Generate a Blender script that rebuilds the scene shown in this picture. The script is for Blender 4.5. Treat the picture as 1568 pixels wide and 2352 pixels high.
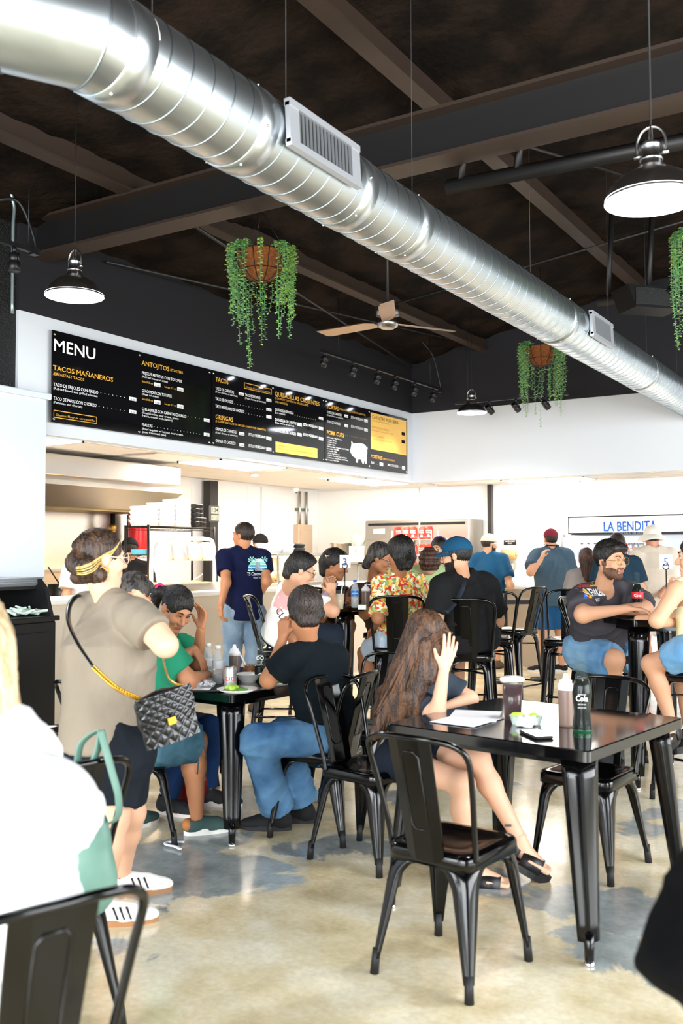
import bpy, bmesh, math, random
import numpy as np
from math import sin, cos, pi, radians, atan2, sqrt
from mathutils import Vector, Matrix, Euler, noise
from mathutils.bvhtree import BVHTree

for o in list(bpy.data.objects): bpy.data.objects.remove(o, do_unlink=True)
SC = bpy.context.scene
COL = SC.collection
random.seed(7)

# ---------------------------------------------------------------- camera
CAM_H = 1.47
FPX, CX, CY = 2200.0, 784.0, 1176.0
YAW, PITCH, ROLL = radians(31.8), radians(2.5), radians(-0.2)
FW = Vector((-sin(YAW) * cos(PITCH), cos(YAW) * cos(PITCH), sin(PITCH)))
_rt = Vector((cos(YAW), sin(YAW), 0)); _up = _rt.cross(FW)
RT = _rt * cos(ROLL) + _up * sin(ROLL); UP = RT.cross(FW)
EYE = Vector((0, 0, CAM_H))
cd = bpy.data.cameras.new('camera'); cam = bpy.data.objects.new('camera', cd); COL.objects.link(cam)
cam.matrix_world = Matrix.Translation(EYE) @ Matrix((RT, UP, -FW)).transposed().to_4x4()
cd.sensor_fit = 'VERTICAL'; cd.sensor_height = 36.0; cd.sensor_width = 24.0
cd.lens = FPX / 2352 * 36.0
cd.clip_start = 0.05; cd.clip_end = 80
cd.dof.use_dof = True; cd.dof.focus_distance = 7.0; cd.dof.aperture_fstop = 3.2
SC.camera = cam

# ---------------------------------------------------------------- light
SC.view_settings.view_transform = 'Standard'; SC.view_settings.look = 'None'
SC.view_settings.gamma = 1.0; SC.view_settings.use_curve_mapping = False
SC.view_settings.exposure = 0.62
W = bpy.data.worlds.new('daylight'); SC.world = W; W.use_nodes = True
W.node_tree.nodes['Background'].inputs['Color'].default_value = (0.75, 0.87, 1.0, 1)
W.node_tree.nodes['Background'].inputs['Strength'].default_value = 0.9

def area(name, loc, target, sx, sy, power, col=(1, 1, 1), spread=None):
    l = bpy.data.lights.new(name, 'AREA'); l.shape = 'RECTANGLE'; l.size = sx; l.size_y = sy
    l.energy = power; l.color = col
    if spread: l.spread = spread
    o = bpy.data.objects.new(name, l); COL.objects.link(o); o.location = loc
    o.rotation_euler = (Vector(target) - Vector(loc)).to_track_quat('-Z', 'Y').to_euler()
    return o
# daylight through the shop front behind the camera and the glazed wall to the right
area('shopfront_daylight', (-1.0, -3.15, 1.75), (-1.0, 4.0, 1.2), 8.0, 2.9, 760, (0.95, 0.98, 1.0))
area('side_window_daylight', (4.65, 4.2, 1.8), (-3.0, 4.6, 1.0), 8.0, 2.7, 620, (0.93, 0.97, 1.0))

# ---------------------------------------------------------------- pixels of the photograph to metres
def ray(x, y): return FW + RT * ((x - CX) / FPX) - UP * ((y - CY) / FPX)
def PZ(x, y, z=0.0):
    d = ray(x, y); return EYE + d * ((z - CAM_H) / d.z)
def PX(x, y, X):
    d = ray(x, y); return EYE + d * (X / d.x)
def PY(x, y, Y):
    d = ray(x, y); return EYE + d * (Y / d.y)
def PD(x, y, dep): return EYE + ray(x, y) * dep

# ---------------------------------------------------------------- materials
def lin(c):
    if isinstance(c, str):
        c = c.lstrip('#'); c = [int(c[i:i + 2], 16) / 255 for i in (0, 2, 4)]
    return tuple(((v / 12.92) if v <= 0.04045 else ((v + 0.055) / 1.055) ** 2.4) for v in c) + (1,)
MATS = {}
def mat(name, col, rough=0.5, metal=0.0, col2=None, nscale=20, bump=0.0, bscale=60, emit=0, ecol=None,
        trans=0.0, ior=1.45, coat=0.0, alpha=1.0, ndet=3, mixpos=(0.4, 0.6), sheen=0, stretch=None, spec=None):
    if name in MATS: return MATS[name]
    m = bpy.data.materials.new(name); m.use_nodes = True; nt = m.node_tree
    b = nt.nodes['Principled BSDF']
    b.inputs['Base Color'].default_value = lin(col); b.inputs['Roughness'].default_value = rough
    b.inputs['Metallic'].default_value = metal; b.inputs['IOR'].default_value = ior
    b.inputs['Transmission Weight'].default_value = trans; b.inputs['Coat Weight'].default_value = coat
    b.inputs['Coat Roughness'].default_value = 0.08; b.inputs['Alpha'].default_value = alpha
    if spec is not None: b.inputs['Specular IOR Level'].default_value = spec
    if sheen: b.inputs['Sheen Weight'].default_value = sheen
    if emit:
        b.inputs['Emission Color'].default_value = lin(ecol or col); b.inputs['Emission Strength'].default_value = emit
    def coords():
        tc = nt.nodes.new('ShaderNodeTexCoord'); s = tc.outputs['Object']
        if stretch:
            mp = nt.nodes.new('ShaderNodeMapping'); mp.inputs['Scale'].default_value = stretch
            nt.links.new(s, mp.inputs['Vector']); s = mp.outputs['Vector']
        return s
    if col2 is not None:
        n = nt.nodes.new('ShaderNodeTexNoise'); n.inputs['Scale'].default_value = nscale; n.inputs['Detail'].default_value = ndet
        nt.links.new(coords(), n.inputs['Vector'])
        r = nt.nodes.new('ShaderNodeValToRGB'); r.color_ramp.elements[0].position = mixpos[0]; r.color_ramp.elements[1].position = mixpos[1]
        r.color_ramp.elements[0].color = lin(col); r.color_ramp.elements[1].color = lin(col2)
        nt.links.new(n.outputs['Fac'], r.inputs['Fac']); nt.links.new(r.outputs['Color'], b.inputs['Base Color'])
    if bump:
        n = nt.nodes.new('ShaderNodeTexNoise'); n.inputs['Scale'].default_value = bscale; n.inputs['Detail'].default_value = 4
        nt.links.new(coords(), n.inputs['Vector'])
        bp = nt.nodes.new('ShaderNodeBump'); bp.inputs['Strength'].default_value = bump; bp.inputs['Distance'].default_value = 0.02
        nt.links.new(n.outputs['Fac'], bp.inputs['Height']); nt.links.new(bp.outputs['Normal'], b.inputs['Normal'])
    MATS[name] = m
    return m

# ---------------------------------------------------------------- objects and tags
def tag(o, label=None, cat=None, group=None, kind=None):
    if label: o['label'] = label
    if cat: o['category'] = cat
    if group: o['group'] = group
    if kind: o['kind'] = kind
    return o
def empty(name, loc=(0, 0, 0), rz=0.0, label=None, cat=None, group=None):
    o = bpy.data.objects.new(name, None); COL.objects.link(o); o.location = loc; o.rotation_euler = (0, 0, rz)
    o.empty_display_size = 0.1
    return tag(o, label, cat, group)
def link(name, me, parent=None):
    o = bpy.data.objects.new(name, me); COL.objects.link(o)
    if parent is not None: o.parent = parent
    return o
def copy_tree(o, parent=None):
    c = o.copy(); COL.objects.link(c)
    if parent is not None: c.parent = parent
    for ch in list(o.children): copy_tree(ch, c)
    return c
def dup(root, loc, rz, label=None, group=None, scale=None):
    r = copy_tree(root); r.location = loc; r.rotation_euler = (0, 0, rz)
    if label: r['label'] = label
    if group: r['group'] = group
    if scale: r.scale = (scale,) * 3
    return r

class MB:
    """collects geometry, then links it as one mesh object"""
    def __init__(s): s.v = []; s.f = []; s.m = []; s.sm = []; s.mi = 0
    def mat(s, i): s.mi = i; return s
    def add(s, vs, fs, smooth=False):
        k = len(s.v); s.v += [tuple(v) for v in vs]
        for f in fs: s.f.append(tuple(i + k for i in f)); s.m.append(s.mi); s.sm.append(smooth)
        return s
    def box(s, c, d, rz=0.0, rot=None, bev=0.0):
        c = Vector(c); hx, hy, hz = d[0] / 2, d[1] / 2, d[2] / 2
        R = rot if rot is not None else Matrix.Rotation(rz, 3, 'Z')
        if bev <= 0:
            vs = [c + R @ Vector((x * hx, y * hy, z * hz)) for z in (-1, 1) for y in (-1, 1) for x in (-1, 1)]
            return s.add(vs, [(0, 2, 3, 1), (4, 5, 7, 6), (0, 1, 5, 4), (2, 6, 7, 3), (0, 4, 6, 2), (1, 3, 7, 5)])
        b = min(bev, hx * .9, hy * .9, hz * .9)
        def ring(z, e):
            X, Y = hx - e, hy - e
            return [(X - b * .0, -Y + b, z), (X, Y - b, z), (X - b, Y, z), (-X + b, Y, z), (-X, Y - b, z), (-X, -Y + b, z), (-X + b, -Y, z), (X - b, -Y, z)]
        rings = [ring(-hz, b * .6), ring(-hz + b, 0), ring(hz - b, 0), ring(hz, b * .6)]
        vs = [c + R @ Vector(p) for r in rings for p in r]; n = 8
        fs = [tuple(range(n - 1, -1, -1)), tuple(range(3 * n, 4 * n))]
        for i in range(3):
            for j in range(n): fs.append((i * n + j, i * n + (j + 1) % n, (i + 1) * n + (j + 1) % n, (i + 1) * n + j))
        return s.add(vs, fs)
    def tube(s, path, r, n=8, closed=False, cap=True, flat=None):
        P = [Vector(p) for p in path]; N = len(P); rs = r if isinstance(r, (list, tuple)) else [r] * N
        vs = []; prev = None
        for i, p in enumerate(P):
            if closed: t = (P[(i + 1) % N] - P[i - 1])
            else: t = P[min(i + 1, N - 1)] - P[max(i - 1, 0)]
            t = t.normalized() if t.length > 1e-9 else Vector((0, 0, 1))
            if prev is None:
                a = t.cross(Vector((0, 0, 1)) if abs(t.z) < .9 else Vector((1, 0, 0))).normalized()
            else:
                a = prev - t * prev.dot(t); a = a.normalized() if a.length > 1e-6 else t.orthogonal().normalized()
            prev = a; b = t.cross(a)
            for k in range(n):
                th = 2 * pi * k / n
                vs.append(p + a * (cos(th) * rs[i]) + b * (sin(th) * rs[i] * (flat or 1)))
        fs = []
        for i in range(N if closed else N - 1):
            j = (i + 1) % N
            for k in range(n): fs.append((i * n + k, i * n + (k + 1) % n, j * n + (k + 1) % n, j * n + k))
        if cap and not closed: fs += [tuple(range(n - 1, -1, -1)), tuple((N - 1) * n + k for k in range(n))]
        return s.add(vs, fs, True)
    def lathe(s, prof, n=24, c=(0, 0, 0), R=None, cap=True, smooth=True):
        c = Vector(c); vs = []; N = len(prof)
        for (r, z) in prof:
            for k in range(n):
                p = Vector((r * cos(2 * pi * k / n), r * sin(2 * pi * k / n), z)); vs.append(c + (R @ p if R is not None else p))
        fs = [(i * n + k, i * n + (k + 1) % n, (i + 1) * n + (k + 1) % n, (i + 1) * n + k) for i in range(N - 1) for k in range(n)]
        if cap:
            if prof[0][0] > 1e-5: fs.append(tuple(range(n - 1, -1, -1)))
            if prof[-1][0] > 1e-5: fs.append(tuple((N - 1) * n + k for k in range(n)))
        return s.add(vs, fs, smooth)
    def loft(s, rings, cap=True, smooth=True, closed=True):
        n = len(rings[0]); vs = [p for r in rings for p in r]; fs = []
        for i in range(len(rings) - 1):
            for k in range(n if closed else n - 1): fs.append((i * n + k, i * n + (k + 1) % n, (i + 1) * n + (k + 1) % n, (i + 1) * n + k))
        if cap: fs += [tuple(range(n - 1, -1, -1)), tuple((len(rings) - 1) * n + k for k in range(n))]
        return s.add(vs, fs, smooth)
    def prism(s, poly, a, b, fn=None):
        """poly in 2D extruded from a to b; fn maps (u, v, w) to a point"""
        fn = fn or (lambda u, v, w: (u, v, w)); n = len(poly)
        vs = [fn(u, v, a) for u, v in poly] + [fn(u, v, b) for u, v in poly]
        fs = [tuple(range(n - 1, -1, -1)), tuple(range(n, 2 * n))] + [(k, (k + 1) % n, n + (k + 1) % n, n + k) for k in range(n)]
        return s.add(vs, fs)
    def mesh(s, name, mats):
        me = bpy.data.meshes.new(name); me.from_pydata(s.v, [], s.f)
        for m in (mats if isinstance(mats, (list, tuple)) else [mats]): me.materials.append(m)
        if me.polygons:
            me.polygons.foreach_set('material_index', s.m); me.polygons.foreach_set('use_smooth', s.sm)
        bm = bmesh.new(); bm.from_mesh(me); bmesh.ops.recalc_face_normals(bm, faces=bm.faces); bm.to_mesh(me); bm.free()
        me.update(); return me
    def build(s, name, mats, parent=None, label=None, cat=None, group=None, kind=None, loc=None):
        o = link(name, s.mesh(name, mats), parent)
        if loc is not None: o.location = loc
        return tag(o, label, cat, group, kind)

def bez(pts, n=8):
    """smooth curve through points (Catmull-Rom)"""
    P = [Vector(p) for p in pts]; out = []
    for i in range(len(P) - 1):
        p0, p1, p2, p3 = P[max(i - 1, 0)], P[i], P[i + 1], P[min(i + 2, len(P) - 1)]
        for k in range(n):
            t = k / n
            out.append(0.5 * ((2 * p1) + (p2 - p0) * t + (2 * p0 - 5 * p1 + 4 * p2 - p3) * t * t + (3 * p1 - p0 - 3 * p2 + p3) * t ** 3))
    out.append(P[-1]); return out

# ---------------------------------------------------------------- lettering (flat print)
def text_geo(txt, bold=0.0):
    c = bpy.data.curves.new('lettering', 'FONT'); c.body = txt; c.resolution_u = 2; c.offset = bold
    o = bpy.data.objects.new('lettering', c); COL.objects.link(o)
    bpy.context.view_layer.update()
    dg = bpy.context.evaluated_depsgraph_get(); me = o.evaluated_get(dg).to_mesh()
    vs = [v.co.copy() for v in me.vertices]; fs = [tuple(p.vertices) for p in me.polygons]
    o.evaluated_get(dg).to_mesh_clear(); bpy.data.objects.remove(o); bpy.data.curves.remove(c)
    return vs, fs
_tc = {}
def put_text(mb, txt, origin, xdir, updir, cap, width=None, bold=0.0, center=False):
    """flat letters: cap = capital height, width = full length in metres"""
    if not txt.strip(): return
    key = (txt, bold)
    if key not in _tc: _tc[key] = text_geo(txt, bold)
    vs, fs = _tc[key]
    if not vs: return
    x0 = min(v.x for v in vs); x1 = max(v.x for v in vs); sy = cap / 0.69
    sx = (width / (x1 - x0)) if width else sy
    o = Vector(origin); X = Vector(xdir); Y = Vector(updir)
    off = -(x0 + x1) / 2 if center else -x0
    mb.add([o + X * ((v.x + off) * sx) + Y * (v.y * sy) for v in vs], fs)

# ---------------------------------------------------------------- smooth solids from distance fields (people, cloth, soft things)
class Solid:
    def __init__(s, k=0.03): s.p = []; s.k = k
    def cone(s, a, b, r1, r2, k=None, clip=None, sub=False):
        a = np.array(a, float); b = np.array(b, float); r = max(r1, r2)
        s.p.append(('c', a, b, r1, r2, k if k is not None else s.k, clip, sub, np.minimum(a, b) - r, np.maximum(a, b) + r)); return s
    def ball(s, a, r, k=None, sub=False): return s.cone(a, a, r, r, k, None, sub)
    def ell(s, c, axes, radii, k=None, sub=False, clip=None):
        c = np.array(c, float); A = np.array([list(x) for x in axes], float); R = np.array(radii, float); e = (np.abs(A) * R[:, None]).sum(0)
        s.p.append(('e', c, A, R, None, k if k is not None else s.k, clip, sub, c - e, c + e)); return s
    def trunk(s, a, b, lat, prof, k=None, rnd=0.03, clip=None):
        """oval section along a-b, prof = [(t, half width, half depth)]"""
        a = np.array(a, float); b = np.array(b, float); ax = (b - a) / np.linalg.norm(b - a)
        lat = np.array(lat, float); lat = lat - ax * (lat @ ax); lat /= np.linalg.norm(lat); dp = np.cross(ax, lat)
        r = max(max(p[1], p[2]) for p in prof)
        s.p.append(('t', a, b, (ax, lat, dp), prof, k if k is not None else s.k, clip, sub_ := False, np.minimum(a, b) - r, np.maximum(a, b) + r, rnd)); return s
    def mesh(s, name, h, mats, pick=None, lo=None, hi=None):
        adds = [p for p in s.p if not p[7]]
        L = np.min([p[8] for p in adds], 0) - 2 * h; U = np.max([p[9] for p in adds], 0) + 2 * h
        if lo is not None: L = np.maximum(L, lo)
        if hi is not None: U = np.minimum(U, hi)
        n = np.maximum(((U - L) / h).astype(int) + 2, 4)
        F = np.full(n, 0.5, np.float32); ax = [L[i] + h * np.arange(n[i]) for i in range(3)]
        for p in s.p:
            k = max(p[5], 1e-4); mg = k + 2.5 * h
            i0 = np.clip(((p[8] - mg - L) / h).astype(int), 0, n - 1); i1 = np.clip(((p[9] + mg - L) / h).astype(int) + 2, 1, n)
            if np.any(i1 <= i0): continue
            sl = tuple(slice(i0[i], i1[i]) for i in range(3))
            X = ax[0][sl[0]][:, None, None]; Y = ax[1][sl[1]][None, :, None]; Z = ax[2][sl[2]][None, None, :]
            if p[0] == 'c':
                a, b, r1, r2 = p[1:5]; ab = b - a; q = ab @ ab
                dx, dy, dz = X - a[0], Y - a[1], Z - a[2]
                if q > 1e-12:
                    t = np.clip((dx * ab[0] + dy * ab[1] + dz * ab[2]) / q, 0, 1)
                    d = np.sqrt((dx - t * ab[0]) ** 2 + (dy - t * ab[1]) ** 2 + (dz - t * ab[2]) ** 2) - (r1 + t * (r2 - r1))
                else: d = np.sqrt(dx * dx + dy * dy + dz * dz) - r1
            elif p[0] == 'e':
                c, A, R = p[1:4]; dx, dy, dz = X - c[0], Y - c[1], Z - c[2]
                q = [(dx * A[i][0] + dy * A[i][1] + dz * A[i][2]) / R[i] for i in range(3)]
                k0 = np.sqrt(q[0] ** 2 + q[1] ** 2 + q[2] ** 2); k1 = np.sqrt((q[0] / R[0]) ** 2 + (q[1] / R[1]) ** 2 + (q[2] / R[2]) ** 2)
                d = k0 * (k0 - 1) / np.maximum(k1, 1e-6)
            else:
                a, b = p[1], p[2]; axv, lat, dp = p[3]; prof = p[4]; Ln = np.linalg.norm(b - a)
                dx, dy, dz = X - a[0], Y - a[1], Z - a[2]
                al = dx * axv[0] + dy * axv[1] + dz * axv[2]; u = dx * lat[0] + dy * lat[1] + dz * lat[2]; w = dx * dp[0] + dy * dp[1] + dz * dp[2]
                t = np.clip(al / Ln, 0, 1); tt = [q[0] for q in prof]
                ra = np.interp(t, tt, [q[1] for q in prof]); rb = np.interp(t, tt, [q[2] for q in prof])
                qq = np.sqrt((u / ra) ** 2 + (w / rb) ** 2); gg = np.sqrt((u / ra ** 2) ** 2 + (w / rb ** 2) ** 2)
                dr = qq * (qq - 1) / np.maximum(gg, 1e-6); de = np.abs(al - Ln / 2) - Ln / 2; rr = p[10]
                e1 = np.maximum(dr + rr, 0); e2 = np.maximum(de + rr, 0)
                d = np.minimum(np.maximum(dr + rr, de + rr), 0) + np.sqrt(e1 * e1 + e2 * e2) - rr
            if p[6] is not None:
                for (c, nn) in p[6]:
                    d = np.maximum(d, (X - c[0]) * nn[0] + (Y - c[1]) * nn[1] + (Z - c[2]) * nn[2])
            G = F[sl]
            if p[7]:
                hh = np.maximum(k - np.abs(G + d), 0) / k; F[sl] = np.maximum(G, -d) + hh * hh * k * .25
            else:
                hh = np.maximum(k - np.abs(G - d), 0) / k; F[sl] = np.minimum(G, d) - hh * hh * k * .25
        return nets(name, F, L, h, mats, pick)

def nets(name, F, L, h, mats, pick=None):
    S = F < 0; n = F.shape
    c = [S[i:n[0] - 1 + i, j:n[1] - 1 + j, k:n[2] - 1 + k] for i in (0, 1) for j in (0, 1) for k in (0, 1)]
    cnt = sum(x.astype(np.int8) for x in c); I = np.argwhere((cnt > 0) & (cnt < 8))
    idx = np.full((n[0] - 1, n[1] - 1, n[2] - 1), -1, np.int32); idx[I[:, 0], I[:, 1], I[:, 2]] = np.arange(len(I))
    off = [(i, j, k) for i in (0, 1) for j in (0, 1) for k in (0, 1)]
    V = [F[I[:, 0] + o[0], I[:, 1] + o[1], I[:, 2] + o[2]] for o in off]
    acc = np.zeros((len(I), 3)); num = np.zeros(len(I))
    for a in range(8):
        for b in range(a + 1, 8):
            df = [off[b][q] - off[a][q] for q in range(3)]
            if sum(abs(x) for x in df) != 1: continue
            va, vb = V[a], V[b]; m = (va < 0) != (vb < 0); t = np.where(m, va / np.where(m, va - vb, 1), 0)
            for q in range(3): acc[:, q] += np.where(m, off[a][q] + t * df[q], 0)
            num += m
    co = (acc / np.maximum(num, 1)[:, None] + I) * h + L
    quads = []
    for axn in range(3):
        sl0 = [slice(1, n[q] - 1) for q in range(3)]; sl0[axn] = slice(0, n[axn] - 1); sl1 = list(sl0); sl1[axn] = slice(1, n[axn])
        A = S[tuple(sl0)]; B = S[tuple(sl1)]; E = np.argwhere(A != B)
        if not len(E): continue
        base = E.copy(); 
        for q in range(3):
            if q != axn: base[:, q] += 1
        u, v = [(1, 2), (2, 0), (0, 1)][axn]
        def at(du, dv):
            z = base.copy(); z[:, u] -= du; z[:, v] -= dv; return idx[z[:, 0], z[:, 1], z[:, 2]]
        Q = np.stack([at(1, 1), at(0, 1), at(0, 0), at(1, 0)], 1); fl = ~A[E[:, 0], E[:, 1], E[:, 2]]
        Q[fl] = Q[fl][:, ::-1]; quads.append(Q)
    Q = np.concatenate(quads); Q = Q[(Q >= 0).all(1)]
    me = bpy.data.meshes.new(name)
    me.vertices.add(len(co)); me.vertices.foreach_set('co', co.astype(np.float32).ravel())
    me.loops.add(Q.size); me.loops.foreach_set('vertex_index', Q.astype(np.int32).ravel())
    me.polygons.add(len(Q)); me.polygons.foreach_set('loop_start', np.arange(0, Q.size, 4, dtype=np.int32)); me.polygons.foreach_set('loop_total', np.full(len(Q), 4, np.int32))
    for m in (mats if isinstance(mats, (list, tuple)) else [mats]): me.materials.append(m)
    me.polygons.foreach_set('use_smooth', np.ones(len(Q), bool))
    if pick:
        fc = co[Q].mean(1); me.polygons.foreach_set('material_index', pick(fc).astype(np.int32))
    me.update(); me.validate(); return me
def join_meshes(name, meshes):
    if len(meshes) == 1: meshes[0].name = name; return meshes[0]
    bm = bmesh.new(); base = meshes[0]
    for m in meshes: bm.from_mesh(m)
    out = bpy.data.meshes.new(name); bm.to_mesh(out); bm.free()
    for mm in base.materials: out.materials.append(mm)
    for m in meshes: bpy.data.meshes.remove(m)
    return out
# ================================================================ the room
M_white = mat('white_paint', '#d2d6db', .55, bump=.03, bscale=150)
M_black = mat('black_paint', '#252427', .6, bump=.05, bscale=120, spec=.2)
M_frp = mat('white_panel', '#f2f1ee', .35)
M_steelblk = mat('black_steel', '#232221', .45)
M_darkmetal = mat('dark_metal', '#060607', .55, spec=.2)
M_chrome = mat('chrome', '#d8d8da', .12, metal=1)
M_blackgloss = mat('black_gloss', '#020203', .16, coat=.15, spec=.4)
M_blackmatte = mat('black_matte', '#050506', .5)

def floor_mat():
    m = bpy.data.materials.new('polished_concrete'); m.use_nodes = True; nt = m.node_tree; L = nt.links.new
    b = nt.nodes['Principled BSDF']; tc = nt.nodes.new('ShaderNodeTexCoord')
    def nz(sc, det, w=None):
        n = nt.nodes.new('ShaderNodeTexNoise'); n.inputs['Scale'].default_value = sc; n.inputs['Detail'].default_value = det
        n.inputs['Roughness'].default_value = .6; n.inputs['Distortion'].default_value = w or 0; L(tc.outputs['Object'], n.inputs['Vector']); return n.outputs['Fac']
    def ramp(f, els):
        r = nt.nodes.new('ShaderNodeValToRGB'); e = r.color_ramp.elements
        while len(e) < len(els): e.new(.5)
        for q, (p, c) in zip(e, els): q.position = p; q.color = lin(c) if isinstance(c, str) else (c, c, c, 1)
        L(f, r.inputs['Fac']); return r.outputs['Color']
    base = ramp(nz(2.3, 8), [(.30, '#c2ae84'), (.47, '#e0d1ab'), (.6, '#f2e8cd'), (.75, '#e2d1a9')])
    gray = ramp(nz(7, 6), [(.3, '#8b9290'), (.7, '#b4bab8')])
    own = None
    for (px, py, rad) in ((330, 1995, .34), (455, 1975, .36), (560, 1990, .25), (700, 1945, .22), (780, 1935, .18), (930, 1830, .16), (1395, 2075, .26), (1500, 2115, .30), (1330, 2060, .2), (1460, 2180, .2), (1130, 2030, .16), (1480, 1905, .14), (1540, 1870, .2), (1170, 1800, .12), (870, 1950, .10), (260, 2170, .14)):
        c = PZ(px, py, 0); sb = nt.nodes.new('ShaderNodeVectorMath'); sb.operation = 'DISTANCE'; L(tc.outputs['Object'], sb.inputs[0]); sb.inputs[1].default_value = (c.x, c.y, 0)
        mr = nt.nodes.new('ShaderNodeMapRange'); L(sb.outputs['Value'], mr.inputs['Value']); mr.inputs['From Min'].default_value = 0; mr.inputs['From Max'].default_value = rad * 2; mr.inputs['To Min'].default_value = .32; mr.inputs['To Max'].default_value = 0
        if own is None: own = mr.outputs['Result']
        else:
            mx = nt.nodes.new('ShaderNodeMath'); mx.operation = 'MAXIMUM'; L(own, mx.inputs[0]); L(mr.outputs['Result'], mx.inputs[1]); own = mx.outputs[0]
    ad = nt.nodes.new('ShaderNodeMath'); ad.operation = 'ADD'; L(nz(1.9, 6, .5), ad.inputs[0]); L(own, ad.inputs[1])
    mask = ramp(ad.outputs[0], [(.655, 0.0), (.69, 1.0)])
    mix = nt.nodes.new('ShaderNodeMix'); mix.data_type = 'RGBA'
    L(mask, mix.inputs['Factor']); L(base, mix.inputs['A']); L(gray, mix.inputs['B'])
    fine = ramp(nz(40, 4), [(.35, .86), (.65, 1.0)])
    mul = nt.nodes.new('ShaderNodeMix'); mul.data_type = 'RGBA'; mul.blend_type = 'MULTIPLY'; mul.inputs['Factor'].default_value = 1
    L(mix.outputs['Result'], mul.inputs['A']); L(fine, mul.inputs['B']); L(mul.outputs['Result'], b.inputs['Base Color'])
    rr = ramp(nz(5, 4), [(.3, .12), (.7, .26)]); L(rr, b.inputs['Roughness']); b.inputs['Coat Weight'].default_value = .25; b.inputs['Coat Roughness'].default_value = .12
    return m
M_floor = floor_mat()
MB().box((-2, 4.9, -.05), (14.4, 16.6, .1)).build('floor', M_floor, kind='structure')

# upper wall above the kitchen opening: white band, black above
WX = -6.2; WY = 11.9; ZB, ZT = 2.46, 3.435
m = MB(); m.mat(0).box((WX - .06, (5.1 + WY + .12) / 2, (ZB + ZT) / 2), (.12, WY + .12 - 5.1, ZT - ZB))
m.mat(1).box((WX - .06, (5.1 + WY + .12) / 2, (ZT + 4.3) / 2), (.12, WY + .12 - 5.1, 4.3 - ZT)); m.build('wall_left', [M_white, M_black], kind='structure')
m = MB(); m.mat(0).box(((WX + 5) / 2, WY + .06, (ZB + ZT) / 2), (5 - WX, .12, ZT - ZB))
m.mat(1).box(((WX + 5) / 2, WY + .06, (ZT + 5.5) / 2), (5 - WX, .12, 5.5 - ZT)); m.build('wall_back', [M_white, M_black], kind='structure')
# black perforated wall at far left above the low partition
M_perf = mat('black_mesh_panel', '#060607', .5, bump=.6, bscale=90)
MB().box((WX - .1, 0.9, 2.15), (.14, 8.4, 4.3)).build('wall_side', M_perf, kind='structure')
m = MB(); m.box((-6.1, 1.0, 1.36), (.12, 8.5, 2.72)); m.box((-6.1, 1.01, 2.74), (.17, 8.56, .05), bev=.008)
m.build('wall_partition', mat('partition_white', '#c6cdd4', .6), kind='structure')
# rest of the shell: shop front behind the camera and glazed right wall (openings for daylight)
m = MB(); m.box((-1, -3.35, 4.4), (12.4, .12, 2.4)); m.box((-1, -3.35, .12), (12.4, .12, .24))
for x in (-7.1, -5.1, -3.05, -1, 1.05, 3.1, 5.0): m.box((x, -3.35, 1.7), (.12, .12, 3.1))
m.build('wall_front', M_black, kind='structure')
m = MB(); m.box((5.0, 4.4, 4.4), (.12, 15.6, 2.4)); m.box((5.0, 4.4, .2), (.12, 15.6, .4)); m.box((5.0, 10.2, 1.8), (.12, 3.6, 2.9))
for y in (-3.3, -1.0, 1.1, 3.2, 5.3, 7.4): m.box((5.0, y, 1.7), (.12, .14, 3.1))
m.build('wall_right', mat('right_wall_paint', '#d9dadb', .6), kind='structure')

# roof: sprayed foam, painted black, rising from the menu wall
def roof_z(x): return 4.14 + .19 * (x + 6.2) if x < .3 else 4.14 + .19 * 6.5 - .19 * (x - .3)
M_foam = mat('sprayed_foam', '#221913', .85, col2='#120e0b', nscale=3, bump=1.0, bscale=16, ndet=6, spec=.08)
nx, ny = 120, 150; xs = np.linspace(-6.4, 5.1, nx); ys = np.linspace(-3.4, 12.1, ny)
vs = [(x, y, roof_z(x) + .05 * noise.noise((x * 2.2, y * 1.2, 0)) + .035 * noise.noise((x * 6, y * 4, 3)) + .012 * noise.noise((x * 17, y * 15, 7))) for y in ys for x in xs]
fs = [(j * nx + i, j * nx + i + 1, (j + 1) * nx + i + 1, (j + 1) * nx + i) for j in range(ny - 1) for i in range(nx - 1)]
MB().add(vs, fs, True).build('ceiling', M_foam, kind='structure')

# kitchen shell
XK, YK = -8.42, 12.85
wk = MB().box((XK - .05, 8.9, 1.25), (.1, 8.2, 2.5)).build('wall_kitchen_left', M_frp, kind='structure')
wb = MB().box(((XK + 5) / 2, YK + .05, 1.25), (5 - XK, .1, 2.5)).build('wall_kitchen_back', M_frp, kind='structure')
MB().box((-7.3, 4.85, 1.25), (2.2, .1, 2.5)).build('wall_kitchen_end', M_frp, kind='structure')
pl = MB().box((.004, 0, 1.23), (.008, 1.205, 2.46), bev=.003).mesh('wall_panel', M_frp)
for y in np.arange(5.6, 12.9, 1.22):
    o = link('wall_panel', pl, wk); o.location = (XK, float(y) - .1, 0)
pl2 = MB().box((0, -.004, 1.23), (1.205, .008, 2.46), bev=.003).mesh('wall_panel', M_frp)
for x in np.arange(-7.8, 4.6, 1.22):
    o = link('wall_panel', pl2, wb); o.location = (float(x), YK, 0)
# wall-panel joint strips seen in the photo
st = MB().box((0, 0, 1.23), (.02, .012, 2.46)).mesh('joint_strip', mat('pvc_grey', '#c3c3c2', .4))
for px in (963, 1332):
    p = PY(px, 1180, YK - .02); o = link('joint_strip', st, wb); o.location = (p.x, YK - .012, 0)
p = PX(600, 1180, XK + .02); o = link('joint_strip', st, wk); o.location = (XK + .012, p.y, 0)
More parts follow.
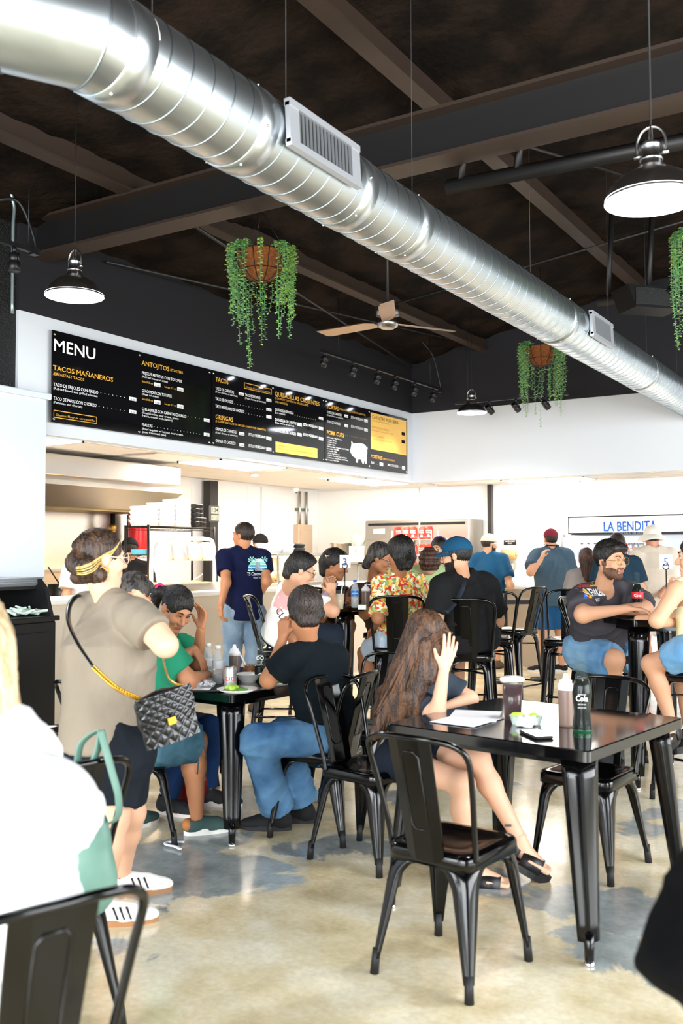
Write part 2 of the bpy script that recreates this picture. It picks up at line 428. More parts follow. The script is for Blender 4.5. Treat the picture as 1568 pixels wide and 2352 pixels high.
# kitchen ceiling: slab with tiles
kc = MB(); kc.box(((XK + WX - .12) / 2, 8.45, ZB + .06), (WX - .12 - XK, 8.9, .06)); kc.box(((WX + 5) / 2, (WY + .12 + YK) / 2, ZB + .06), (5 - WX, YK - WY - .12, .06)); kc.box(((WX + 5) / 2, WY + .135, ZB + .02), (5 - WX, .05, .05)); kc.box(((WX + 5) / 2, WY + .80, ZB + .02), (5 - WX, .12, .05)); kc.box((WX - .14, 8.5, ZB + .02), (.06, 7.5, .05))
kc = kc.build('ceiling_kitchen', mat('ceiling_board', '#d8cfc4', .7), kind='structure')
M_tile = mat('ceiling_tile', '#efe9e1', .8, bump=.08, bscale=200)
tl = MB().box((0, 0, 0), (.595, 1.205, .02), bev=.004).mesh('ceiling_tile', M_tile)
LP = [(-6.58, 5.28), (-6.58, 8.36), (-6.58, 11.34)]
for i in range(4):
    for j in range(7):
        x = -6.62 - .61 * i; y = 5.28 + 1.22 * j - (.17 if j > 1 else 0)
        if i == 0 and j in (0,): continue
        if any(abs(x - a) < .3 and abs(y - b) < .6 for a, b in LP) and i == 0: continue
        if x < XK + .2: continue
        o = link('ceiling_tile', tl, kc); o.location = (x, y, ZB + .02)
tl2 = MB().box((0, 0, 0), (1.205, .595, .02), bev=.004).mesh('ceiling_tile', M_tile)
for i in range(9):
    o = link('ceiling_tile', tl2, kc); o.location = (-5.5 + 1.22 * i, WY + .45, ZB + .02)
# dark steel posts inside the kitchen
for nm, p, q in (('pole', PX(484, 1105, -8.3), .2), ('pole', PY(1125.5, 1113, 12.76), .1)):
    MB().box((p.x, p.y, 1.23), (q * .6, q * .8, 2.46)).build('steel_post', M_steelblk, label='black steel post against the left kitchen wall behind the wall clock' if q > .15 else 'thin black steel post beside the steel freezer on the back wall', cat='post')
# ceiling lights of the kitchen
def klight(x, y, w, l, lab):
    t = empty('ceiling_light', (x, y, ZB), 0, lab, 'ceiling light', 'light panels in the kitchen ceiling')
    MB().box((0, w / 2 - .01, .0), (l, .02, .03)).box((0, -w / 2 + .01, 0), (l, .02, .03)).box((l / 2 - .01, 0, 0), (.02, w, .03)).box((-l / 2 + .01, 0, 0), (.02, w, .03)).build('frame', M_white, t)
    MB().box((0, 0, .005), (l - .04, w - .04, .01)).build('diffuser', mat('light_panel', '#ffffff', .5, emit=24, ecol='#fff1de'), t)
klight(*LP[0], 1.2, .6, 'lit ceiling panel at the left, next to the white partition')
klight(*LP[1], 1.2, .6, 'lit ceiling panel below the middle of the menu')
klight(*LP[2], 1.2, .6, 'lit ceiling panel below the right end of the menu')
for x, q in ((-4.4, 'above the order counter'), (-2.0, 'above the drinks fridge')): klight(x, WY + .46, .55, 1.15, 'lit ceiling panel ' + q) 

# service counters
M_cface = mat('counter_face', '#d9cdbb', .45, col2='#cfc1ad', nscale=1.5)
M_ctop = mat('counter_top', '#f2efe9', .3)
m = MB(); m.mat(0).box((-6.42, 8.6, .53), (.42, 6.4, 1.06)); m.mat(1).box((-6.42, 8.6, 1.08), (.52, 6.5, .045), bev=.008)
m.build('service_counter', [M_cface, M_ctop], label='long pale service counter below the menu boards', cat='counter')
m = MB(); m.mat(0).box((-5.12, 12.08, .5), (2.0, .26, 1.0)); m.mat(1).box((-5.12, 12.06, 1.02), (2.04, .36, .045), bev=.008); m.build('order_counter', [M_cface, M_ctop], label='pale order counter where the man in the maroon cap stands', cat='counter')

# ================================================================ roof steel
M_beam = mat('painted_beam', '#33271f', .5); M_beamd = mat('painted_beam_dark', '#151313', .5)
def ibeam(name, x0, x1, y, z0, z1, fl, lab):
    m = MB(); m.mat(1).box(((x0 + x1) / 2, y, (z0 + z1) / 2), (x1 - x0, .02, z1 - z0))
    m.mat(0).box(((x0 + x1) / 2, y, z0), (x1 - x0, fl, .022)).box(((x0 + x1) / 2, y, z1), (x1 - x0, fl, .022))
    m.build(name, [M_beam, M_beamd], label=lab, cat='beam')
ibeam('roof_beam', WX, 5, 5.28, 3.9, 4.19, .2, 'deep dark steel beam crossing the ceiling behind the round duct')
def purlin(x, w, z, lab):
    m = MB(); m.box((x, 4.4, z), (w, 15.4, .02)); m.box((x, 4.4, z + .09), (.025, 15.4, .16)); m.build('roof_purlin', M_beam, label=lab, cat='beam', group='purlins under the roof')
purlin(-5.11, .13, 4.2, 'long dark purlin nearest the menu wall')
purlin(-2.9, .13, 4.58, 'long dark purlin above the round duct')
purlin(-.75, .13, 5.0, 'long dark purlin on the right above the big pendant lamp')
# strut channels hung under the roof
def strut(p0, p1, zt, lab):
    t = empty('strut_channel', p0, 0, lab, 'ceiling strut'); a = Vector((0, 0, 0)); b = Vector(p1) - Vector(p0)
    MB().tube([a, b], .05, n=4).build('channel', M_beamd, t)
    for f in (.04, .2):
        c = a.lerp(b, f); MB().tube([c, c + Vector((.05, .02, zt - p0[2]))], .025, n=4).build('hanger', M_beamd, t)
a = PZ(1025, 430, 3.8); b = PZ(1568, 325, 3.8); strut(a, a + (b - a) * 1.6, 4.2, 'dark strut channel hung under the roof beside the duct, left of the big pendant')
a = PD(1372, 692, 8.6); strut(a, a + Vector((2.2, .1, 0)), 4.55, 'dark strut channel carrying the black loudspeaker')
# bracing rods and small conduits
def rod(p, q, r, lab, name='brace_rod'):
    MB().tube([p, q], r, n=6).build(name, M_steelblk, label=lab, cat='rod')
rod((-6.15, 6.0, 4.05), (-5.2, 11.8, 4.28), .012, 'thin brace rod running along the black wall above the menu')
rod((-4.9, 5.4, 4.1), (-6.1, 11.7, 4.05), .014, 'thin brace rod crossing behind the left hanging plant')
rod((-5.2, 9.2, 4.2), (-1.0, 9.0, 4.6), .010, 'thin rod behind the ceiling fan')
rod((-3.0, 6.1, 4.6), (-2.2, 8.1, 4.7), .012, 'thin rod under the foam ceiling right of the duct')
rod((-2.75, 3.3, 4.35), (-1.2, 4.3, 4.42), .014, 'pale conduit at the top of the picture above the duct elbow', 'conduit')
# ================================================================ round duct
DX, DZ, DR = -2.39, 3.22, .178
M_galv = mat('galvanised_steel', '#d3dade', .34, metal=1.0, col2='#bcc5ca', nscale=4, bump=.02, bscale=30, stretch=(1, .25, 1))
M_seam = mat('duct_seam', '#8f979b', .35, metal=1.0)
duct = empty('air_duct', (DX, 0, DZ), 0, 'large round galvanised spiral air duct running overhead', 'air duct')
Y0, Y1 = 2.22, 11.88
RY = Matrix.Rotation(-pi / 2, 3, 'X')     # lathe axis to +Y
def dtube(y0, y1, r): return [(r, y0), (r, y1)]
m = MB(); n = 64
rings = []
for y in np.linspace(Y0, Y1, 96): rings.append([(DR * cos(2 * pi * k / n), y - (DR * cos(2 * pi * k / n) * .268 if y == Y0 else 0), DR * sin(2 * pi * k / n)) for k in range(n)])
m.loft(rings, cap=False); m.build('duct_body', M_galv, duct)
hp = []; pitch = .118
for i in range(int((Y1 - Y0 - .2) / pitch * 40)):
    th = 2 * pi * i / 40; hp.append(((DR + .0012) * cos(th), Y0 + .12 + pitch * i / 40, (DR + .0012) * sin(th)))
MB().tube(hp, .0032, n=4).build('spiral_seam', M_seam, duct)
for y in (2.34, 3.05, 3.86, 4.45, 6.9, 9.35):
    m = MB(); m.loft([[((DR + e) * cos(2 * pi * k / n), y + s, (DR + e) * sin(2 * pi * k / n)) for k in range(n)] for s, e in ((-.055, 0), (-.052, .005), (.052, .005), (.055, 0))], cap=False)
    m.build('coupling_sleeve', M_galv, duct)
    m = MB()
    for k in range(6):
        a = 2 * pi * k / 6 + y * 3; m.lathe([(.006, 0), (.006, .006), (0, .009)], 6, c=((DR + .004) * cos(a), y - .03, (DR + .004) * sin(a)), R=Vector((cos(a), 0, sin(a))).to_track_quat('Z', 'Y').to_matrix())
    m.build('screw', M_chrome, duct)
# elbow of flat gores turning left toward the menu wall
seg = [(0, .0), (30, .30), (60, .30), (90, .9)]
c = Vector((0, Y0, 0)); d0 = Vector((0, -1, 0)); cuts = []
path = [c.copy()]; dirs = [Vector((0, -1, 0))]
for ang, ln in ((30, .27), (60, .27), (90, 1.6)):
    d = Vector((-sin(radians(ang)), -cos(radians(ang)), 0)); dirs.append(d); path.append(path[-1] + d * ln)
def gore_ring(p, nrm, axis):
    # ring where the cylinder along axis meets the mitre plane (p, nrm)
    s = axis.cross(Vector((0, 0, 1))).normalized(); out = []
    for k in range(n):
        q = s * (DR * cos(2 * pi * k / n)) + Vector((0, 0, DR * sin(2 * pi * k / n))); t = -(q.dot(nrm)) / axis.dot(nrm); out.append(p + q + axis * t)
    return out
for i in range(3):
    ax_ = dirs[i + 1]; n0 = (dirs[i] + dirs[i + 1]).normalized(); n1 = (dirs[i + 1] + dirs[min(i + 2, 3)]).normalized()
    m = MB(); m.loft([gore_ring(path[i], n0, ax_), gore_ring(path[i + 1], n1, ax_)], cap=False); m.build('elbow_gore', M_galv, duct)
    MB().tube(gore_ring(path[i], n0, ax_), .005, n=6, closed=True).build('elbow_seam', M_seam, duct)
p = PX(306, 92, DX + .16) - Vector((DX, 0, DZ))
a0 = radians(24)
rings = []
for a in np.linspace(radians(2), radians(30), 6): rings.append([((DR + .0025) * cos(a), y, (DR + .0025) * sin(a)) for y in (Y0 + .10, Y0 + .18)])
MB().loft(rings, cap=False, closed=False).build('paper_sticker', mat('sticker_white', '#f2f0ee', .5), duct, label='white paper sticker')
# supply registers
M_reg = mat('register_grey', '#b9bcc2', .4, metal=.5); M_regd = mat('register_dark', '#0a0a0b', .7)
def register(y, ln, ang, lab):
    A = Matrix.Rotation(-radians(ang), 3, 'Y')   # local +X points out of the duct
    t = bpy.data.objects.new('supply_register', None); COL.objects.link(t); t.parent = duct; t.location = (0, y, 0); t['label'] = lab
    H = .17
    m = MB(); m.box(A @ Vector((DR * .93 + .004, 0, 0)), (.05, ln * .96, H * .96), rot=A); m.build('throat', M_regd, t)
    m = MB(); x = DR + .015
    for s in (-1, 1):
        m.box(A @ Vector((x, 0, s * (H / 2))), (.03, ln, .03), rot=A); m.box(A @ Vector((x, s * (ln / 2 - .035), 0)), (.022, .07, H), rot=A)
    m.build('frame', M_reg, t)
    k = 15; sl = MB().box((0, 0, 0), (.012, .009, H - .03), rot=A @ Matrix.Rotation(radians(35), 3, 'Z')).mesh('slat', mat('slat_grey', '#5d6063', .5))
    for i in range(k):
        o = link('slat', sl, t); o.location = A @ Vector((x + .003, -ln / 2 + .08 + (ln - .16) * i / (k - 1), 0))
register(3.42, .56, 3, 'grey louvred register nearest the camera')
register(7.46, .56, 3, 'grey louvred register farther along')
m = MB()
for y in (2.55, 3.4, 4.6, 6.4, 8.3, 9.6, 10.9):
    MB().tube([(0, y, DR), (.0, y, roof_z(DX) - DZ + .05)], .002, n=5).build('hanger_wire', mat('wire_dull', '#3c3b3a', .6), duct)

# ================================================================ pendant lamps
M_shade = mat('brushed_nickel', '#a9a7a6', .28, metal=1.0)
M_inner = mat('lamp_inner', '#ffffff', .6, emit=9, ecol='#eef4ff')
M_cord = mat('black_cord', '#0c0c0d', .6)
def pendant(loc, R, ztop, lab, power):
    s = R / .18; t = empty('pendant_lamp', loc, 0, lab, 'pendant lamp', 'metal dome pendant lamps')
    pr = [(.18, 0), (.181, .004), (.176, .018), (.16, .055), (.125, .09), (.085, .112), (.055, .13), (.042, .15), (.042, .165)]
    MB().lathe([(a * s, b * s) for a, b in pr], 40, cap=False).build('shade', M_shade, t)
    MB().lathe([(a * s * .985, b * s - .0) for a, b in [(.178, .003), (.17, .018), (.15, .05), (.1, .08), (0.001, .09)]], 40, cap=False).build('shade_inside', M_inner, t)
    MB().lathe([(.179 * s, .012 * s), (0.001, .006 * s)], 40, cap=False).build('diffuser', M_inner, t)
    MB().lathe([(.044 * s, .16 * s), (.044 * s, .167 * s), (.037 * s, .17 * s), (.037 * s, .215 * s), (.041 * s, .22 * s), (.03 * s, .232 * s), (.012 * s, .24 * s), (.008 * s, .27 * s), (.006 * s, .3 * s)], 20).build('socket', M_shade, t)
    y = [(-.052 * s, 0, .18 * s), (-.054 * s, 0, .24 * s), (-.035 * s, 0, .28 * s), (0, 0, .295 * s), (.035 * s, 0, .28 * s), (.054 * s, 0, .24 * s), (.052 * s, 0, .18 * s)]
    MB().tube(bez(y, 5), .006 * s, n=6).tube([(-.066 * s, 0, .185 * s), (-.036 * s, 0, .185 * s)], .009 * s).tube([(.066 * s, 0, .185 * s), (.036 * s, 0, .185 * s)], .009 * s).build('yoke', M_shade, t)
    MB().tube([(0, 0, .3 * s), (0, 0, ztop - loc[2])], .004, n=6).build('cord', M_cord, t)
    l = bpy.data.lights.new('pendant_bulb', 'SPOT'); l.energy = power; l.spot_size = radians(150); l.spot_blend = .5; l.shadow_soft_size = .12; l.color = (.93, .97, 1)
    o = bpy.data.objects.new('bulb', l); COL.objects.link(o); o.parent = t; o.location = (0, 0, -.02)
    return t
p = PD(171, 681, 5.9); pendant(p, .178, roof_z(p.x), 'brushed metal pendant lamp hanging at the left above the menu', 60)
p = PD(1497, 462, 3.77); pendant(p, .182, roof_z(p.x), 'large near brushed metal pendant lamp at the upper right', 60)
p = PD(1083, 949, 11.6); pendant(p, .176, roof_z(p.x), 'small far pendant lamp before the white wall at the back', 60)

# ================================================================ ceiling fan
p = PD(890, 745, 8.2); fan = empty('ceiling_fan', p, 0, 'three blade brushed metal ceiling fan', 'ceiling fan')
MB().lathe([(0.001, -.045), (.05, -.04), (.085, -.02), (.095, .0), (.095, .02), (.07, .035), (.07, .07), (.1, .075), (.1, .15), (.06, .17), (.02, .18)], 32).build('motor', M_shade, fan)
MB().tube([(0, 0, .17), (0, 0, roof_z(p.x) - p.z + .05)], .012, n=8).build('downrod', M_steelblk, fan)
M_blade = mat('fan_blade', '#a08c78', .35, metal=.8)
base = atan2(-p.y, -p.x)
for k in range(3):
    a = base + k * 2 * pi / 3; R = Matrix.Rotation(a, 3, 'Z') @ Matrix.Rotation(radians(12), 3, 'X')
    out = [(.09, -.03), (.16, -.05), (.62, -.075), (.66, -.06), (.70, .055), (.2, .07), (.12, .04)]
    m = MB().prism(out, -.004, .004, lambda u, v, w: R @ Vector((u, v, w + .01))); m.build('blade', M_blade, fan)

# ================================================================ track lights
M_trk = mat('track_black', '#131314', .4); M_spot = mat('spot_lens', '#ffffff', .4, emit=25, ecol='#eef3ff')
def track(a, b, heads, aim, lab, zt, feed=None):
    a = Vector(a); b = Vector(b); t = empty('track_light', a, 0, lab, 'track light')
    MB().box((b - a) / 2, ((b - a).length, .035, .03), rz=atan2((b - a).y, (b - a).x)).build('rail', M_trk, t)
    for f, on in heads:
        q = (b - a) * f; h = bpy.data.objects.new('spot_head', None); COL.objects.link(h); h.parent = t; h.location = q
        dv = Vector(aim).normalized(); R = dv.to_track_quat('Z', 'Y').to_matrix(); c = Vector((0, 0, -.11))
        MB().tube([(0, 0, -.01), (0, 0, -.05)], .016, n=8).tube([(-.04, 0, -.06), (-.045, 0, -.11)], .005, n=5).tube([(.04, 0, -.06), (.045, 0, -.11)], .005, n=5).tube([(-.04, 0, -.06), (.04, 0, -.06)], .006, n=5).build('bracket', M_trk, h)
        MB().lathe([(.02, -.055), (.036, -.05), (.038, -.01), (.034, -.005), (.034, .005), (.04, .01), (.04, .07), (.036, .07), (.034, .05)], 20, c=c, R=R, cap=False).build('can', M_trk, h)
        MB().lathe([(.039, .068), (.001, .071)], 20, c=c, R=R, cap=False).build('lens', M_spot if on else M_trk, h)
        if on:
            l = bpy.data.lights.new('track_spot', 'SPOT'); l.energy = 28; l.spot_size = radians(70); l.spot_blend = .6; l.shadow_soft_size = .03
            o = bpy.data.objects.new('lamp', l); COL.objects.link(o); o.parent = h; o.location = c + dv * .08; o.rotation_euler = (-dv).to_track_quat('Z', 'Y').to_euler()
    for f in (.12, .9): MB().tube([(b - a) * f, (b - a) * f + Vector((0, 0, zt - a.z))], .004, n=5).build('hanger', M_trk, t)
    if feed:
        e = b - a; MB().tube(bez([e, e + Vector((0, 0, .09)), e + Vector(feed) * .4 + Vector((0, 0, .2)), e + Vector(feed)], 6), .012, n=6).build('feed_cable', M_trk, t)
    MB().box(b - a, (.05, .05, .05)).build('end_cap', M_trk, t)
track(PX(738, 803, -5.5), PX(1010, 897, -5.5), [(.02, 1), (.23, 1), (.42, 1), (.57, 1), (.75, 1), (.93, 1)], (-.45, 0, -1), 'black track of six spotlights in front of the menu', 4.3, (-.1, -.3, .6))
a = PY(1045, 927, 11.25); b = PY(1300, 903, 11.25); b.z = a.z
track(a, b, [(.32, 0), (.56, 0), (.82, 0)], (.25, .75, -.6), 'black track of three unlit spotlights before the back wall', 4.6, (-.15, .0, .35))
a = PX(-60, 528, -5.2); b = PX(78, 584, -5.2); b.z = a.z = PX(40, 565, -5.2).z
track(a, b, [(.66, 0)], (0, 0, -1), 'black track with a single spotlight at the far left edge', 4.3, (-.1, -.25, .3))
c = PX(28, 690, -5.9); m = MB().tube(bez([(c.x, c.y, c.z - .1), (c.x, c.y, c.z + .55), (c.x, c.y, c.z + .75), (c.x, c.y - .12, c.z + .95), (c.x, c.y - .45, c.z + 1.05)], 6), .013, n=8)
m.build('conduit', mat('conduit_steel', '#9fb0b0', .35, metal=.8), label='bent steel conduit at the far left edge above the partition', cat='conduit')

# loudspeaker
p = PD(1492, 690, 8.4); sp = empty('loudspeaker', p, YAW + .25, 'black loudspeaker hanging under the ceiling at the right', 'speaker')
MB().prism([(-.3, .09), (.3, .09), (.22, -.1), (-.22, -.1)], -.14, .14, lambda u, v, w: (u, w, v)).build('cabinet', M_darkmetal, sp)
MB().box((0, -.146, -.005), (.46, .012, .15), bev=.004).build('grille', mat('grille_black', '#09090a', .6, bump=.4, bscale=200), sp)
MB().box((.33, 0, 0), (.06, .24, .16)).build('end_cap', M_steelblk, sp); MB().tube([(0, 0, .09), (0, 0, .3)], .015).build('bracket', M_steelblk, sp)

# ================================================================ hanging plants
M_coir = mat('coconut_liner', '#8a4f20', .9, col2='#6e3c16', nscale=60, bump=.6, bscale=180)
M_wire = mat('basket_wire', '#0d0b0a', .5)
M_leaf = [mat('leaf_green_a', '#7fb377', .5), mat('leaf_green_b', '#a9cc55', .5), mat('leaf_green_c', '#569358', .5)]
def plant(loc, R, seed, lab, zt, strands=50):
    rd = random.Random(seed); t = empty('hanging_plant', loc, 0, lab, 'hanging plant', 'hanging baskets of trailing leaves')
    pr = [(0.001, -.62), (.22, -.6), (.5, -.5), (.78, -.2), (.93, .2), (1, .5)]
    MB().lathe([(a * R, b * R) for a, b in pr], 32, cap=False).build('liner', M_coir, t)
    m = MB(); rr = 1.02
    for k in range(10):
        a = 2 * pi * k / 10; m.tube([(x * R * rr * cos(a), x * R * rr * sin(a), z * R) for x, z in pr[1:]], .0032, n=4)
    for i in (1, 3, 5): m.tube([(pr[i][0] * R * rr * cos(q), pr[i][0] * R * rr * sin(q), pr[i][1] * R) for q in np.linspace(0, 2 * pi, 33)[:-1]], .004, n=4, closed=True)
    m.build('wire_frame', M_wire, t)
    m = MB()
    for k in range(3):
        a = 2 * pi * k / 3 + .5; m.tube([(R * cos(a), R * sin(a), .5 * R), (0, 0, R * 2.2)], .003, n=4)
    m.tube([(0, 0, R * 2.2), (0, 0, zt - loc[2])], .004, n=4); m.build('hanger', M_wire, t)
    st = MB(); lf = MB()
    for i in range(strands):
        a = 2 * pi * i / strands + rd.uniform(-.1, .1)
        if abs((a - atan2(-loc[1], -loc[0]) + pi) % (2 * pi) - pi) < .48 and rd.random() < .88: continue
        dens = rd.random(); ln = R * (rd.uniform(1.6, 3.0) if dens < .75 else rd.uniform(3.0, 4.6)); rad = R * rd.uniform(1.06, 1.3)
        p0 = Vector((R * .8 * cos(a), R * .8 * sin(a), R * .55)); p1 = Vector((rad * cos(a), rad * sin(a), R * rd.uniform(.55, .8))); p2 = Vector((rad * 1.05 * cos(a), rad * 1.05 * sin(a), R * .1))
        p3 = Vector((rad * rd.uniform(.82, 1.08) * cos(a + rd.uniform(-.15, .15)), rad * rd.uniform(.82, 1.08) * sin(a), R * .5 - ln))
        pts = bez([p0, p1, p2, p2.lerp(p3, .5) + Vector((rd.uniform(-.02, .02), rd.uniform(-.02, .02), 0)), p3], 5); st.tube(pts, .002, n=3)
        L = sum((pts[j + 1] - pts[j]).length for j in range(len(pts) - 1)); nl = int(L / .0085); tot = len(pts) - 1
        tint = rd.choice([0, 0, 2, 1])
        for j in range(nl):
            f = (j + .5) / nl * tot; q = pts[int(f)].lerp(pts[min(int(f) + 1, tot)], f - int(f)); th = j * 1.57 + rd.uniform(-.5, .5)
            s = rd.uniform(.015, .024) * (1.0 - .35 * j / nl); od = Vector((cos(th), sin(th), rd.uniform(-.5, .15))).normalized(); sd = od.cross(Vector((0, 0, 1))).normalized(); 
            nz = Vector((0, 0, .25 * s))
            lf.mat(rd.choice([tint, tint, 1, 0, 2])); lf.add([q, q + od * s * .8 + sd * s * .75 + nz, q + od * s * 1.7, q + od * s * .8 - sd * s * .75 + nz], [(0, 1, 2), (0, 2, 3)], True)
    st.build('stem', M_leaf[2], t); o = lf.build('foliage', M_leaf, t, kind='stuff')
    return t
plant(PD(600, 612, 6.9), .185, 3, 'hanging basket of trailing green leaves above the left half of the menu', roof_z(-4.08) + .03)
plant(PD(1243, 818, 10.5), .185, 5, 'hanging basket of trailing green leaves at the back, under the duct', roof_z(-3.63) + .03)
plant(PD(1618, 575, 7.3), .185, 9, 'hanging basket of trailing leaves cut off by the right edge', 5.2)

# ================================================================ menu boards
M_board = mat('menu_acrylic', '#0a0a0c', .07, coat=.5, spec=.6); M_gold = mat('menu_gold', '#e2a83c', .5); M_mw = mat('menu_white', '#f4f4f2', .5)
M_gpan = mat('menu_gold_panel', '#eebb58', .25); M_ink = mat('menu_ink', '#3b2c1c', .6); M_inkl = mat('menu_ink_light', '#b98e46', .6)
BX = WX + .055
def wp(px, py): return PX(px, py, BX + .001)
def board(y0, y1, z0, z1, lab):
    t = empty('menu_board', (0, 0, 0), 0, lab, 'menu board', 'black menu boards on the white band'); t.location = (0, 0, 0)
    MB().box((BX - .008, (y0 + y1) / 2, (z0 + z1) / 2), (.014, y1 - y0, z1 - z0), bev=.002).build('panel', M_board, t)
    for f in (.012, .5, .988):
        for z in (z0 + .03, z1 - .03):
            MB().lathe([(.011, -.028), (.011, .004), (0.001, .006)], 12, c=(BX - .001, y0 + (y1 - y0) * f, z), R=Matrix.Rotation(pi / 2, 3, 'Y')).build('standoff', M_chrome, t)
    return t
z0, z1 = 2.56, 3.325
ys = [5.40, PX(486, 900, BX).y, PX(746, 950, BX).y, PX(935.3, 1000, BX).y]
B1 = board(ys[0], ys[1] - .006, z0, z1, 'left black menu board headed MENU'); B2 = board(ys[1] + .006, ys[2] - .006, z0, z1, 'middle black menu board with TACOS and GRINGAS'); B3 = board(ys[2] + .006, ys[3], z0, z1, 'right black menu board with a white pig drawing')
class Print:
    def __init__(s): s.l = [MB() for _ in range(5)]      # white, gold, ink, gold panel, light ink
    def t(s, ly, txt, x0, y0, x1, cap, bold=0.0):
        a = wp(x0, y0); b = wp(x1, y0); put_text(s.l[ly], txt, (BX + .0015, a.y, a.z), (0, 1, 0), (0, 0, 1), cap, b.y - a.y, bold)
    def dots(s, x0, y0, x1, ly=0):
        a = wp(x0, y0); b = wp(x1, y0); nn = max(3, int((b.y - a.y) / .045))
        for i in range(nn):
            y = a.y + (b.y - a.y) * i / nn; s.l[ly].add([(BX + .0015, y, a.z), (BX + .0015, y + .006, a.z), (BX + .0015, y + .006, a.z + .006), (BX + .0015, y, a.z + .006)], [(0, 1, 2, 3)])
    def rect(s, ly, x0, y0, x1, y1, e=.001):
        a = wp(x0, y0); b = wp(x1, y1); s.l[ly].add([(BX + e, a.y, b.z), (BX + e, b.y, b.z), (BX + e, b.y, a.z), (BX + e, a.y, a.z)], [(0, 1, 2, 3)])
    def tag(s, x0, y0, x1, y1, txt):
        ym = y0 + (y1 - y0) * .2; s.rect(0, x0, ym, x1, y1); a = wp(x0, y1); b = wp(x1, y1); c = wp(x0, ym); h = c.z - a.z
        put_text(s.l[2], txt, (BX + .003, a.y + (b.y - a.y) * .14, a.z + h * .28), (0, 1, 0), (0, 0, 1), h * .44, (b.y - a.y) * .72)
    def frame(s, ly, x0, y0, x1, y1):
        a = wp(x0, y0); b = wp(x1, y1); w = .004; s.l[ly].tube([(BX + .001, a.y, a.z), (BX + .001, b.y, a.z), (BX + .001, b.y, b.z), (BX + .001, a.y, b.z)], w, n=4, closed=True)
    def done(s, t):
        for mb, nm, mt in zip(s.l, ('lettering', 'gold_lettering', 'ink_lettering', 'gold_panel', 'pale_lettering'), (M_mw, M_gold, M_ink, M_gpan, M_inkl)):
            if mb.v: mb.build(nm, mt, t, kind='stuff' if 'lettering' in nm else None)
P = Print()
P.t(0, 'MENU', 124, 805, 219, .098, .012); P.t(1, 'TACOS MAÑANEROS', 121.7, 849, 259.7, .040, .012); P.t(1, '/BREAKFAST TACOS', 121.7, 861, 193.3, .023, .008)
P.t(0, 'TACO DE FRIJOLES CON QUESO', 122.7, 886, 225.5, .027, .006); P.t(0, '(Refried beans and grilled cheese)', 122.7, 894, 223.8, .019); P.dots(231, 903, 294); P.tag(297, 908, 313, 922, '4.00')
P.t(0, 'TACO DE PAPAS CON CHORIZO', 122.7, 918, 221.5, .027, .006); P.t(0, '(Potatoes and chorizo)', 122.7, 926, 189, .019); P.dots(227, 934, 294); P.tag(297, 938, 313, 951, '4.00')
P.frame(1, 123.4, 942, 221.5, 973); P.t(1, 'Choose: Flour or corn tortilla', 127.7, 955, 217, .018)
P.t(1, 'ANTOJITOS', 325, 838, 388.6, .042, .012); P.t(1, '/STARTERS', 390.3, 852, 420, .023, .008)
P.t(0, 'FRIJOLES REFRITOS CON TOTOPOS', 326, 859, 417.8, .027, .006); P.t(0, '(Refried beans w/ chips)', 326, 866.5, 385, .019)
for yy, a, b in ((0, '6.00', '9.00'), (40, '8.00', '12.00')):
    P.t(1, 'Small 8 oz', 326, 878 + yy, 351.5, .018); P.tag(354, 875 + yy, 368.4, 889.6 + yy, a); P.t(1, 'Large 12 oz', 378, 890 + yy * .98, 405, .018); P.tag(407, 886 + yy * .98, 421, 900 + yy * .98, b)
P.t(0, 'GUACAMOLE CON TOTOPOS', 326, 900, 394, .027, .006); P.t(0, '(Guac w/ chips)', 326, 906.7, 363.8, .019)
P.t(0, 'CHILAQUILES CON CARNITAS/CHORIZO', 326, 942, 427.8, .027, .006); P.dots(431, 957, 465); P.tag(468, 958, 481, 970, '15.95')
P.t(0, '(Guajillo salsa, sour cream, queso', 326, 949.5, 410, .019); P.t(0, 'fresco, onions and cilantro)', 326, 956.3, 395.6, .019)
P.t(0, 'FLAUTAS', 326, 978.4, 350, .027, .006); P.dots(353, 981, 465); P.tag(468, 991, 481, 1003, '13.95'); P.t(0, '(Fried taquitos w/ lettuce, sour cream,', 326, 986.7, 421, .019); P.t(0, 'queso fresco and guac)', 326, 993.6, 381, .019)
P.done(B1)
P = Print()
P.t(1, 'TACOS', 494.7, 876, 524.4, .046, .014); P.frame(1, 561, 879, 623, 906); P.t(1, 'Choose: Flour or corn tortilla', 564, 890, 620, .018)
P.t(0, 'TACO DE CARNITAS', 494.7, 895, 537, .03, .006); P.t(0, '(Your choice of carnitas)', 494.7, 901, 545, .019); P.tag(548, 898, 559.6, 909.4, '8.00')
P.t(0, 'TACO MORELIANO', 562.6, 909.7, 597.5, .03, .006); P.t(0, '(Your choice of carnitas)', 562.6, 916, 610, .019); P.tag(611.6, 912.5, 623, 924, '9.00')
P.t(0, 'TACO DE CHORIZO', 494.7, 918.6, 535, .03, .006); P.dots(538, 928, 609); P.tag(611.6, 934, 623, 945.5, '8.00')
P.t(0, 'TACO MORELIANO DE CHORIZO', 494.7, 935.7, 560.8, .03, .006); P.dots(564, 950, 609); P.tag(611.6, 950.5, 623, 962, '9.00')
P.t(1, 'GRINGAS', 494.7, 962, 535, .046, .014); P.t(1, '(2 FLOUR TORTILLAS W/ GRILLED CHEESE AND CARNITAS)', 494.7, 969, 610, .02, .004)
P.t(0, 'GRINGA DE CARNITAS', 494.7, 988, 542.4, .03, .006); P.t(0, '(Your choice of carnitas)', 494.7, 995, 545, .019); P.tag(549, 989.5, 561, 1001, '12.00'); P.t(0, 'ESTILO MORELIANO', 571, 1001, 610, .03, .006); P.tag(611.6, 1000, 623, 1012, '14.00')
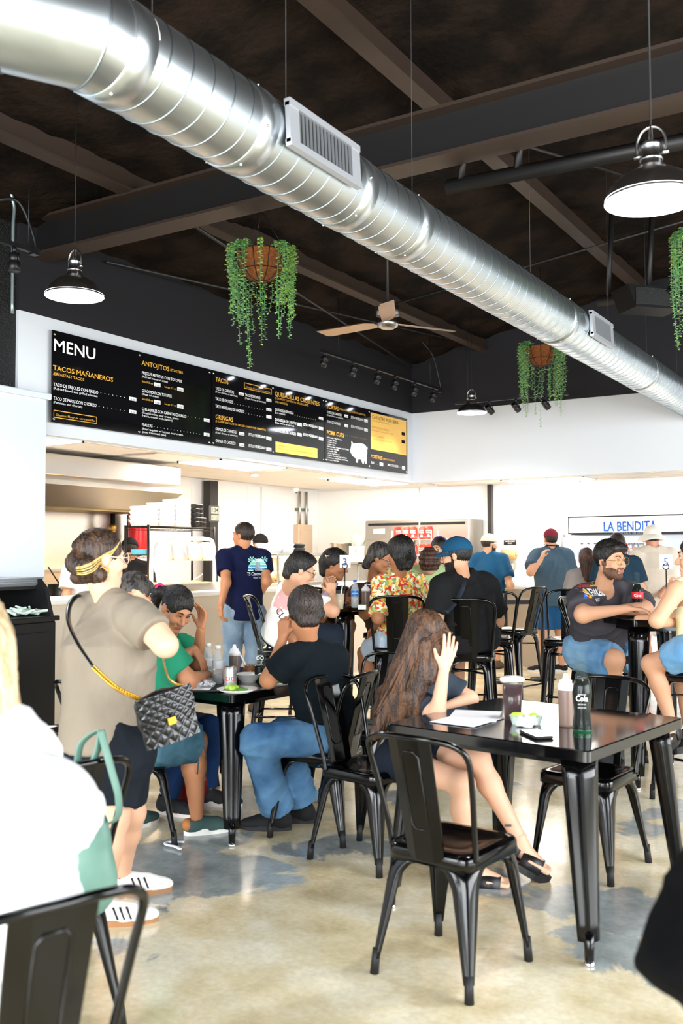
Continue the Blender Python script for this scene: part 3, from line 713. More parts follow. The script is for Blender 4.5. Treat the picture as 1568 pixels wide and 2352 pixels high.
P.t(0, 'GRINGA DE CHORIZO', 494.7, 1015, 540.6, .03, .006); P.tag(549.5, 1015, 561, 1026.6, '12.00'); P.t(0, 'ESTILO MORELIANO', 571, 1026.6, 610, .03, .006); P.tag(611.6, 1025, 623, 1036.7, '14.00')
P.t(1, 'QUESADILLAS CRUJIENTES', 631, 908.5, 733.5, .048, .012); P.t(1, '(2 CRUNCHY TOSTADAS W/ GRILLED CHEESE', 631.5, 916, 708, .021, .004); P.t(1, 'AND CARNITAS)', 631.5, 924.5, 660, .021, .004)
P.t(0, 'QUESADILLA SENCILLA', 631.5, 943, 674, .03, .006); P.t(0, '(Just cheese)', 631.5, 949, 654.5, .019); P.dots(677, 955, 729); P.tag(732, 955, 742, 965, '6.00')
P.t(0, 'QUESADILLA DE CARNITAS', 631.5, 966, 680.5, .03, .006); P.t(0, '(Your choice of carnitas)', 631.5, 972, 675, .019); P.tag(683, 968, 692.7, 980, '11.00'); P.t(0, 'ESTILO MORELIANO', 696.4, 977.6, 730.4, .03, .006); P.tag(732, 977.5, 742, 989, '13.00')
P.t(0, 'QUESADILLA DE CHORIZO', 631.5, 991.4, 679.6, .03, .006); P.tag(683, 991.5, 692.7, 1003, '11.00'); P.t(0, 'ESTILO MORELIANO', 696.4, 1000.6, 730.4, .03, .006); P.tag(732, 1001, 742, 1012, '13.00')
P.rect(3, 632.4, 1014, 728.6, 1052.6); P.t(4, 'Estilo Moreliano', 638, 1024.5, 665, .02); P.t(4, 'Spread of: Guac + Refried Beans + Grilled Cheese', 638, 1031, 717, .02)
P.done(B2)
P = Print()
P.t(1, 'TORTAS', 750.6, 937.5, 777, .048, .014); P.t(1, '(MEXICAN BREAD FILLED W/ CARNITAS)', 778.5, 941, 838.8, .021, .004)
P.t(0, 'TORTA DE CARNITAS', 750.6, 949, 783.7, .03, .006); P.t(0, '(Your choice of carnitas)', 750.6, 954.7, 787.7, .019); P.tag(790.7, 949.5, 799, 960, '11.00'); P.t(0, 'ESTILO MORELIANO', 806, 960.8, 834.5, .03, .006); P.tag(836.3, 960.5, 844.3, 971, '13.00')
P.t(0, 'TORTA DE CHORIZO', 750.6, 970.6, 781.5, .03, .006); P.tag(790.7, 971.5, 799, 982, '11.00'); P.t(0, 'ESTILO MORELIANO', 806, 982, 834.5, .03, .006); P.tag(836.3, 981.5, 844.3, 992, '13.00')
P.t(1, 'PORK CUTS', 750.6, 997, 789.8, .046, .014); P.dots(793, 1000, 844, 1)
for i, tx in enumerate(('1-9. Surtido / Mix Carnitas', '2. Lengua / Tongue', '3. Trompa / Snout', '3. Oreja / Ears', '2-5. Espaldilla / Shoulder (Soft Maciza)', '4. Costilla / Pork Rib', '5. Costilla / Ribs', '6. Buche / Pork Stomach', '7. Maciza / Pork Butt (Low Fat Meat)', '8. Chamorro / Pork Picnic (Soft Maciza)', '9. Cuerito / Pork Skin')):
    P.t(0, tx, 750.6, 1005.5 + 5.15 * i, 750.6 + len(tx) * 1.25, .017)
pig = [(.0, .5), (.04, .42), (.1, .36), (.13, .3), (.2, .26), (.3, .22), (.34, 0), (.42, 0), (.46, .2), (.62, .19), (.7, 0), (.78, 0), (.8, .2), (.86, .0), (.93, .02), (.93, .3), (.97, .5), (.97, .72), (1.0, .78), (.985, .9), (.965, .8), (.9, .9), (.8, .97), (.6, 1.0), (.4, .97), (.26, .93), (.2, .9), (.14, .96), (.07, 1.02), (.08, .86), (.05, .72)]
a = wp(803.8, 1060); b = wp(844, 1060); c = wp(824, 1017); m = P.l[0]
m.add([(BX + .0015, a.y + (b.y - a.y) * u, a.z + (c.z - a.z) * v) for u, v in pig], [tuple(range(len(pig)))])
P.rect(3, 851, 947, 933, 1046); P.t(2, 'CARNITAS POR LIBRA', 854, 961, 914.7, .046, .004); P.t(4, '(PLATE OF CARNITAS TO SHARE)', 854, 967, 894, .02)
P.t(4, 'MEDIA LIBRA DE CARNITAS', 854, 983, 892, .03); P.t(4, '(Half pound of carnitas and 4 tortillas)', 854, 989, 903, .018); P.tag(922, 990, 930, 1001, '12.00'); P.t(4, 'LIBRA DE CARNITAS', 854, 1002, 882, .03); P.t(4, '(1 pound of carnitas and 8 tortillas)', 854, 1008, 900, .018); P.tag(922, 1008, 930, 1019, '22.00'); P.t(4, "Don't forget onion, limes and chiles at the salsa bar!", 854, 1027, 926, .018)
P.t(1, 'POSTRES', 851.3, 1051.5, 878, .044, .014); P.t(1, '(MEXICAN DESSERTS)', 879.5, 1055.7, 906, .02, .004); P.t(0, 'FLAN', 852, 1064.5, 858.5, .03, .006); P.dots(860, 1066, 870); P.tag(871.8, 1060, 879.8, 1071, '5.00'); P.t(0, 'ARROZ CON LECHE', 890, 1070, 914, .03, .006); P.dots(915, 1073, 922); P.tag(923, 1068.5, 930, 1079, '5.00')
P.done(B3)
# ================================================================ metal chairs, stools and tables
def rsq(hx, hy, r, z, n=5, taper=0.0):
    out = []
    for cx_, cy_, a0 in ((hx - r, hy - r, 0), (-hx + r, hy - r, 90), (-hx + r, -hy + r, 180), (hx - r, -hy + r, 270)):
        for k in range(n + 1):
            a = radians(a0 + 90 * k / n); y = cy_ + r * sin(a); x = (cx_ + r * cos(a)) * (1 - taper * (y < 0)); out.append((x, y, z))
    return out
M_rub = mat('rubber_foot', '#121213', .6)
def angle_leg(c0, c1, z0, z1, w0, w1, wmid, sx, sy, n=14, arch=.22):
    """folded sheet leg: convex corner section whose two flanges flare into arches at the top"""
    rings = []
    for i in range(n + 1):
        t = i / n; tt = t
        cx_ = c0[0] + (c1[0] - c0[0]) * tt; cy_ = c0[1] + (c1[1] - c0[1]) * tt; z = z0 + (z1 - z0) * tt
        if t < arch:
            q = 1 - t / arch; w = wmid + (w0 - wmid) * (1 - sqrt(max(0, 1 - q * q)))
        else: w = wmid + (w1 - wmid) * (t - arch) / (1 - arch)
        o = []; inn = []
        for k in range(9):
            a = (k / 8); ang = a * pi / 2; e = .62
            x = w * (1 - abs(cos(ang)) ** e) if k < 9 else 0; y = w * (1 - abs(sin(ang)) ** e)
            o.append((cx_ - sx * x, cy_ - sy * y, z)); d = .006
            inn.append((cx_ - sx * (x * .96 + d), cy_ - sy * (y * .96 + d), z))
        rings.append(o + inn[::-1])
    return MB().loft(rings)
def make_chair(name, label, group, sh=.45, bh=.85, foot=.205, stool=False, spl=.085):
    t = empty(name, (0, 0, 0), 0, label, 'bar stool' if stool else 'chair', group)
    hs = .178
    m = MB(); m.loft([rsq(hs + .004, hs + .004, .05, sh - .05, taper=.05), rsq(hs + .002, hs + .002, .05, sh - .012, taper=.05), rsq(hs - .004, hs - .004, .05, sh, taper=.05), rsq(hs - .03, hs - .03, .045, sh + .001, taper=.05), rsq(hs - .045, hs - .05, .045, sh - .006, taper=.05), rsq(.06, .06, .04, sh - .012), rsq(.005, .005, .004, sh - .012)], cap=True)
    m.build('seat', M_blackgloss, t)
    for sx in (-1, 1):
        for sy in (-1, 1):
            c0 = (sx * (hs - .002) * (1 if sy > 0 else .95), sy * (hs - .002)); c1 = (sx * foot, sy * (foot + (.03 if sy < 0 else .01)))
            zf = .055; c1b = (c0[0] + (c1[0] - c0[0]) * (sh - .04 - zf) / (sh - .04), c0[1] + (c1[1] - c0[1]) * (sh - .04 - zf) / (sh - .04))
            lg = angle_leg(c0, c1b, sh - .035, zf, .172, .026, .062 if not stool else .055, sx, sy, arch=.30 if not stool else .13).build('leg', M_blackgloss, t)
            MB().tube([(c1b[0] - sx * .014, c1b[1] - sy * .014, zf + .03), (c1[0] - sx * .014, c1[1] - sy * .014, .0)], [.0145, .0165], n=10).build('rubber_foot', M_rub, lg)
    b = bh - sh
    hw = .2; path = [(-.172, -.135, sh - .02), (-.176, -.15, sh + .06 * b / .4), (-.196, -.2, sh + .25 * b / .4), (-.2, -.235, sh + .345 * b / .4), (-.165, -.262, sh + b - .015), (-.09, -.285, sh + b), (0, -.292, sh + b + .002)]
    full = path + [(-x, y, z) for x, y, z in path[-2::-1]]
    MB().tube(bez(full, 6), .0105, n=10).build('back_frame', M_blackgloss, t)
    rings = []
    for f in np.linspace(0, 1, 7):
        z = sh - .035 + (b + .03) * f; y = -.182 - .108 * f ** 1.1; w = spl * (.86 + .14 * f)
        rings.append([(-w, y + .006, z), (-w * .5, y - .003, z), (w * .5, y - .003, z), (w, y + .006, z), (w, y + .012, z), (w * .5, y + .003, z), (-w * .5, y + .003, z), (-w, y + .012, z)])
    sp = MB().loft(rings, smooth=False).build('back_splat', M_blackgloss, t)
    em = [(-.034, .86), (-.034, .3), (-.02, .26), (.02, .26), (.034, .3), (.034, .86), (.02, .9), (-.02, .9)]
    m = MB()
    for s in (-1, 1): m.tube([(x, -.182 - .108 * f ** 1.1 + s * .003, sh - .035 + (b + .03) * f) for x, f in em], .0042, n=5, closed=True)
    m.build('embossed_ridge', M_blackgloss, sp)
    if stool:
        z = .24; f = .178 + (foot - .178) * (sh - z) / sh
        c = [(-f, -f), (f, -f), (f, f), (-f, f)]
        for i in range(4):
            a, b_ = c[i], c[(i + 1) % 4]; MB().tube([(a[0] * .97, a[1] * .97, z + .02 * (i % 2)), (b_[0] * .97, b_[1] * .97, z + .02 * (i % 2))], .0085, n=8).build('foot_rail', M_blackgloss, t)
        m = MB().tube([(-.16, -.16, sh - .13), (.16, .16, sh - .13)], .008, n=6).tube([(.16, -.16, sh - .14), (-.16, .16, sh - .14)], .008, n=6); m.build('cross_brace', M_blackgloss, t)
    return t
chair0 = make_chair('metal_chair', 'empty glossy black metal chair in the near foreground, back toward the camera', 'black metal dining chairs')
def front(dx, dy): return atan2(dy, dx) - pi / 2       # rotation that turns the chair front (+Y) to (dx, dy)
chair0.location = (-1.50, 3.17, 0); chair0.rotation_euler = (0, 0, radians(-6)); G1 = 'black metal dining chairs'
dup(chair0, (-1.42, 4.50, 0), radians(180 - 8), 'black metal chair at the far side of the right dining table', G1)
CH_girl = (-2.36, 4.06, 0); dup(chair0, CH_girl, radians(-90 - 8), 'black metal chair under the long haired girl', G1)
CH_boy = (-2.80, 4.30, 0); dup(chair0, CH_boy, radians(90 + 6), 'black metal chair under the boy in the dark tee', G1)
CH_man = (-3.52, 3.55, 0); dup(chair0, CH_man, radians(-12), 'black metal chair under the man in green at the left table', G1)
CH_gw = (-4.12, 4.62, 0); dup(chair0, CH_gw, radians(-88), 'black metal chair under the woman in green, beyond the left table', G1)
dup(chair0, (-2.92, 4.98, 0), radians(172), 'black metal chair at the far side of the left table, behind the boy', G1)
CH_bag = (-2.36, 2.12, 0); dup(chair0, (-2.44, 2.08, 0), radians(90 - 12), 'black metal chair with the mint green bag hung on its back', G1)
CH_fg = (-1.61, 1.285, 0); dup(chair0, CH_fg, radians(90 - 18), 'black metal chair cropped by the lower left corner', G1)
dup(chair0, PZ(135, 1880, 0) + Vector((-.25, .1, 0)), radians(150), 'black metal chair half hidden behind the standing woman, by the black cabinet', G1)

stool0 = make_chair('bar_stool', 'black metal bar stool under the woman in the flowered shirt', 'black metal bar stools', sh=.76, bh=1.15, foot=.21, stool=True)
G2 = 'black metal bar stools'
ST_floral = PD(915, 1272, 6.75); ST_floral.z = 0
def floor_at(px, dep):
    p = PD(px, 1272, dep); p.z = 0; return p
def facing(p, q): return front(q[0] - p[0], q[1] - p[1])
HA = Vector((-4.24, 6.89, 0)); HB = Vector((-1.605, 6.54, 0))
ST = dict(floral=floor_at(908, 7.42), cap=floor_at(1075, 6.95), youth=floor_at(650, 7.35), phone=floor_at(730, 8.7), brown=floor_at(890, 8.75), grey=floor_at(1385, 6.75), yellow=floor_at(1600, 5.75))
stool0.location = ST['floral']; stool0.rotation_euler = (0, 0, facing(ST['floral'], HA) - .55)
dup(stool0, ST['cap'], front(-.35, 1), 'black metal bar stool under the man in the blue cap', G2)
dup(stool0, ST['youth'], front(.95, .5), 'black metal bar stool under the youth in the white printed shirt', G2)
dup(stool0, ST['phone'], facing(ST['phone'], HA), 'black metal bar stool under the woman holding the phone', G2)
dup(stool0, ST['brown'], facing(ST['brown'], HA), 'black metal bar stool under the man in brown', G2)
dup(stool0, ST['grey'], front(1, -.15), 'black metal bar stool under the man in the grey racing tee', G2)
dup(stool0, ST['yellow'], front(-1, .35), 'black metal bar stool under the woman in the yellow top', G2)
dup(stool0, floor_at(1176, 9.1), front(-1, .25), 'empty black metal bar stool between the blue cap man and the order counter', G2)
dup(stool0, floor_at(1125, 8.2), front(-.5, 1), 'empty black bar stool partly hidden behind the blue cap man', G2)
dup(stool0, floor_at(1300, 8.0), front(.2, -1), 'black bar stool behind the man in the grey racing tee', G2)

def make_table(name, label, S, H, lw, group):
    t = empty(name, (0, 0, 0), 0, label, 'table', group); h = S / 2
    m = MB(); m.loft([rsq(h - .012, h - .012, .02, H - .045), rsq(h, h, .022, H - .042), rsq(h, h, .022, H - .004), rsq(h - .004, h - .004, .02, H)], smooth=False); m.build('table_top', M_tabletop, t)
    i = h - .1; m = MB()
    for s in (-1, 1): m.box((0, s * i, H - .06), (2 * i, .02, .04)).box((s * i, 0, H - .06), (.02, 2 * i, .04))
    m.build('apron', M_blackgloss, t)
    for sx in (-1, 1):
        for sy in (-1, 1):
            c0 = (sx * (h - .02), sy * (h - .02)); c1 = (sx * (h + .012), sy * (h + .012)); zf = .085
            rings = []
            for k in range(11):
                f = k / 10; w = lw * (1 - .42 * f); x = c0[0] + (c1[0] - c0[0]) * f; y = c0[1] + (c1[1] - c0[1]) * f; z = H - .05 + (zf - H + .05) * f; r = []
                for q in range(7):
                    a = q / 6 * pi / 2; r.append((x - sx * w * (1 - cos(a)), y - sy * w * (1 - sin(a)), z))
                r.append((x - sx * w * .95, y - sy * w * .95, z)); rings.append(r)
            lg = MB().loft(rings).build('leg', M_blackgloss, t); c = (c1[0] - sx * .027, c1[1] - sy * .027)
            MB().tube([(c[0], c[1], zf + .03), (c[0], c[1], .018)], [.02, .017], n=12).build('leg_sleeve', M_blackgloss, lg)
            MB().lathe([(.018, 0), (.021, .004), (.018, .012), (.012, .02)], 14, c=(c[0], c[1], 0)).build('glide_foot', M_chrome, lg)
    return t
M_tabletop = mat('table_top_black', '#060608', .1, coat=.5, spec=.5)
T1 = make_table('dining_table', 'black metal dining table at the right with the cola bottle and phone', .914, .76, .1, 'black metal dining tables'); T1.location = (-1.463, 3.925, 0); T1.rotation_euler = (0, 0, radians(-8.3))
T2 = dup(T1, (-3.455, 4.345, 0), radians(-5), 'black metal dining table at the left with plates and water bottles')
TH = make_table('high_table', 'tall black bar table with the number 3 sign', .61, 1.05, .1, 'tall black bar tables'); TH.location = HA; TH.rotation_euler = (0, 0, radians(74))
dup(TH, HB + Vector((.0, -.05, 0)), radians(44), 'tall black bar table at the right with the red label cola bottle')
# ================================================================ people: bodies, clothes, hair
def V3(p): return Vector(p)
def skin(col, name): return mat('skin_' + name, col, .5, col2=None, bump=.03, bscale=250, spec=.35)
SK = dict(fair=skin('#d8a98c', 'fair'), tan=skin('#b97f5b', 'tan'), brown=skin('#a56f4d', 'brown'), light=skin('#cb9878', 'light'), red=skin('#cc8f74', 'red'))
M_lip = mat('lips', '#9c5f52', .45); M_eye = mat('eye_white', '#e8e4df', .25); M_iris = mat('iris_brown', '#20130c', .2); M_nail = mat('finger_nail', '#f1d9cd', .3)
def hairm(name, a, b): return mat('hair_' + name, a, .42, col2=b, nscale=9, bump=.55, bscale=26, stretch=(6, 6, .8), mixpos=(.42, .6))
HR = dict(black=hairm('black', '#0d0a09', '#1f1915'), dark=hairm('dark', '#1a120e', '#33241b'), brown=hairm('brown', '#2a190f', '#573820'), curl=hairm('curl', '#2c1a12', '#5b3626'), streak=hairm('streak', '#231711', '#4a3320'), blond=hairm('blond', '#b59a72', '#dcc7a0'), grey=hairm('grey', '#1a1614', '#4b443f'), blondhi=hairm('blondhi', '#c9a255', '#e3c27b'))
def cloth(name, a, b=None, bump=.7): return mat('cloth_' + name, a, .88, col2=b, nscale=5, bump=bump, bscale=7, mixpos=(.3, .7), stretch=(1, 1, .55), spec=.2)
def denim(name, a, b): return mat('denim_' + name, a, .85, col2=b, nscale=3.2, bump=.8, bscale=9, mixpos=(.35, .68), ndet=4, spec=.2)

class Head:
    def __init__(s, c, f, up=(0, 0, 1), sc=1.0):
        s.beard = 0; s.c = V3(c); s.f = V3(f).normalized(); s.l = V3(up).cross(s.f).normalized(); s.u = s.f.cross(s.l); s.s = sc
    def p(s, l, f, u): return s.c + (s.l * l + s.f * f + s.u * u) * s.s
    def ax(s): return (s.l, s.f, s.u)
    def solid(s, neck=None, nr=.055):
        S = Solid(.02); k = s.s
        S.ell(s.p(0, -.012, .032), s.ax(), (.073 * k, .093 * k, .088 * k)); S.ell(s.p(0, .022, -.03), s.ax(), (.060 * k, .066 * k, .082 * k), .03)
        for q in (-1, 1):
            S.cone(s.p(q * .047, .005, -.06), s.p(q * .012, .066, -.096), .026 * k, .022 * k, .025)
            S.ell(s.p(q * .0745, -.008, -.004), s.ax(), (.010 * k, .020 * k, .031 * k), .008)
            S.ball(s.p(q * .038, .062, -.028), .026 * k, .02)
        S.cone(s.p(-.03, .082, .026), s.p(.03, .082, .026), .012 * k, .012 * k, .015)
        for q in (-1, 1): S.ball(s.p(q * .031, .098, .006), .015 * k, .012, sub=True)
        S.cone(s.p(0, .090, .006), s.p(0, .110, -.028), .008 * k, .0135 * k, .012)
        for q in (-1, 1): S.ball(s.p(q * .012, .098, -.033), .0095 * k, .008)
        S.cone(s.p(-.017, .084, -.060), s.p(.017, .084, -.060), .0105 * k, .0105 * k, .008); S.cone(s.p(-.013, .083, -.070), s.p(.013, .083, -.070), .0105 * k, .0105 * k, .006)
        for q in (-1, 1): S.ball(s.p(q * .031, .073, .004), .0135 * k, .004)
        if neck is not None: S.cone(s.p(0, -.022, -.06), neck, nr * k, (nr + .004) * k, .03)
        return S
    def pick(s, fc):
        P = fc - np.array(s.c); l = P @ np.array(s.l) / s.s; f = P @ np.array(s.f) / s.s; u = P @ np.array(s.u) / s.s
        m = np.zeros(len(fc), int); m[(np.abs(l) < .026 - np.abs(u + .065) * .9) & (np.abs(u + .065) < .0125) & (f > .078)] = 1
        if s.beard:
            lp = (np.abs(l) < .024) & (np.abs(u + .065) < .0125) & (f > .07)
            bd_ = ((u < -.066 + np.abs(l) * .38) & (f > .0) & (u > -.13)) | ((np.abs(u + .048) < .0055) & (np.abs(l) < .032) & (f > .07)) | ((np.abs(l) > .05) & (u < -.0) & (f > .0) & (f < .022))
            m[bd_ & ~lp] = 2
        return m
    def eyes(s, parent, brow=None, closed=False):
        m = MB()
        for q in (-1, 1):
            c = s.p(q * .031, .0745, .004); R = Matrix((s.l, s.u, s.f)).transposed()
            if not closed:
                m.mat(0).lathe([(.0001, .0138 * s.s), (.006 * s.s, .0124 * s.s), (.0105 * s.s, .009 * s.s), (.0125 * s.s, .004 * s.s)], 14, c=c, R=R, cap=False)
                m.mat(1).lathe([(.0001, .0148 * s.s), (.0035 * s.s, .0142 * s.s), (.0062 * s.s, .0128 * s.s)], 12, c=c, R=R, cap=False)
            m.mat(1).tube([s.p(q * .017, .089, .006), s.p(q * .026, .091, .0125), s.p(q * .036, .089, .0125), s.p(q * .046, .080, .005)], .0016 * s.s if not closed else .0024 * s.s, n=5)
        m.build('eyes', [M_eye, M_iris], parent)
        m = MB()
        for q in (-1, 1): m.tube([s.p(q * .014, .094, .027), s.p(q * .028, .0955, .035), s.p(q * .048, .083, .030)], [.0036 * s.s, .004 * s.s, .0018 * s.s], n=6)
        m.build('eyebrows', brow or HR['dark'], parent)
    def glasses(s, parent, m, lens=None, r=.022):
        g = MB()
        for q in (-1, 1):
            g.tube([s.p(q * .033 + r * 1.15 * cos(a), .106 - .004 * abs(cos(a)), .002 + r * sin(a)) for a in np.linspace(0, 2 * pi, 21)[:-1]], .0017 * s.s, n=5, closed=True)
            g.tube([s.p(q * .058, .102, .006), s.p(q * .074, .08, .006), s.p(q * .080, .0, .008), s.p(q * .078, -.02, -.004)], .002 * s.s, n=5)
        g.tube([s.p(-.009, .107, .005), s.p(.009, .107, .005)], .0017 * s.s, n=5); o = g.build('glasses', m, parent)
        if lens:
            l = MB()
            for q in (-1, 1): l.add([s.p(q * .033 + r * 1.1 * cos(a), .105, .002 + r * .95 * sin(a)) for a in np.linspace(0, 2 * pi, 21)[:-1]], [tuple(range(20))])
            l.build('lens', lens, o)
    def hair(s, style, parent, m, h=.009, extra=None, name='hair'):
        S = Solid(.02); k = s.s; c = s.p(0, -.014, .034)
        def pl(l, f, u, nf, nu): 
            nn = (s.f * nf + s.u * nu).normalized(); return (np.array(s.p(l, f, u)), np.array(nn))
        if style in ('short', 'fade', 'bald'):
            S.ell(c, s.ax(), (.082 * k, .104 * k, .099 * k), clip=[pl(0, .058, .058, .80, -.60), pl(0, -.05, -.075 if style == 'short' else -.05, -.1, -1)])
            if style == 'short': S.ell(s.p(0, .05, .095), s.ax(), (.05 * k, .03 * k, .022 * k), .02)
        else:
            S.ell(c, s.ax(), (.081 * k, .103 * k, .097 * k), clip=[pl(0, -.02, -.09, 0, -1)]); S.ell(s.p(0, .106, -.045), s.ax(), (.066 * k, .07 * k, .105 * k), .012, sub=True)
            for q in (-1, 1): S.ell(s.p(q * .085, .012, -.02), s.ax(), (.014 * k, .026 * k, .036 * k), .008, sub=True) if style == 'up' else None
        s.clip = [pl(0, .058, .058, .80, -.60), pl(0, -.05, -.12, -.1, -1)]
        if extra: extra(S, s)
        me = S.mesh(name, h, m); co = np.empty(len(me.vertices) * 3); me.vertices.foreach_get('co', co); co = co.reshape(-1, 3); cc = np.array(s.c); rd_ = co - cc; rd_ /= np.linalg.norm(rd_, axis=1)[:, None] + 1e-9
        loc = (co - cc) @ np.array([list(s.l), list(s.f), list(s.u)]).T / k
        ph = np.arctan2(loc[:, 0], -loc[:, 1] + .02); co += rd_ * (.0022 * np.sin(ph * 37 + 9 * np.sin(loc[:, 2] * 40)) + .0016 * np.sin(ph * 71 + loc[:, 2] * 60))[:, None] * k
        me.vertices.foreach_set('co', co.ravel()); me.update()
        o = link(name, me, parent); return o
    def cap(s, parent, m, brimdir=1.0, back=False, brim=True, h=.009):
        S = Solid(.012); k = s.s
        S.ell(s.p(0, -.010, .045), s.ax(), (.091 * k, .112 * k, .095 * k), clip=[(np.array(s.p(0, 0, .035)), np.array(-s.u))])
        S.ball(s.p(0, -.01, .14), .008 * k, .004); o = link('cap', S.mesh('cap', h, m), parent)
        if brim:
            b = MB(); rows = []
            for r0, dz in ((.0, 0), (.5, -.004), (1, -.022)):
                rows.append([s.p(.072 * sin(a) * (1 + .0 * r0), brimdir * (.085 * cos(a) + .005 + .075 * r0 * max(cos(a), 0) ** .5), .04 + dz - .012 * abs(sin(a))) for a in np.linspace(-pi / 2, pi / 2, 15)])
            vs = [q for r in rows for q in r]; vs += [q - s.u * .004 for q in vs]; n = 15; fs = []
            for i in range(2):
                for j in range(n - 1): fs += [(i * n + j, i * n + j + 1, (i + 1) * n + j + 1, (i + 1) * n + j), (45 + i * n + j, 45 + (i + 1) * n + j, 45 + (i + 1) * n + j + 1, 45 + i * n + j + 1)]
            for j in range(n - 1): fs.append((30 + j, 31 + j, 76 + j, 75 + j))
            b.add(vs, fs, True); b.build('brim', m, o)
        return o

def add_hand(S, w, d, nrm, side, curl=.5, spread=.012, s=1.0, thumb=.6):
    """palm, four fingers of unequal length bent toward nrm, thumb leaving the side of the palm"""
    d = V3(d).normalized(); nrm = V3(nrm); nrm = (nrm - d * nrm.dot(d)).normalized(); t = d.cross(nrm) * side
    w = V3(w); L = [.074, .083, .077, .060]; tips = []
    for i in range(4):
        o = (1.5 - i); a = w + t * (o * .011 * s) + d * .012 * s; kn = w + d * (.088 - .004 * abs(o - .5)) * s + t * (o * .0205 * s)
        S.cone(a, kn, .0135 * s, .0105 * s, .012)
        l = L[i] * s; c1 = curl * 1.0; c2 = curl * 2.0; fd = (d + t * (o * spread * 6)).normalized()
        d1 = (fd * cos(c1) + nrm * sin(c1)); d2 = (fd * cos(c2) + nrm * sin(c2)); m1 = kn + d1 * l * .52; m2 = m1 + d2 * l * .48
        S.cone(kn, m1, .0098 * s, .0086 * s, .005); S.cone(m1, m2, .0086 * s, .0068 * s, .004); tips.append((m2, d2))
    b = w + t * .022 * s + d * .022 * s; m1 = b + (t * .75 + d * .75 + nrm * thumb * .6).normalized() * .042 * s; m2 = m1 + (t * .35 + d * .9 + nrm * thumb * .8).normalized() * .036 * s
    S.cone(b, m1, .0135 * s, .0105 * s, .012); S.cone(m1, m2, .0105 * s, .008 * s, .004)
    return tips

def shoe(parent, ankle, d, n, mU, mS, L=.275, low=False, soleh=.028, name='shoe', W=.047, h=.008):
    d = V3(d).normalized(); n = V3(n); n = (n - d * n.dot(d)).normalized(); s = n.cross(d); A = V3(ankle)
    o = A - n * .085
    def q(u, v, w): return o + d * u + s * v + n * w
    S = Solid(.03)
    S.ell(q(-.02, 0, .045), (d, s, n), (.055, .040, .05)); S.ell(q(.10, 0, .028), (d, s, n), (.115, W, .040)); S.cone(q(.0, 0, .06), q(.1, 0, .045), .037, .032)
    if not low: S.cone(q(-.012, 0, .06), q(-.012, 0, .095), .042, .040)
    S.cone(q(-.012, 0, .088), q(-.012, 0, .14), .036, .036, .004, sub=True)
    cl = [(np.array(q(0, 0, soleh * .5)), np.array(-n))]
    S.p = [tuple(list(p[:6]) + [cl] + list(p[7:])) if not p[7] else p for p in S.p]
    u = link(name, S.mesh(name, h, mU), parent)
    out = []
    for k in range(24):
        a = 2 * pi * k / 24; x = cos(a); y = sin(a); out.append((.07 + (L / 2 + .003) * x, (W + .003) * y * (1 - .12 * (x < 0) - .1 * x)))
    MB().prism(out, 0, soleh, lambda a, b, c: q(a, b, c)).build('sole', mS, u)
    return u, q

def project(shape, target, dirn, off=.002):
    """lay a flat mesh onto a curved cloth surface"""
    dg = bpy.context.evaluated_depsgraph_get(); bvh = BVHTree.FromPolygons([v.co[:] for v in target.data.vertices], [p.vertices[:] for p in target.data.polygons])
    d = V3(dirn).normalized()
    out = []
    for v in shape:
        h = bvh.ray_cast(V3(v) - d * .6, d, 1.5); out.append((h[0] - d * off) if h[0] is not None else None)
    return out
def print_on(shirt, name, items, dirn, m):
    """items: list of (verts, faces) flat; rays travel along dirn"""
    mb = MB()
    for vs, fs in items:
        pv = project(vs, shirt, dirn); 
        for f in fs:
            if all(pv[i] is not None for i in f): 
                k = len(mb.v); mb.v += [tuple(pv[i]) for i in f]; mb.f.append(tuple(range(k, k + len(f)))); mb.m.append(0); mb.sm.append(False)
    if mb.v: return mb.build(name, m, shirt, kind='stuff')
def flat_text(txt, o, x, y, cap, width=None, bold=0, sub=2):
    t = MB(); put_text(t, txt, (0, 0, 0), (1, 0, 0), (0, 1, 0), cap, width, bold, center=True)
    bm = bmesh.new(); me = t.mesh('t', []); bm.from_mesh(me); bmesh.ops.triangulate(bm, faces=bm.faces)
    if sub: bmesh.ops.subdivide_edges(bm, edges=[e for e in bm.edges if e.calc_length() > cap * .5], cuts=1)
    vs = [V3(o) + V3(x) * v.co.x + V3(y) * v.co.y for v in bm.verts]; bm.verts.ensure_lookup_table(); fs = [tuple(v.index for v in f.verts) for f in bm.faces]; bm.free(); bpy.data.meshes.remove(me); return vs, fs
def flat_poly(pts, o, x, y, grid=.012):
    """polygon filled with small cells"""
    bm = bmesh.new(); vs = [bm.verts.new((a, b, 0)) for a, b in pts]; bm.faces.new(vs); bmesh.ops.triangulate(bm, faces=bm.faces)
    for _ in range(4):
        ed = [e for e in bm.edges if e.calc_length() > grid * 2]
        if not ed: break
        bmesh.ops.subdivide_edges(bm, edges=ed, cuts=1); bmesh.ops.triangulate(bm, faces=bm.faces)
    bm.verts.index_update(); out = [V3(o) + V3(x) * v.co.x + V3(y) * v.co.y for v in bm.verts]; fs = [tuple(v.index for v in f.verts) for f in bm.faces]; bm.free(); return out, fs

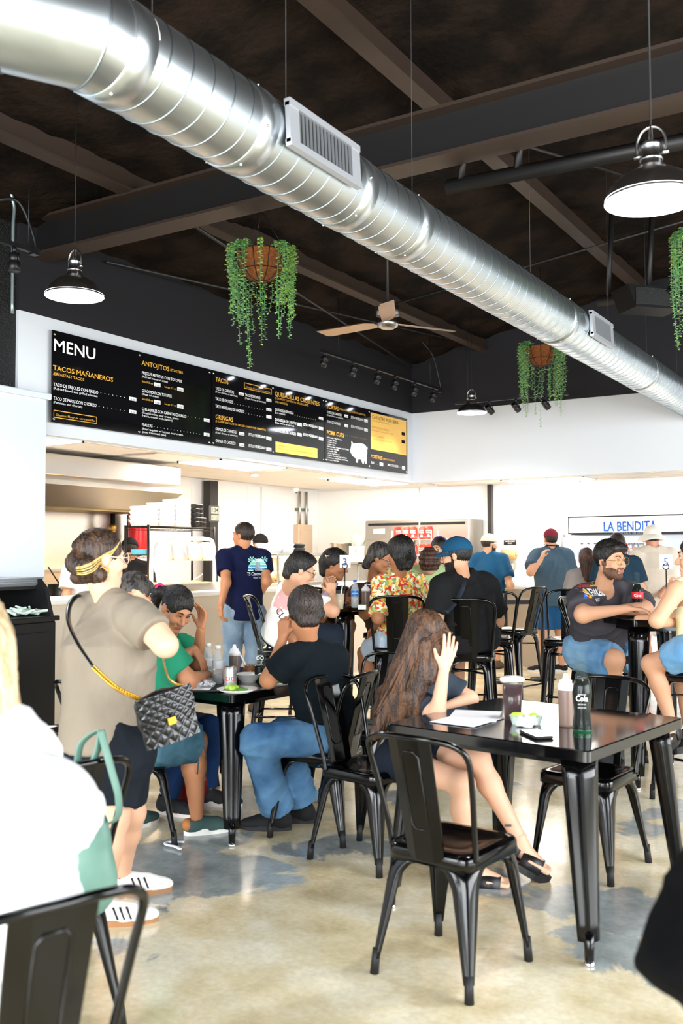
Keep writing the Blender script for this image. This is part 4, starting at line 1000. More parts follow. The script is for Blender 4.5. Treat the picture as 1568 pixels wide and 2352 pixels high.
def wrinkle(me, amp, seed):
    n = len(me.vertices); co = np.empty(n * 3); me.vertices.foreach_get('co', co); co = co.reshape(-1, 3); nr = np.empty(n * 3); me.vertices.foreach_get('normal', nr); nr = nr.reshape(-1, 3)
    r = np.random.RandomState(seed); w = co.copy()
    for i in range(3): d = r.normal(size=3); d /= np.linalg.norm(d); w += .05 * np.sin(co @ d * r.uniform(7, 13) + r.uniform(0, 6))[:, None] * r.normal(size=3)
    h = np.zeros(n)
    for i in range(4):
        d = r.normal(size=3) * (1, 1, 1.5); d /= np.linalg.norm(d); env = .5 + .5 * np.sin(w @ (r.normal(size=3) * 5) + r.uniform(0, 6)); h += env * (1 - np.abs(np.sin(w @ d * r.uniform(16, 30) + r.uniform(0, 6)))) ** 2
    co += nr * ((h - h.mean()) * amp)[:, None]; me.vertices.foreach_set('co', co.ravel()); me.update(); return me
class Person:
    def __init__(s, label, base, fdir, pose='stand', H=1.7, seat=.45, lean=0.0, over=None, face=None, headup=(0, 0, 1), sk='tan', bulk=(1, 1), res=.014, hsc=1.0, wide=1.0, look=None):
        k = H / 1.7; f = V3((fdir[0], fdir[1], 0)).normalized(); l = V3((-f.y, f.x, 0)); b = V3((base[0], base[1], 0)); U = V3((0, 0, 1)); s.f, s.l, s.k = f, l, k; s.res = res; s.bulk = bulk; J = {}
        def L(a, c, z): return b + f * (a * k) + l * (c * k * wide) + U * (z * k)
        if pose == 'stand':
            for q, n in ((1, 'L'), (-1, 'R')):
                J['hip' + n] = L(0, q * .095, .90); J['kn' + n] = L(.02, q * .1, .49); J['an' + n] = L(-.01, q * .105, .085 / k); J['sh' + n] = L(0, q * .185, 1.40); J['el' + n] = L(-.02, q * .24, 1.11); J['wr' + n] = L(.08, q * .245, .88)
            J['neck'] = L(0, 0, 1.455); J['head'] = L(.03, 0, 1.585)
        else:
            zs = seat / k
            for q, n in ((1, 'L'), (-1, 'R')):
                J['hip' + n] = L(-.02, q * .09, zs + .10); J['kn' + n] = L(.40, q * .12, zs + .085); za = max(.085 / k, zs - .34); J['an' + n] = L(.40 if seat < .6 else .34, q * .12, za)
                hx = sin(lean); hz = cos(lean); J['sh' + n] = L(-.03 + .50 * hx, q * .185, zs + .10 + .49 * hz); J['el' + n] = L(.06 + .5 * hx, q * .24, zs + .30 * hz + .02); J['wr' + n] = L(.32 + .4 * hx, q * .16, zs + .30)
            J['neck'] = L(-.03 + .545 * sin(lean), 0, zs + .10 + .545 * cos(lean)); J['head'] = L(.0 + .68 * sin(lean) + .02, 0, zs + .10 + .68 * cos(lean) - .0)
        for n, v in (over or {}).items(): J[n] = V3(v) if isinstance(v, Vector) else PD(*v)
        s.J = J; s.hd = Head(J['head'], face or f, headup, hsc); s.sk = SK[sk]; s.label = label; s.S = Solid(.035); s.fine = []
        s.body()
    def body(s):
        J, k, S = s.J, s.k, s.S; bw, bd = s.bulk
        up_ = (J['neck'] - (J['hipL'] + J['hipR']) / 2).normalized(); mid_ = (J['shL'] + J['shR']) / 2
        for n in 'LR': J['sh' + n] = J['sh' + n] - up_ * .010 * k + (mid_ - J['sh' + n]) * .06
        hc = (J['hipL'] + J['hipR']) / 2; sc = (J['shL'] + J['shR']) / 2; lat = J['shL'] - J['shR']; s.lat = lat.normalized(); s.hc, s.sc = hc, sc; s.ax = (sc - hc).normalized()
        s.hw = lat.length / 2
        S.trunk(hc - s.ax * .05, sc + s.ax * .02, lat, [(0, .15 * bw * k, .10 * bd * k), (.4, .135 * bw * k, .095 * bd * k), (.75, .155 * bw * k, .105 * bd * k), (1, .11 * k, .07 * k)], rnd=.05)
        S.cone(sc, J['neck'], .07 * k, .055 * k)
        for n in 'LR':
            S.cone(sc.lerp(J['sh' + n], .3) + s.ax * .02, J['sh' + n], .05 * k, .05 * k * bw ** .5); a = bw ** .6
            S.cone(J['sh' + n], J['el' + n], .055 * k * a, .041 * k * a); S.cone(J['el' + n], J['wr' + n], .042 * k * a, .027 * k)
            S.cone(J['hip' + n], J['kn' + n], .085 * k * a, .056 * k * a); m = J['kn' + n].lerp(J['an' + n], .33) - s.f * .012
            S.cone(J['kn' + n], m, .054 * k * a, .055 * k * a); S.cone(m, J['an' + n], .055 * k * a, .034 * k)
    def hand(s, n, d, nrm, curl=.5, side=None, spread=.012, sc=1.0, thumb=.6, nails=False):
        S = Solid(.01); w = s.J['wr' + n]; e = s.J['el' + n]; side = side if side is not None else (1 if n == 'R' else -1)
        S.cone(w - (w - e).normalized() * .04, w + V3(d).normalized() * .015, .0285 * s.k, .023 * s.k); tips = add_hand(S, w, d, nrm, side, curl, spread, sc * s.k, thumb)
        s.fine.append((S, .0055 if s.res < .016 else .0075)); s.tips = tips; return s
    def foot(s, n, d, up=(0, 0, 1)):
        a = s.J['an' + n]; d = V3(d).normalized(); up = V3(up); sd = up.cross(d).normalized(); S = Solid(.02)
        S.cone(a, a + d * .03 - up * .03, .036, .036); S.cone(a - d * .03 - up * .045, a + d * .12 - up * .055, .03, .024); S.cone(a + d * .02 - up * .03, a + d * .12 - up * .055, .036, .026)
        for i in range(5):
            b = a + d * .13 - up * .06 + sd * (.034 - .017 * i); S.cone(b - d * .05, b + d * (.035 + .012 * (1 - abs(i - 1) / 4)), .016, .010 + (.004 if i == (0 if n == 'R' else 4) else 0), .008)
        s.fine.append((S, .006)); return s
    def finish(s, headres=None):
        h = s.res; hr = headres or (.0062 if h < .016 else .0085)
        mm = [s.sk, M_lip] + ([s.hd.beard] if s.hd.beard else [])
        ms = [s.S.mesh('body', h, mm)]
        ms.append(s.hd.solid(s.J['neck'], .052).mesh('head', hr, mm, s.hd.pick))
        for S, r in s.fine: ms.append(S.mesh('hand', r, mm))
        o = link('person', join_meshes('person', ms)); tag(o, s.label, 'person'); s.o = o; return s
    def shirt(s, m, sleeve=.55, hem=.06, loose=1.0, name='shirt', neck=.0, belly=0.0, sl_r=None, top=1.0, hemw=None):
        J, k = s.J, s.k; bw, bd = s.bulk; S = Solid(.03); a = bw ** .6; e = .016 * loose
        hw = hemw or .158
        lo = s.hc - s.ax * hem; S.trunk(lo, s.sc + s.ax * .045 * top, J['shL'] - J['shR'], [(0, (hw * bw) * k + e, (.112 * bd + belly) * k + e), (.32, .148 * bw * k + e, (.105 * bd + belly) * k + e), (.72, .165 * bw * k + e, (.112 * bd) * k + e), (.9, .14 * k * bw ** .5 + e, .085 * k + e), (1, .085 * k + e, .055 * k + e)], rnd=.028)
        for n in 'LR':
            sh, el = J['sh' + n], J['el' + n]; q = s.sc.lerp(sh, .22) + s.ax * .052
            S.cone(q, sh, .048 * k + e, .046 * k * a + e)
            if sleeve > 0:
                d = (el - sh).normalized(); en = sh.lerp(el, sleeve); r = sl_r or (.056 * k * a + e * 1.25)
                S.cone(sh, en + d * .03, r, r * 1.02, clip=[(np.array(en), np.array(d))], k=.025)
                if sleeve > 1: 
                    w = J['wr' + n]; S.cone(el, el.lerp(w, sleeve - 1), .052 * k * a + e, .036 * k + e)
        nk = J['neck']; S.cone(nk + s.ax * (.03 - neck), nk + s.ax * .2, .054 * k, .062 * k, .006, sub=True)
        s.sh = link(name, wrinkle(S.mesh(name, s.res * .85, m), .0055 * min(loose, 1.6), len(s.label)), s.o); return s
    def legs(s, m, end=1.0, name='trousers', loose=1.0, top=.06, flare=0.0, cuff=None):
        J, k = s.J, s.k; bw, bd = s.bulk; S = Solid(.03); a = bw ** .6; e = .014 * loose
        S.trunk(s.hc - s.ax * .09, s.hc + s.ax * top, J['hipL'] - J['hipR'], [(0, .15 * bw * k + e, .10 * bd * k + e), (1, .15 * bw * k + e * .6, .10 * bd * k + e * .6)], rnd=.03)
        for n in 'LR':
            hp, kn, an = J['hip' + n], J['kn' + n], J['an' + n]; t = min(end, 1.0) * 2
            if t <= 1: 
                en = hp.lerp(kn, t); d = (kn - hp).normalized(); S.cone(hp, en + d * .03, .09 * k * a + e, (.09 - .03 * t) * k * a + e + flare, clip=[(np.array(en), np.array(d))])
            else:
                S.cone(hp, kn, .088 * k * a + e, .062 * k * a + e); en = kn.lerp(an, t - 1); d = (an - kn).normalized(); r1 = (.06 - .018 * (t - 1)) * k * a + e + flare
                S.cone(kn, en + d * .03, .06 * k * a + e, r1, clip=[(np.array(en), np.array(d))])
        s.pt = link(name, wrinkle(S.mesh(name, s.res * .9, m), .006 * min(loose, 1.5), len(s.label) + 3), s.o); return s
    def shoes(s, mU, mS, d=None, **kw):
        s.shq = {}
        for n in 'LR':
            dd = d[n] if isinstance(d, dict) and n in d else (d if d is not None and not isinstance(d, dict) else s.f)
            up = V3((0, 0, 1)); dd = V3(dd)
            if abs(dd.normalized().z) > .05: up = V3((0, 0, 1)) - dd.normalized() * dd.normalized().z
            s.shq[n] = shoe(s.o, s.J['an' + n], dd, up, mU, mS, **kw)
        return s
    def belt(s, m, z=.03):
        pass

def cv(r, f, z=0.0):      # right / forward as seen from the camera -> world direction
    return V3((_rt.x * r - sin(YAW) * f, _rt.y * r + cos(YAW) * f, z))
def fl(px, py, z=0.0): return PZ(px, py, 0) + V3((0, 0, z))
# ================================================================ kitchen
M_steel = mat('stainless', '#c9c4bd', .28, metal=1.0, bump=.03, bscale=4); M_steel2 = mat('stainless_brushed', '#b8b4ae', .36, metal=1.0)
M_foamw = mat('foam_white', '#f4f3f0', .6); M_wplas = mat('white_plastic', '#eeeeee', .35); M_bplas = mat('black_plastic', '#141416', .4)
M_brass = mat('brass', '#b08a45', .35, metal=1); M_red = mat('red_enamel', '#c2161b', .3)
def bx_thing(name, label, cat, loc, group=None): return empty(name, loc, 0, label, cat, group)
# hood
t = bx_thing('range_hood', 'stainless steel range hood above the cooking line at the left', 'range hood', (-7.7, 6.5, 2.2))
MB().box((0.03, -.03, .12), (1.34, 2.98, .2), bev=.01).build('upper_box', M_steel, t)
MB().prism([(-.66, .02), (.3, .02), (.3, -.03), (-.05, -.225), (-.66, -.225)], -1.5, 1.95, lambda u, v, w: (u, w, v)).build('canopy', M_steel, t)
MB().box((-.36, .2, -.235), (.56, 3.3, .03)).build('grease_trough', mat('trough', '#8b7a55', .4, metal=1), t)
MB().box((-8.38, 6.8, 1.42), (.012, 3.6, 1.08)).build('splash_panel', M_steel, label='stainless splash panel behind the cooking line', cat='wall panel')
t = bx_thing('cooking_line', 'stainless cooking counter under the hood', 'stove', (-8.0, 6.7, 0))
MB().box((0, 0, .45), (.7, 3.4, .86), bev=.01).build('body', M_steel2, t); MB().box((0, 0, .9), (.74, 3.44, .05), bev=.008).build('worktop', M_steel, t)
MB().box((.362, 0, .7), (.01, 3.2, .12)).build('control_strip', M_bplas, t); MB().box((-.2, 0, 1.3), (.3, 3.3, .025)).build('shelf', M_steel2, t)
p = PX(142, 1366, -7.75); t = bx_thing('stock_pot', 'black pot of red sauce with ladles at the left of the kitchen', 'pot', (p.x, p.y, .925))
MB().lathe([(.13, 0), (.14, .01), (.14, .24), (.135, .24), (.135, .2), (.001, .2)], 28, cap=False).build('pot', M_bplas, t); MB().lathe([(.134, .205), (.001, .206)], 20, cap=False).build('sauce', mat('red_sauce', '#c4581e', .4), t)
MB().tube([(0, 0, .2), (-.05, -.14, .42)], .008).tube([(.02, .02, .2), (.06, .16, .36)], .008).build('ladle', M_bplas, t)
p = PX(316, 1200, -8.15); t = bx_thing('suppression_tank', 'red fire suppression cylinder on the kitchen wall', 'fire cylinder', (p.x, p.y, 1.5))
MB().lathe([(.02, -.06), (.1, -.02), (.115, .05), (.115, .46), (.09, .52), (.03, .55)], 28).build('cylinder', M_red, t); MB().lathe([(.118, .36), (.118, .40)], 28, cap=False).build('band', M_steel2, t); MB().box((-.1, 0, .3), (.06, .1, .3)).build('bracket', M_bplas, t)
p = PX(259, 1195, -8.2); t = bx_thing('gas_pipe', 'black gas pipe with a brass valve beside the hood', 'pipe', (p.x, p.y, 1.35)); MB().tube([(0, 0, 0), (0, 0, .62)], .028).build('pipe', M_bplas, t); MB().lathe([(.03, .38), (.045, .4), (.045, .46), (.03, .48)], 16).build('valve', M_brass, t)
# wire shelf on the counter
t = bx_thing('wire_shelf', 'black wire shelf standing on the service counter', 'shelf', (-6.62, 7.05, 1.105)); SX, SY = -.31, 1.02
for x in (0, SX):
    for y in (0, SY): MB().tube([(x, y, 0), (x, y, .66)], .013, n=10).build('post', M_bplas, t)
def wires(z, y1=SY):
    m = MB()
    for x in (0, SX): m.tube([(x, 0, z), (x, y1, z)], .005, n=5).tube([(x, 0, z - .03), (x, y1, z - .03)], .004, n=5)
    for y in (0, y1): m.tube([(0, y, z), (SX, y, z)], .005, n=5)
    for i in range(1, 26): m.tube([(0, y1 * i / 26, z), (SX, y1 * i / 26, z)], .0025, n=4)
    for x in (0, SX): m.tube([(x, y1 * i / 24, z - .03 * (i % 2)) for i in range(25)], .002, n=4)
    m.build('wire_tier', M_bplas, t)
wires(.645); wires(.36, .36)
def foam_box(name, loc, s, n, mt, lab, group, cat='takeout box'):
    t = bx_thing(name, lab, cat, loc, group); me = MB().loft([rsq(s * .42, s * .42, .02, 0), rsq(s * .48, s * .48, .025, .045), rsq(s * .5, s * .5, .025, .05), rsq(s * .47, s * .47, .025, .062)]).mesh('container', mt)
    for i in range(n): o = link('container', me, t); o.location = (0, 0, i * .046); o.rotation_euler = (0, 0, .02 * ((i * 7) % 3 - 1))
for i, (y, n, h) in enumerate(((7.16, 4, ''), (7.40, 5, ''), (7.64, 6, ''))): foam_box('foam_box_stack', (-6.78, y, 1.756), .23, n, M_foamw, ('left', 'middle', 'tallest right')[i] + ' stack of white foam boxes on the wire shelf', 'white foam box stacks on the wire shelf')
for i, (y, n) in enumerate(((7.80, 5), (7.89, 5), (7.98, 2))): foam_box('black_tray_stack', (-6.66 - .03 * i, y, 1.756), .085, n, M_bplas, ('left', 'middle', 'short right')[i] + ' stack of black takeout trays on the wire shelf', 'black tray stacks on the wire shelf')
MB().box((-6.78, 7.2, 1.495), (.2, .26, .055), bev=.006).build('glove_box', mat('box_teal', '#5fb5cf', .5), label='pale blue and white carton on the lower wire tier', cat='carton')
# heat lamps
t = bx_thing('heat_lamp', 'white food warming lamp with four dome shades on the counter', 'heat lamp', (-6.42, 6.88, 1.105)); W_ = .95
MB().tube(bez([(0, 0, 0), (0, 0, .3), (0, .02, .46), (0, .1, .52), (0, W_ / 2, .525), (0, W_ - .1, .52), (0, W_ - .02, .46), (0, W_, .3), (0, W_, 0)], 6), .02, n=10).build('arch', M_wplas, t)
M_bulb = mat('heat_bulb', '#ffd9a8', .4, emit=12, ecol='#ffc98a')
for i in range(4):
    y = .14 + .222 * i; d = MB().lathe([(.03, .19), (.06, .18), (.09, .13), (.103, .06), (.103, 0), (.1, 0), (.1, .06), (.05, .17)], 24, c=(0, y, .30), cap=False).build('dome_shade', M_foamw, t)
    MB().lathe([(.05, .02), (.04, .0), (.001, -.01)], 14, c=(0, y, .33), cap=False).build('bulb', M_bulb, d)
    MB().prism([(-.014, 0), (.014, 0), (0, .026)], 0, .002, lambda u, v, w: (.104 + w, y + .05 + u, .31 + v)).build('warning_sticker', mat('warn_yellow', '#f0b400', .5), d)
l = bpy.data.lights.new('heat_glow', 'AREA'); l.shape = 'RECTANGLE'; l.size = .1; l.size_y = .8; l.energy = 14; l.color = (1, .72, .42); o = bpy.data.objects.new('heat_glow', l); COL.objects.link(o); o.parent = t; o.location = (0, .47, .3)
t = bx_thing('food_pan', 'steel pan of fried food under the warming lamps', 'food pan', (-6.45, 7.36, 1.105))
MB().loft([rsq(.14, .4, .03, 0), rsq(.15, .41, .03, .07), rsq(.17, .43, .03, .075), rsq(.17, .43, .03, .08), rsq(.145, .405, .03, .075), rsq(.135, .39, .03, .03)], cap=False).build('pan', M_steel, t)
S = Solid(.02); rd = random.Random(8)
for i in range(40): S.ell((rd.uniform(-.11, .11), rd.uniform(-.36, .36), .05 + rd.random() * .03), ((1, 0, 0), (0, 1, 0), (0, 0, 1)), (.03, .05, .02), .01)
o = link('fried_food', S.mesh('fried_food', .01, mat('fried', '#b9762f', .7, col2='#e0b06a', nscale=20)), t); o['kind'] = 'stuff'
MB().tube([(0, .1, .07), (.03, .28, .16)], .006).tube([(.02, -.1, .07), (-.02, .06, .17)], .006).build('tongs', M_steel2, t)
for i, (y, c) in enumerate(((6.72, '#8c2a20'),)): MB().lathe([(.03, 0), (.034, .01), (.034, .12), (.02, .14), (.02, .17), (.001, .175)], 16).build('sauce_bottle', mat('sauce_red', c, .4), label='red sauce bottle at the left foot of the warming lamp', cat='bottle', loc=(-6.35, y, 1.105))
# clock
p = PX(491, 1180, -8.12); t = bx_thing('wall_clock', 'grey digital wall clock on the black post', 'clock', p); MB().box((0, 0, 0), (.03, .2, .22), bev=.012).build('case', mat('clock_grey', '#55534f', .4), t)
MB().box((.017, 0, .045), (.004, .15, .09)).build('display', mat('lcd', '#c7d0c0', .3), t); MB().box((.017, 0, -.055), (.004, .15, .07)).build('lower_display', mat('lcd2', '#b4c8b0', .3), t)
m = MB(); put_text(m, '1:34', (.0205, 0, .02), (0, 1, 0), (0, 0, 1), .055, .12, .01, True); put_text(m, '11 72', (.0205, 0, -.075), (0, 1, 0), (0, 0, 1), .038, .1, 0, True); m.build('digits', M_bplas, t, kind='stuff')
# glass warming case
t = bx_thing('warming_case', 'lit glass food warming case on the counter', 'display case', (-6.42, 9.16, 1.105))
MB().box((0, 0, .36), (.42, .98, .03), bev=.005).build('lid', M_steel2, t); MB().box((0, 0, .02), (.42, .98, .04), bev=.005).build('base', M_steel2, t)
for x in (-.2, .2):
    for y in (-.47, .47): MB().box((x, y, .19), (.02, .02, .32)).build('post', M_steel2, t)
M_glass = mat('thin_glass', '#f5fbfa', .02, alpha=.12)
for x in (-.2, .2): MB().box((x, 0, .19), (.004, .92, .31)).build('glass_pane', M_glass, t)
S = Solid(.03)
for i in range(40): S.ell((rd.uniform(-.12, .12), rd.uniform(-.4, .4), .05 + rd.random() * .1), ((1, 0, 0), (0, 1, 0), (0, 0, 1)), (.05, .07, .03), .015)
o = link('fried_rinds', S.mesh('fried_rinds', .012, mat('rinds', '#d8a04c', .6, col2='#f3dcae', nscale=14)), t); o['kind'] = 'stuff'
MB().box((0, 0, .335), (.1, .8, .015)).build('lamp_strip', M_bulb, t)
l = bpy.data.lights.new('case_glow', 'AREA'); l.shape = 'RECTANGLE'; l.size = .1; l.size_y = .8; l.energy = 10; l.color = (1, .75, .45); o = bpy.data.objects.new('case_glow', l); COL.objects.link(o); o.parent = t; o.location = (0, 0, .32)
for i in range(2): foam_box('foam_box_stack', (-6.42, 8.8 + .24 * i, 1.482), .23, 2, M_foamw, ('left', 'right')[i] + ' low stack of white foam boxes on the warming case', 'foam box stacks on the warming case')
foam_box('black_tray_stack', (-6.42, 9.3, 1.482), .2, 2, M_bplas, 'stack of black trays on the warming case', 'foam box stacks on the warming case')
# electrical panel, conduits, camera
p0 = PX(682, 1290, XK + .08); p1 = PX(714, 1213, XK + .08); t = bx_thing('electrical_panel', 'beige electrical panel on the kitchen wall', 'electrical panel', (XK + .06, (p0.y + p1.y) / 2, (p0.z + p1.z) / 2)); w_ = abs(p1.y - p0.y); h_ = abs(p1.z - p0.z) + .1
M_beige = mat('panel_beige', '#c2ab93', .5); MB().box((0, 0, 0), (.1, w_, h_), bev=.006).build('box', M_beige, t); MB().box((.055, 0, -.03), (.012, w_ * .8, h_ * .8), bev=.004).build('door', M_beige, t)
for i, px in enumerate((688, 703)):
    p = PX(px, 1130, XK + .05); MB().tube([(XK + .05, p.y, p1.z), (XK + .05, p.y, ZB - .02)], .022, n=12).build('conduit', M_steel2, label=('left' if i == 0 else 'right') + ' steel conduit rising from the beige panel', cat='conduit', group='conduits above the panel')
p = PX(693, 1171, XK + .03); MB().box((XK + .03, p.y, p.z), (.03, .34, .045)).build('strut_bracket', mat('green_steel', '#66705f', .5, metal=.5), label='slotted bracket across the two conduits', cat='bracket')
p = PX(679, 1128, XK + .3); t = bx_thing('security_camera', 'white dome security camera at the kitchen ceiling', 'camera', (p.x, p.y, ZB)); MB().lathe([(.05, 0), (.05, -.03), (.045, -.05), (.001, -.085)], 20).build('housing', M_wplas, t); MB().lathe([(.02, -.066), (.001, -.082)], 14, c=(.012, -.006, -.004)).build('lens', M_bplas, t)
p = PZ(583, 1090, ZB); MB().lathe([(.06, 0), (.055, -.025), (.03, -.035), (.001, -.035)], 20, c=(p.x, p.y, ZB + .005)).build('smoke_detector', M_wplas, label='white round smoke detector on the kitchen ceiling', cat='smoke detector')
# stainless freezer
t = bx_thing('freezer', 'two door stainless freezer against the back wall', 'freezer', (-6.39, 12.58, 0)); MB().box((0, 0, 1.02), (1.68, .5, 1.88), bev=.01).build('cabinet', M_steel2, t)
MB().box((0, -.252, 1.90), (1.57, .012, .035)).build('vent_grille', M_bplas, t)
for s in (-1, 1):
    d = MB().box((s * .41, -.268, .93), (.80, .04, 1.5), bev=.012).build('door', M_steel2, t); MB().tube([(s * .06, -.30, .8), (s * .06, -.30, 1.15)], .012).build('handle', M_steel, d)
MB().box((-.6, -.253, 1.8), (.19, .008, .07)).build('name_plate', mat('plate', '#c9d0cf', .3), t)
MB().box((-1.3, 12.5, 0), (.01, .01, .01)) if False else None
# shelf with pot, bag and carton left of the freezer
t = bx_thing('kitchen_shelf', 'pale wire shelf left of the freezer', 'shelf', (-7.68, 12.5, 0))
MB().box((0, 0, 1.33), (.72, .45, .03)).build('tier', M_steel2, t); MB().box((0, 0, .8), (.72, .45, .03)).build('tier', M_steel2, t)
for x in (-.34, .34):
    for y in (-.2, .2): MB().tube([(x, y, 0), (x, y, 1.34)], .013).build('post', M_steel2, t)
t = bx_thing('stock_pot', 'tall steel stock pot on the shelf left of the freezer', 'pot', (-7.72, 12.45, 1.345)); MB().lathe([(.15, 0), (.155, .01), (.155, .28), (.16, .285), (.15, .285), (.15, .02), (.001, .02)], 28, cap=False).build('pot', M_steel, t)
MB().tube(bez([(-.155, 0, .22), (-.2, 0, .25), (-.2, 0, .29), (-.155, 0, .28)], 4), .006).build('handle', M_steel, t)
t = bx_thing('carton', 'white printed carton beside the freezer', 'carton', (-7.38, 12.42, 1.345)); MB().box((0, 0, .12), (.24, .24, .24), bev=.004).build('box', mat('carton_white', '#f1efe6', .6), t)
m = MB()
for k in range(8):
    a = 2 * pi * k / 8; m.add([(.03 * cos(a + q) * r, -.1215, .17 + .03 * sin(a + q) * r) for q, r in ((-.25, .4), (-.2, 1), (.2, 1), (.25, .4))], [(0, 1, 2, 3)])
m.build('green_emblem', mat('emblem_green', '#2f8a4a', .6), t)
S = Solid(.03)
for i in range(14):
    a = 2 * pi * i / 14; S.cone((-7.40, 12.42, 1.62), (-7.40 + .13 * cos(a), 12.42 + .05 * sin(a), 1.72 + .05 * sin(i * 2.1)), .03, .025)
S.ell((-7.4, 12.42, 1.66), ((1, 0, 0), (0, 1, 0), (0, 0, 1)), (.1, .07, .07)); o = link('plastic_bag', S.mesh('plastic_bag', .012, mat('bag_clear', '#cfd2c8', .3, bump=.5, bscale=40))); tag(o, 'knotted clear plastic bag on top of the white carton', 'bag')
# snack rack
t = bx_thing('snack_rack', 'white wire rack of red candy bags before the freezer', 'rack', (-6.03, 11.62, 0)); RW = .3
for x in (-RW, RW):
    for y in (-.1, .1): MB().tube([(x, y, 0), (x, y, 1.78)], .007, n=8).build('post', M_wplas, t)
MB().tube([(.02, .1, 1.2), (.02, .1, 2.3)], .01, n=8).build('centre_pole', M_wplas, t)
for z in (1.66, 1.42, 1.18, .94, .6):
    m = MB()
    for y in (-.1, -.05, 0, .05, .1): m.tube([(-RW, y, z), (RW, y, z)], .003, n=4)
    for x in np.linspace(-RW, RW, 13): m.tube([(x, -.1, z), (x, .1, z)], .002, n=4)
    m.tube([(-RW, -.1, z + .03), (RW, -.1, z + .03)], .004, n=5); m.build('wire_tier', M_wplas, t)
M_candy = mat('candy_red', '#e2331f', .35); M_cprint = mat('candy_print', '#fdece6', .5)
def candy(txt):
    b = Solid(.01); b.trunk((0, 0, 0), (0, 0, .175), (1, 0, 0), [(0, .055, .005), (.12, .058, .022), (.6, .058, .02), (.9, .057, .004), (1, .057, .003)], rnd=.003)
    r = bpy.data.objects.new('candy_bag', b.mesh('candy_bag', .006, M_candy)); COL.objects.link(r)
    m = MB(); put_text(m, txt[0], (0, -.026, .105), (1, 0, 0), (0, 0, 1), .02, .085, .02, True); put_text(m, txt[1], (0, -.027, .078), (1, 0, 0), (0, 0, 1), .02, .08, .02, True)
    m.add([(.022 * cos(a), -.0265, .045 + .018 * sin(a)) for a in np.linspace(0, 2 * pi, 13)[:-1]], [tuple(range(12))]); m.build('print', M_cprint, r, kind='stuff'); return r
ca = candy(('GUMMY', 'WORMS')); cb = candy(('PEACH', 'RINGS')); G3 = 'red candy bags on the wire rack'
k = 0
for (src, z, lab) in ((ca, 1.665, 'red gummy worm bag on the top tier of the snack rack'), (cb, 1.425, 'red peach ring bag on the second tier of the snack rack'), (cb, 1.185, 'red peach ring bag on the third tier of the snack rack')):
    for i in range(5):
        o = src if (src['label'] if 'label' in src else None) is None else copy_tree(src)
        tag(o, lab + ', ' + ('leftmost', 'second from left', 'middle one', 'second from right', 'rightmost')[i], 'candy bag', G3); o.location = (-6.03 - .24 + .12 * i, 11.58 + .03 * (i % 2), z); o.rotation_euler = (0, 0, (.9 if i == 0 and src is ca else .08 * (i % 3 - 1)))
# sign, towel roll, dispenser
p = PY(1171, 1246, YK - .012); t = bx_thing('wall_sign', 'small black HAND WASH ONLY sign', 'sign', (p.x, YK - .013, p.z)); MB().box((0, 0, 0), (.19, .006, .07)).build('plate', M_bplas, t)
m = MB(); put_text(m, 'HAND WASH', (0, -.0038, .008), (1, 0, 0), (0, 0, 1), .018, .15, .01, True); put_text(m, 'ONLY', (0, -.0038, -.02), (1, 0, 0), (0, 0, 1), .018, .065, .01, True); m.build('lettering', M_mw, t, kind='stuff')
p = PY(1168, 1273, YK - .1); t = bx_thing('paper_towel_roll', 'brown paper towel roll on a wall holder', 'paper towel', (p.x, YK - .1, p.z)); RXm = Matrix.Rotation(pi / 2, 3, 'Y')
MB().lathe([(.02, -.1), (.075, -.1), (.075, .1), (.02, .1)], 28, R=RXm, cap=False).build('roll', mat('kraft', '#c9a46c', .8), t); MB().tube([(-.15, 0, 0), (.13, 0, 0)], .01).box((-.15, .045, 0), (.02, .1, .05)).build('holder', M_steel2, t)
p = PY(1166, 1300, YK - .06); t = bx_thing('soap_dispenser', 'steel dispenser box under the paper towel roll', 'dispenser', (p.x, YK - .06, p.z)); MB().box((0, 0, 0), (.2, .1, .1), bev=.012).build('box', M_steel2, t); MB().lathe([(.012, 0), (.012, .012)], 10, c=(0, -.05, .0), R=Matrix.Rotation(pi / 2, 3, 'X')).build('lock', M_steel, t)
# drinks fridge
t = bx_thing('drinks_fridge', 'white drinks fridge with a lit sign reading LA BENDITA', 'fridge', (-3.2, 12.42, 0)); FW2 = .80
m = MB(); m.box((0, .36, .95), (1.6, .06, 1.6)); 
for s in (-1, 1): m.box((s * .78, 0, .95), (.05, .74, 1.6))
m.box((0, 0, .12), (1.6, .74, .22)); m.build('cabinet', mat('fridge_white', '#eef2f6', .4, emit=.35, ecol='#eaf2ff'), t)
MB().box((0, -.02, 1.82), (1.66, .74, .24), bev=.006).build('header', mat('header_black', '#2a2626', .4), t)
MB().box((0, -.395, 1.825), (1.62, .012, .19)).build('sign_face', mat('sign_lit', '#ffffff', .4, emit=.75, ecol='#f6f9ff'), t)
def grad():
    m = bpy.data.materials.new('sign_blue'); m.use_nodes = True; nt = m.node_tree; b = nt.nodes['Principled BSDF']; tc = nt.nodes.new('ShaderNodeTexCoord'); sp = nt.nodes.new('ShaderNodeSeparateXYZ'); nt.links.new(tc.outputs['Generated'], sp.inputs[0])
    r = nt.nodes.new('ShaderNodeValToRGB'); r.color_ramp.elements[0].color = lin('#3f78cf'); r.color_ramp.elements[1].color = lin('#0a48b0'); nt.links.new(sp.outputs['Z'], r.inputs[0]); nt.links.new(r.outputs[0], b.inputs['Base Color']); nt.links.new(r.outputs[0], b.inputs['Emission Color']); b.inputs['Emission Strength'].default_value = .12; return m
p0 = PY(1385, 1222, 12.01); p1 = PY(1508, 1216, 12.01)
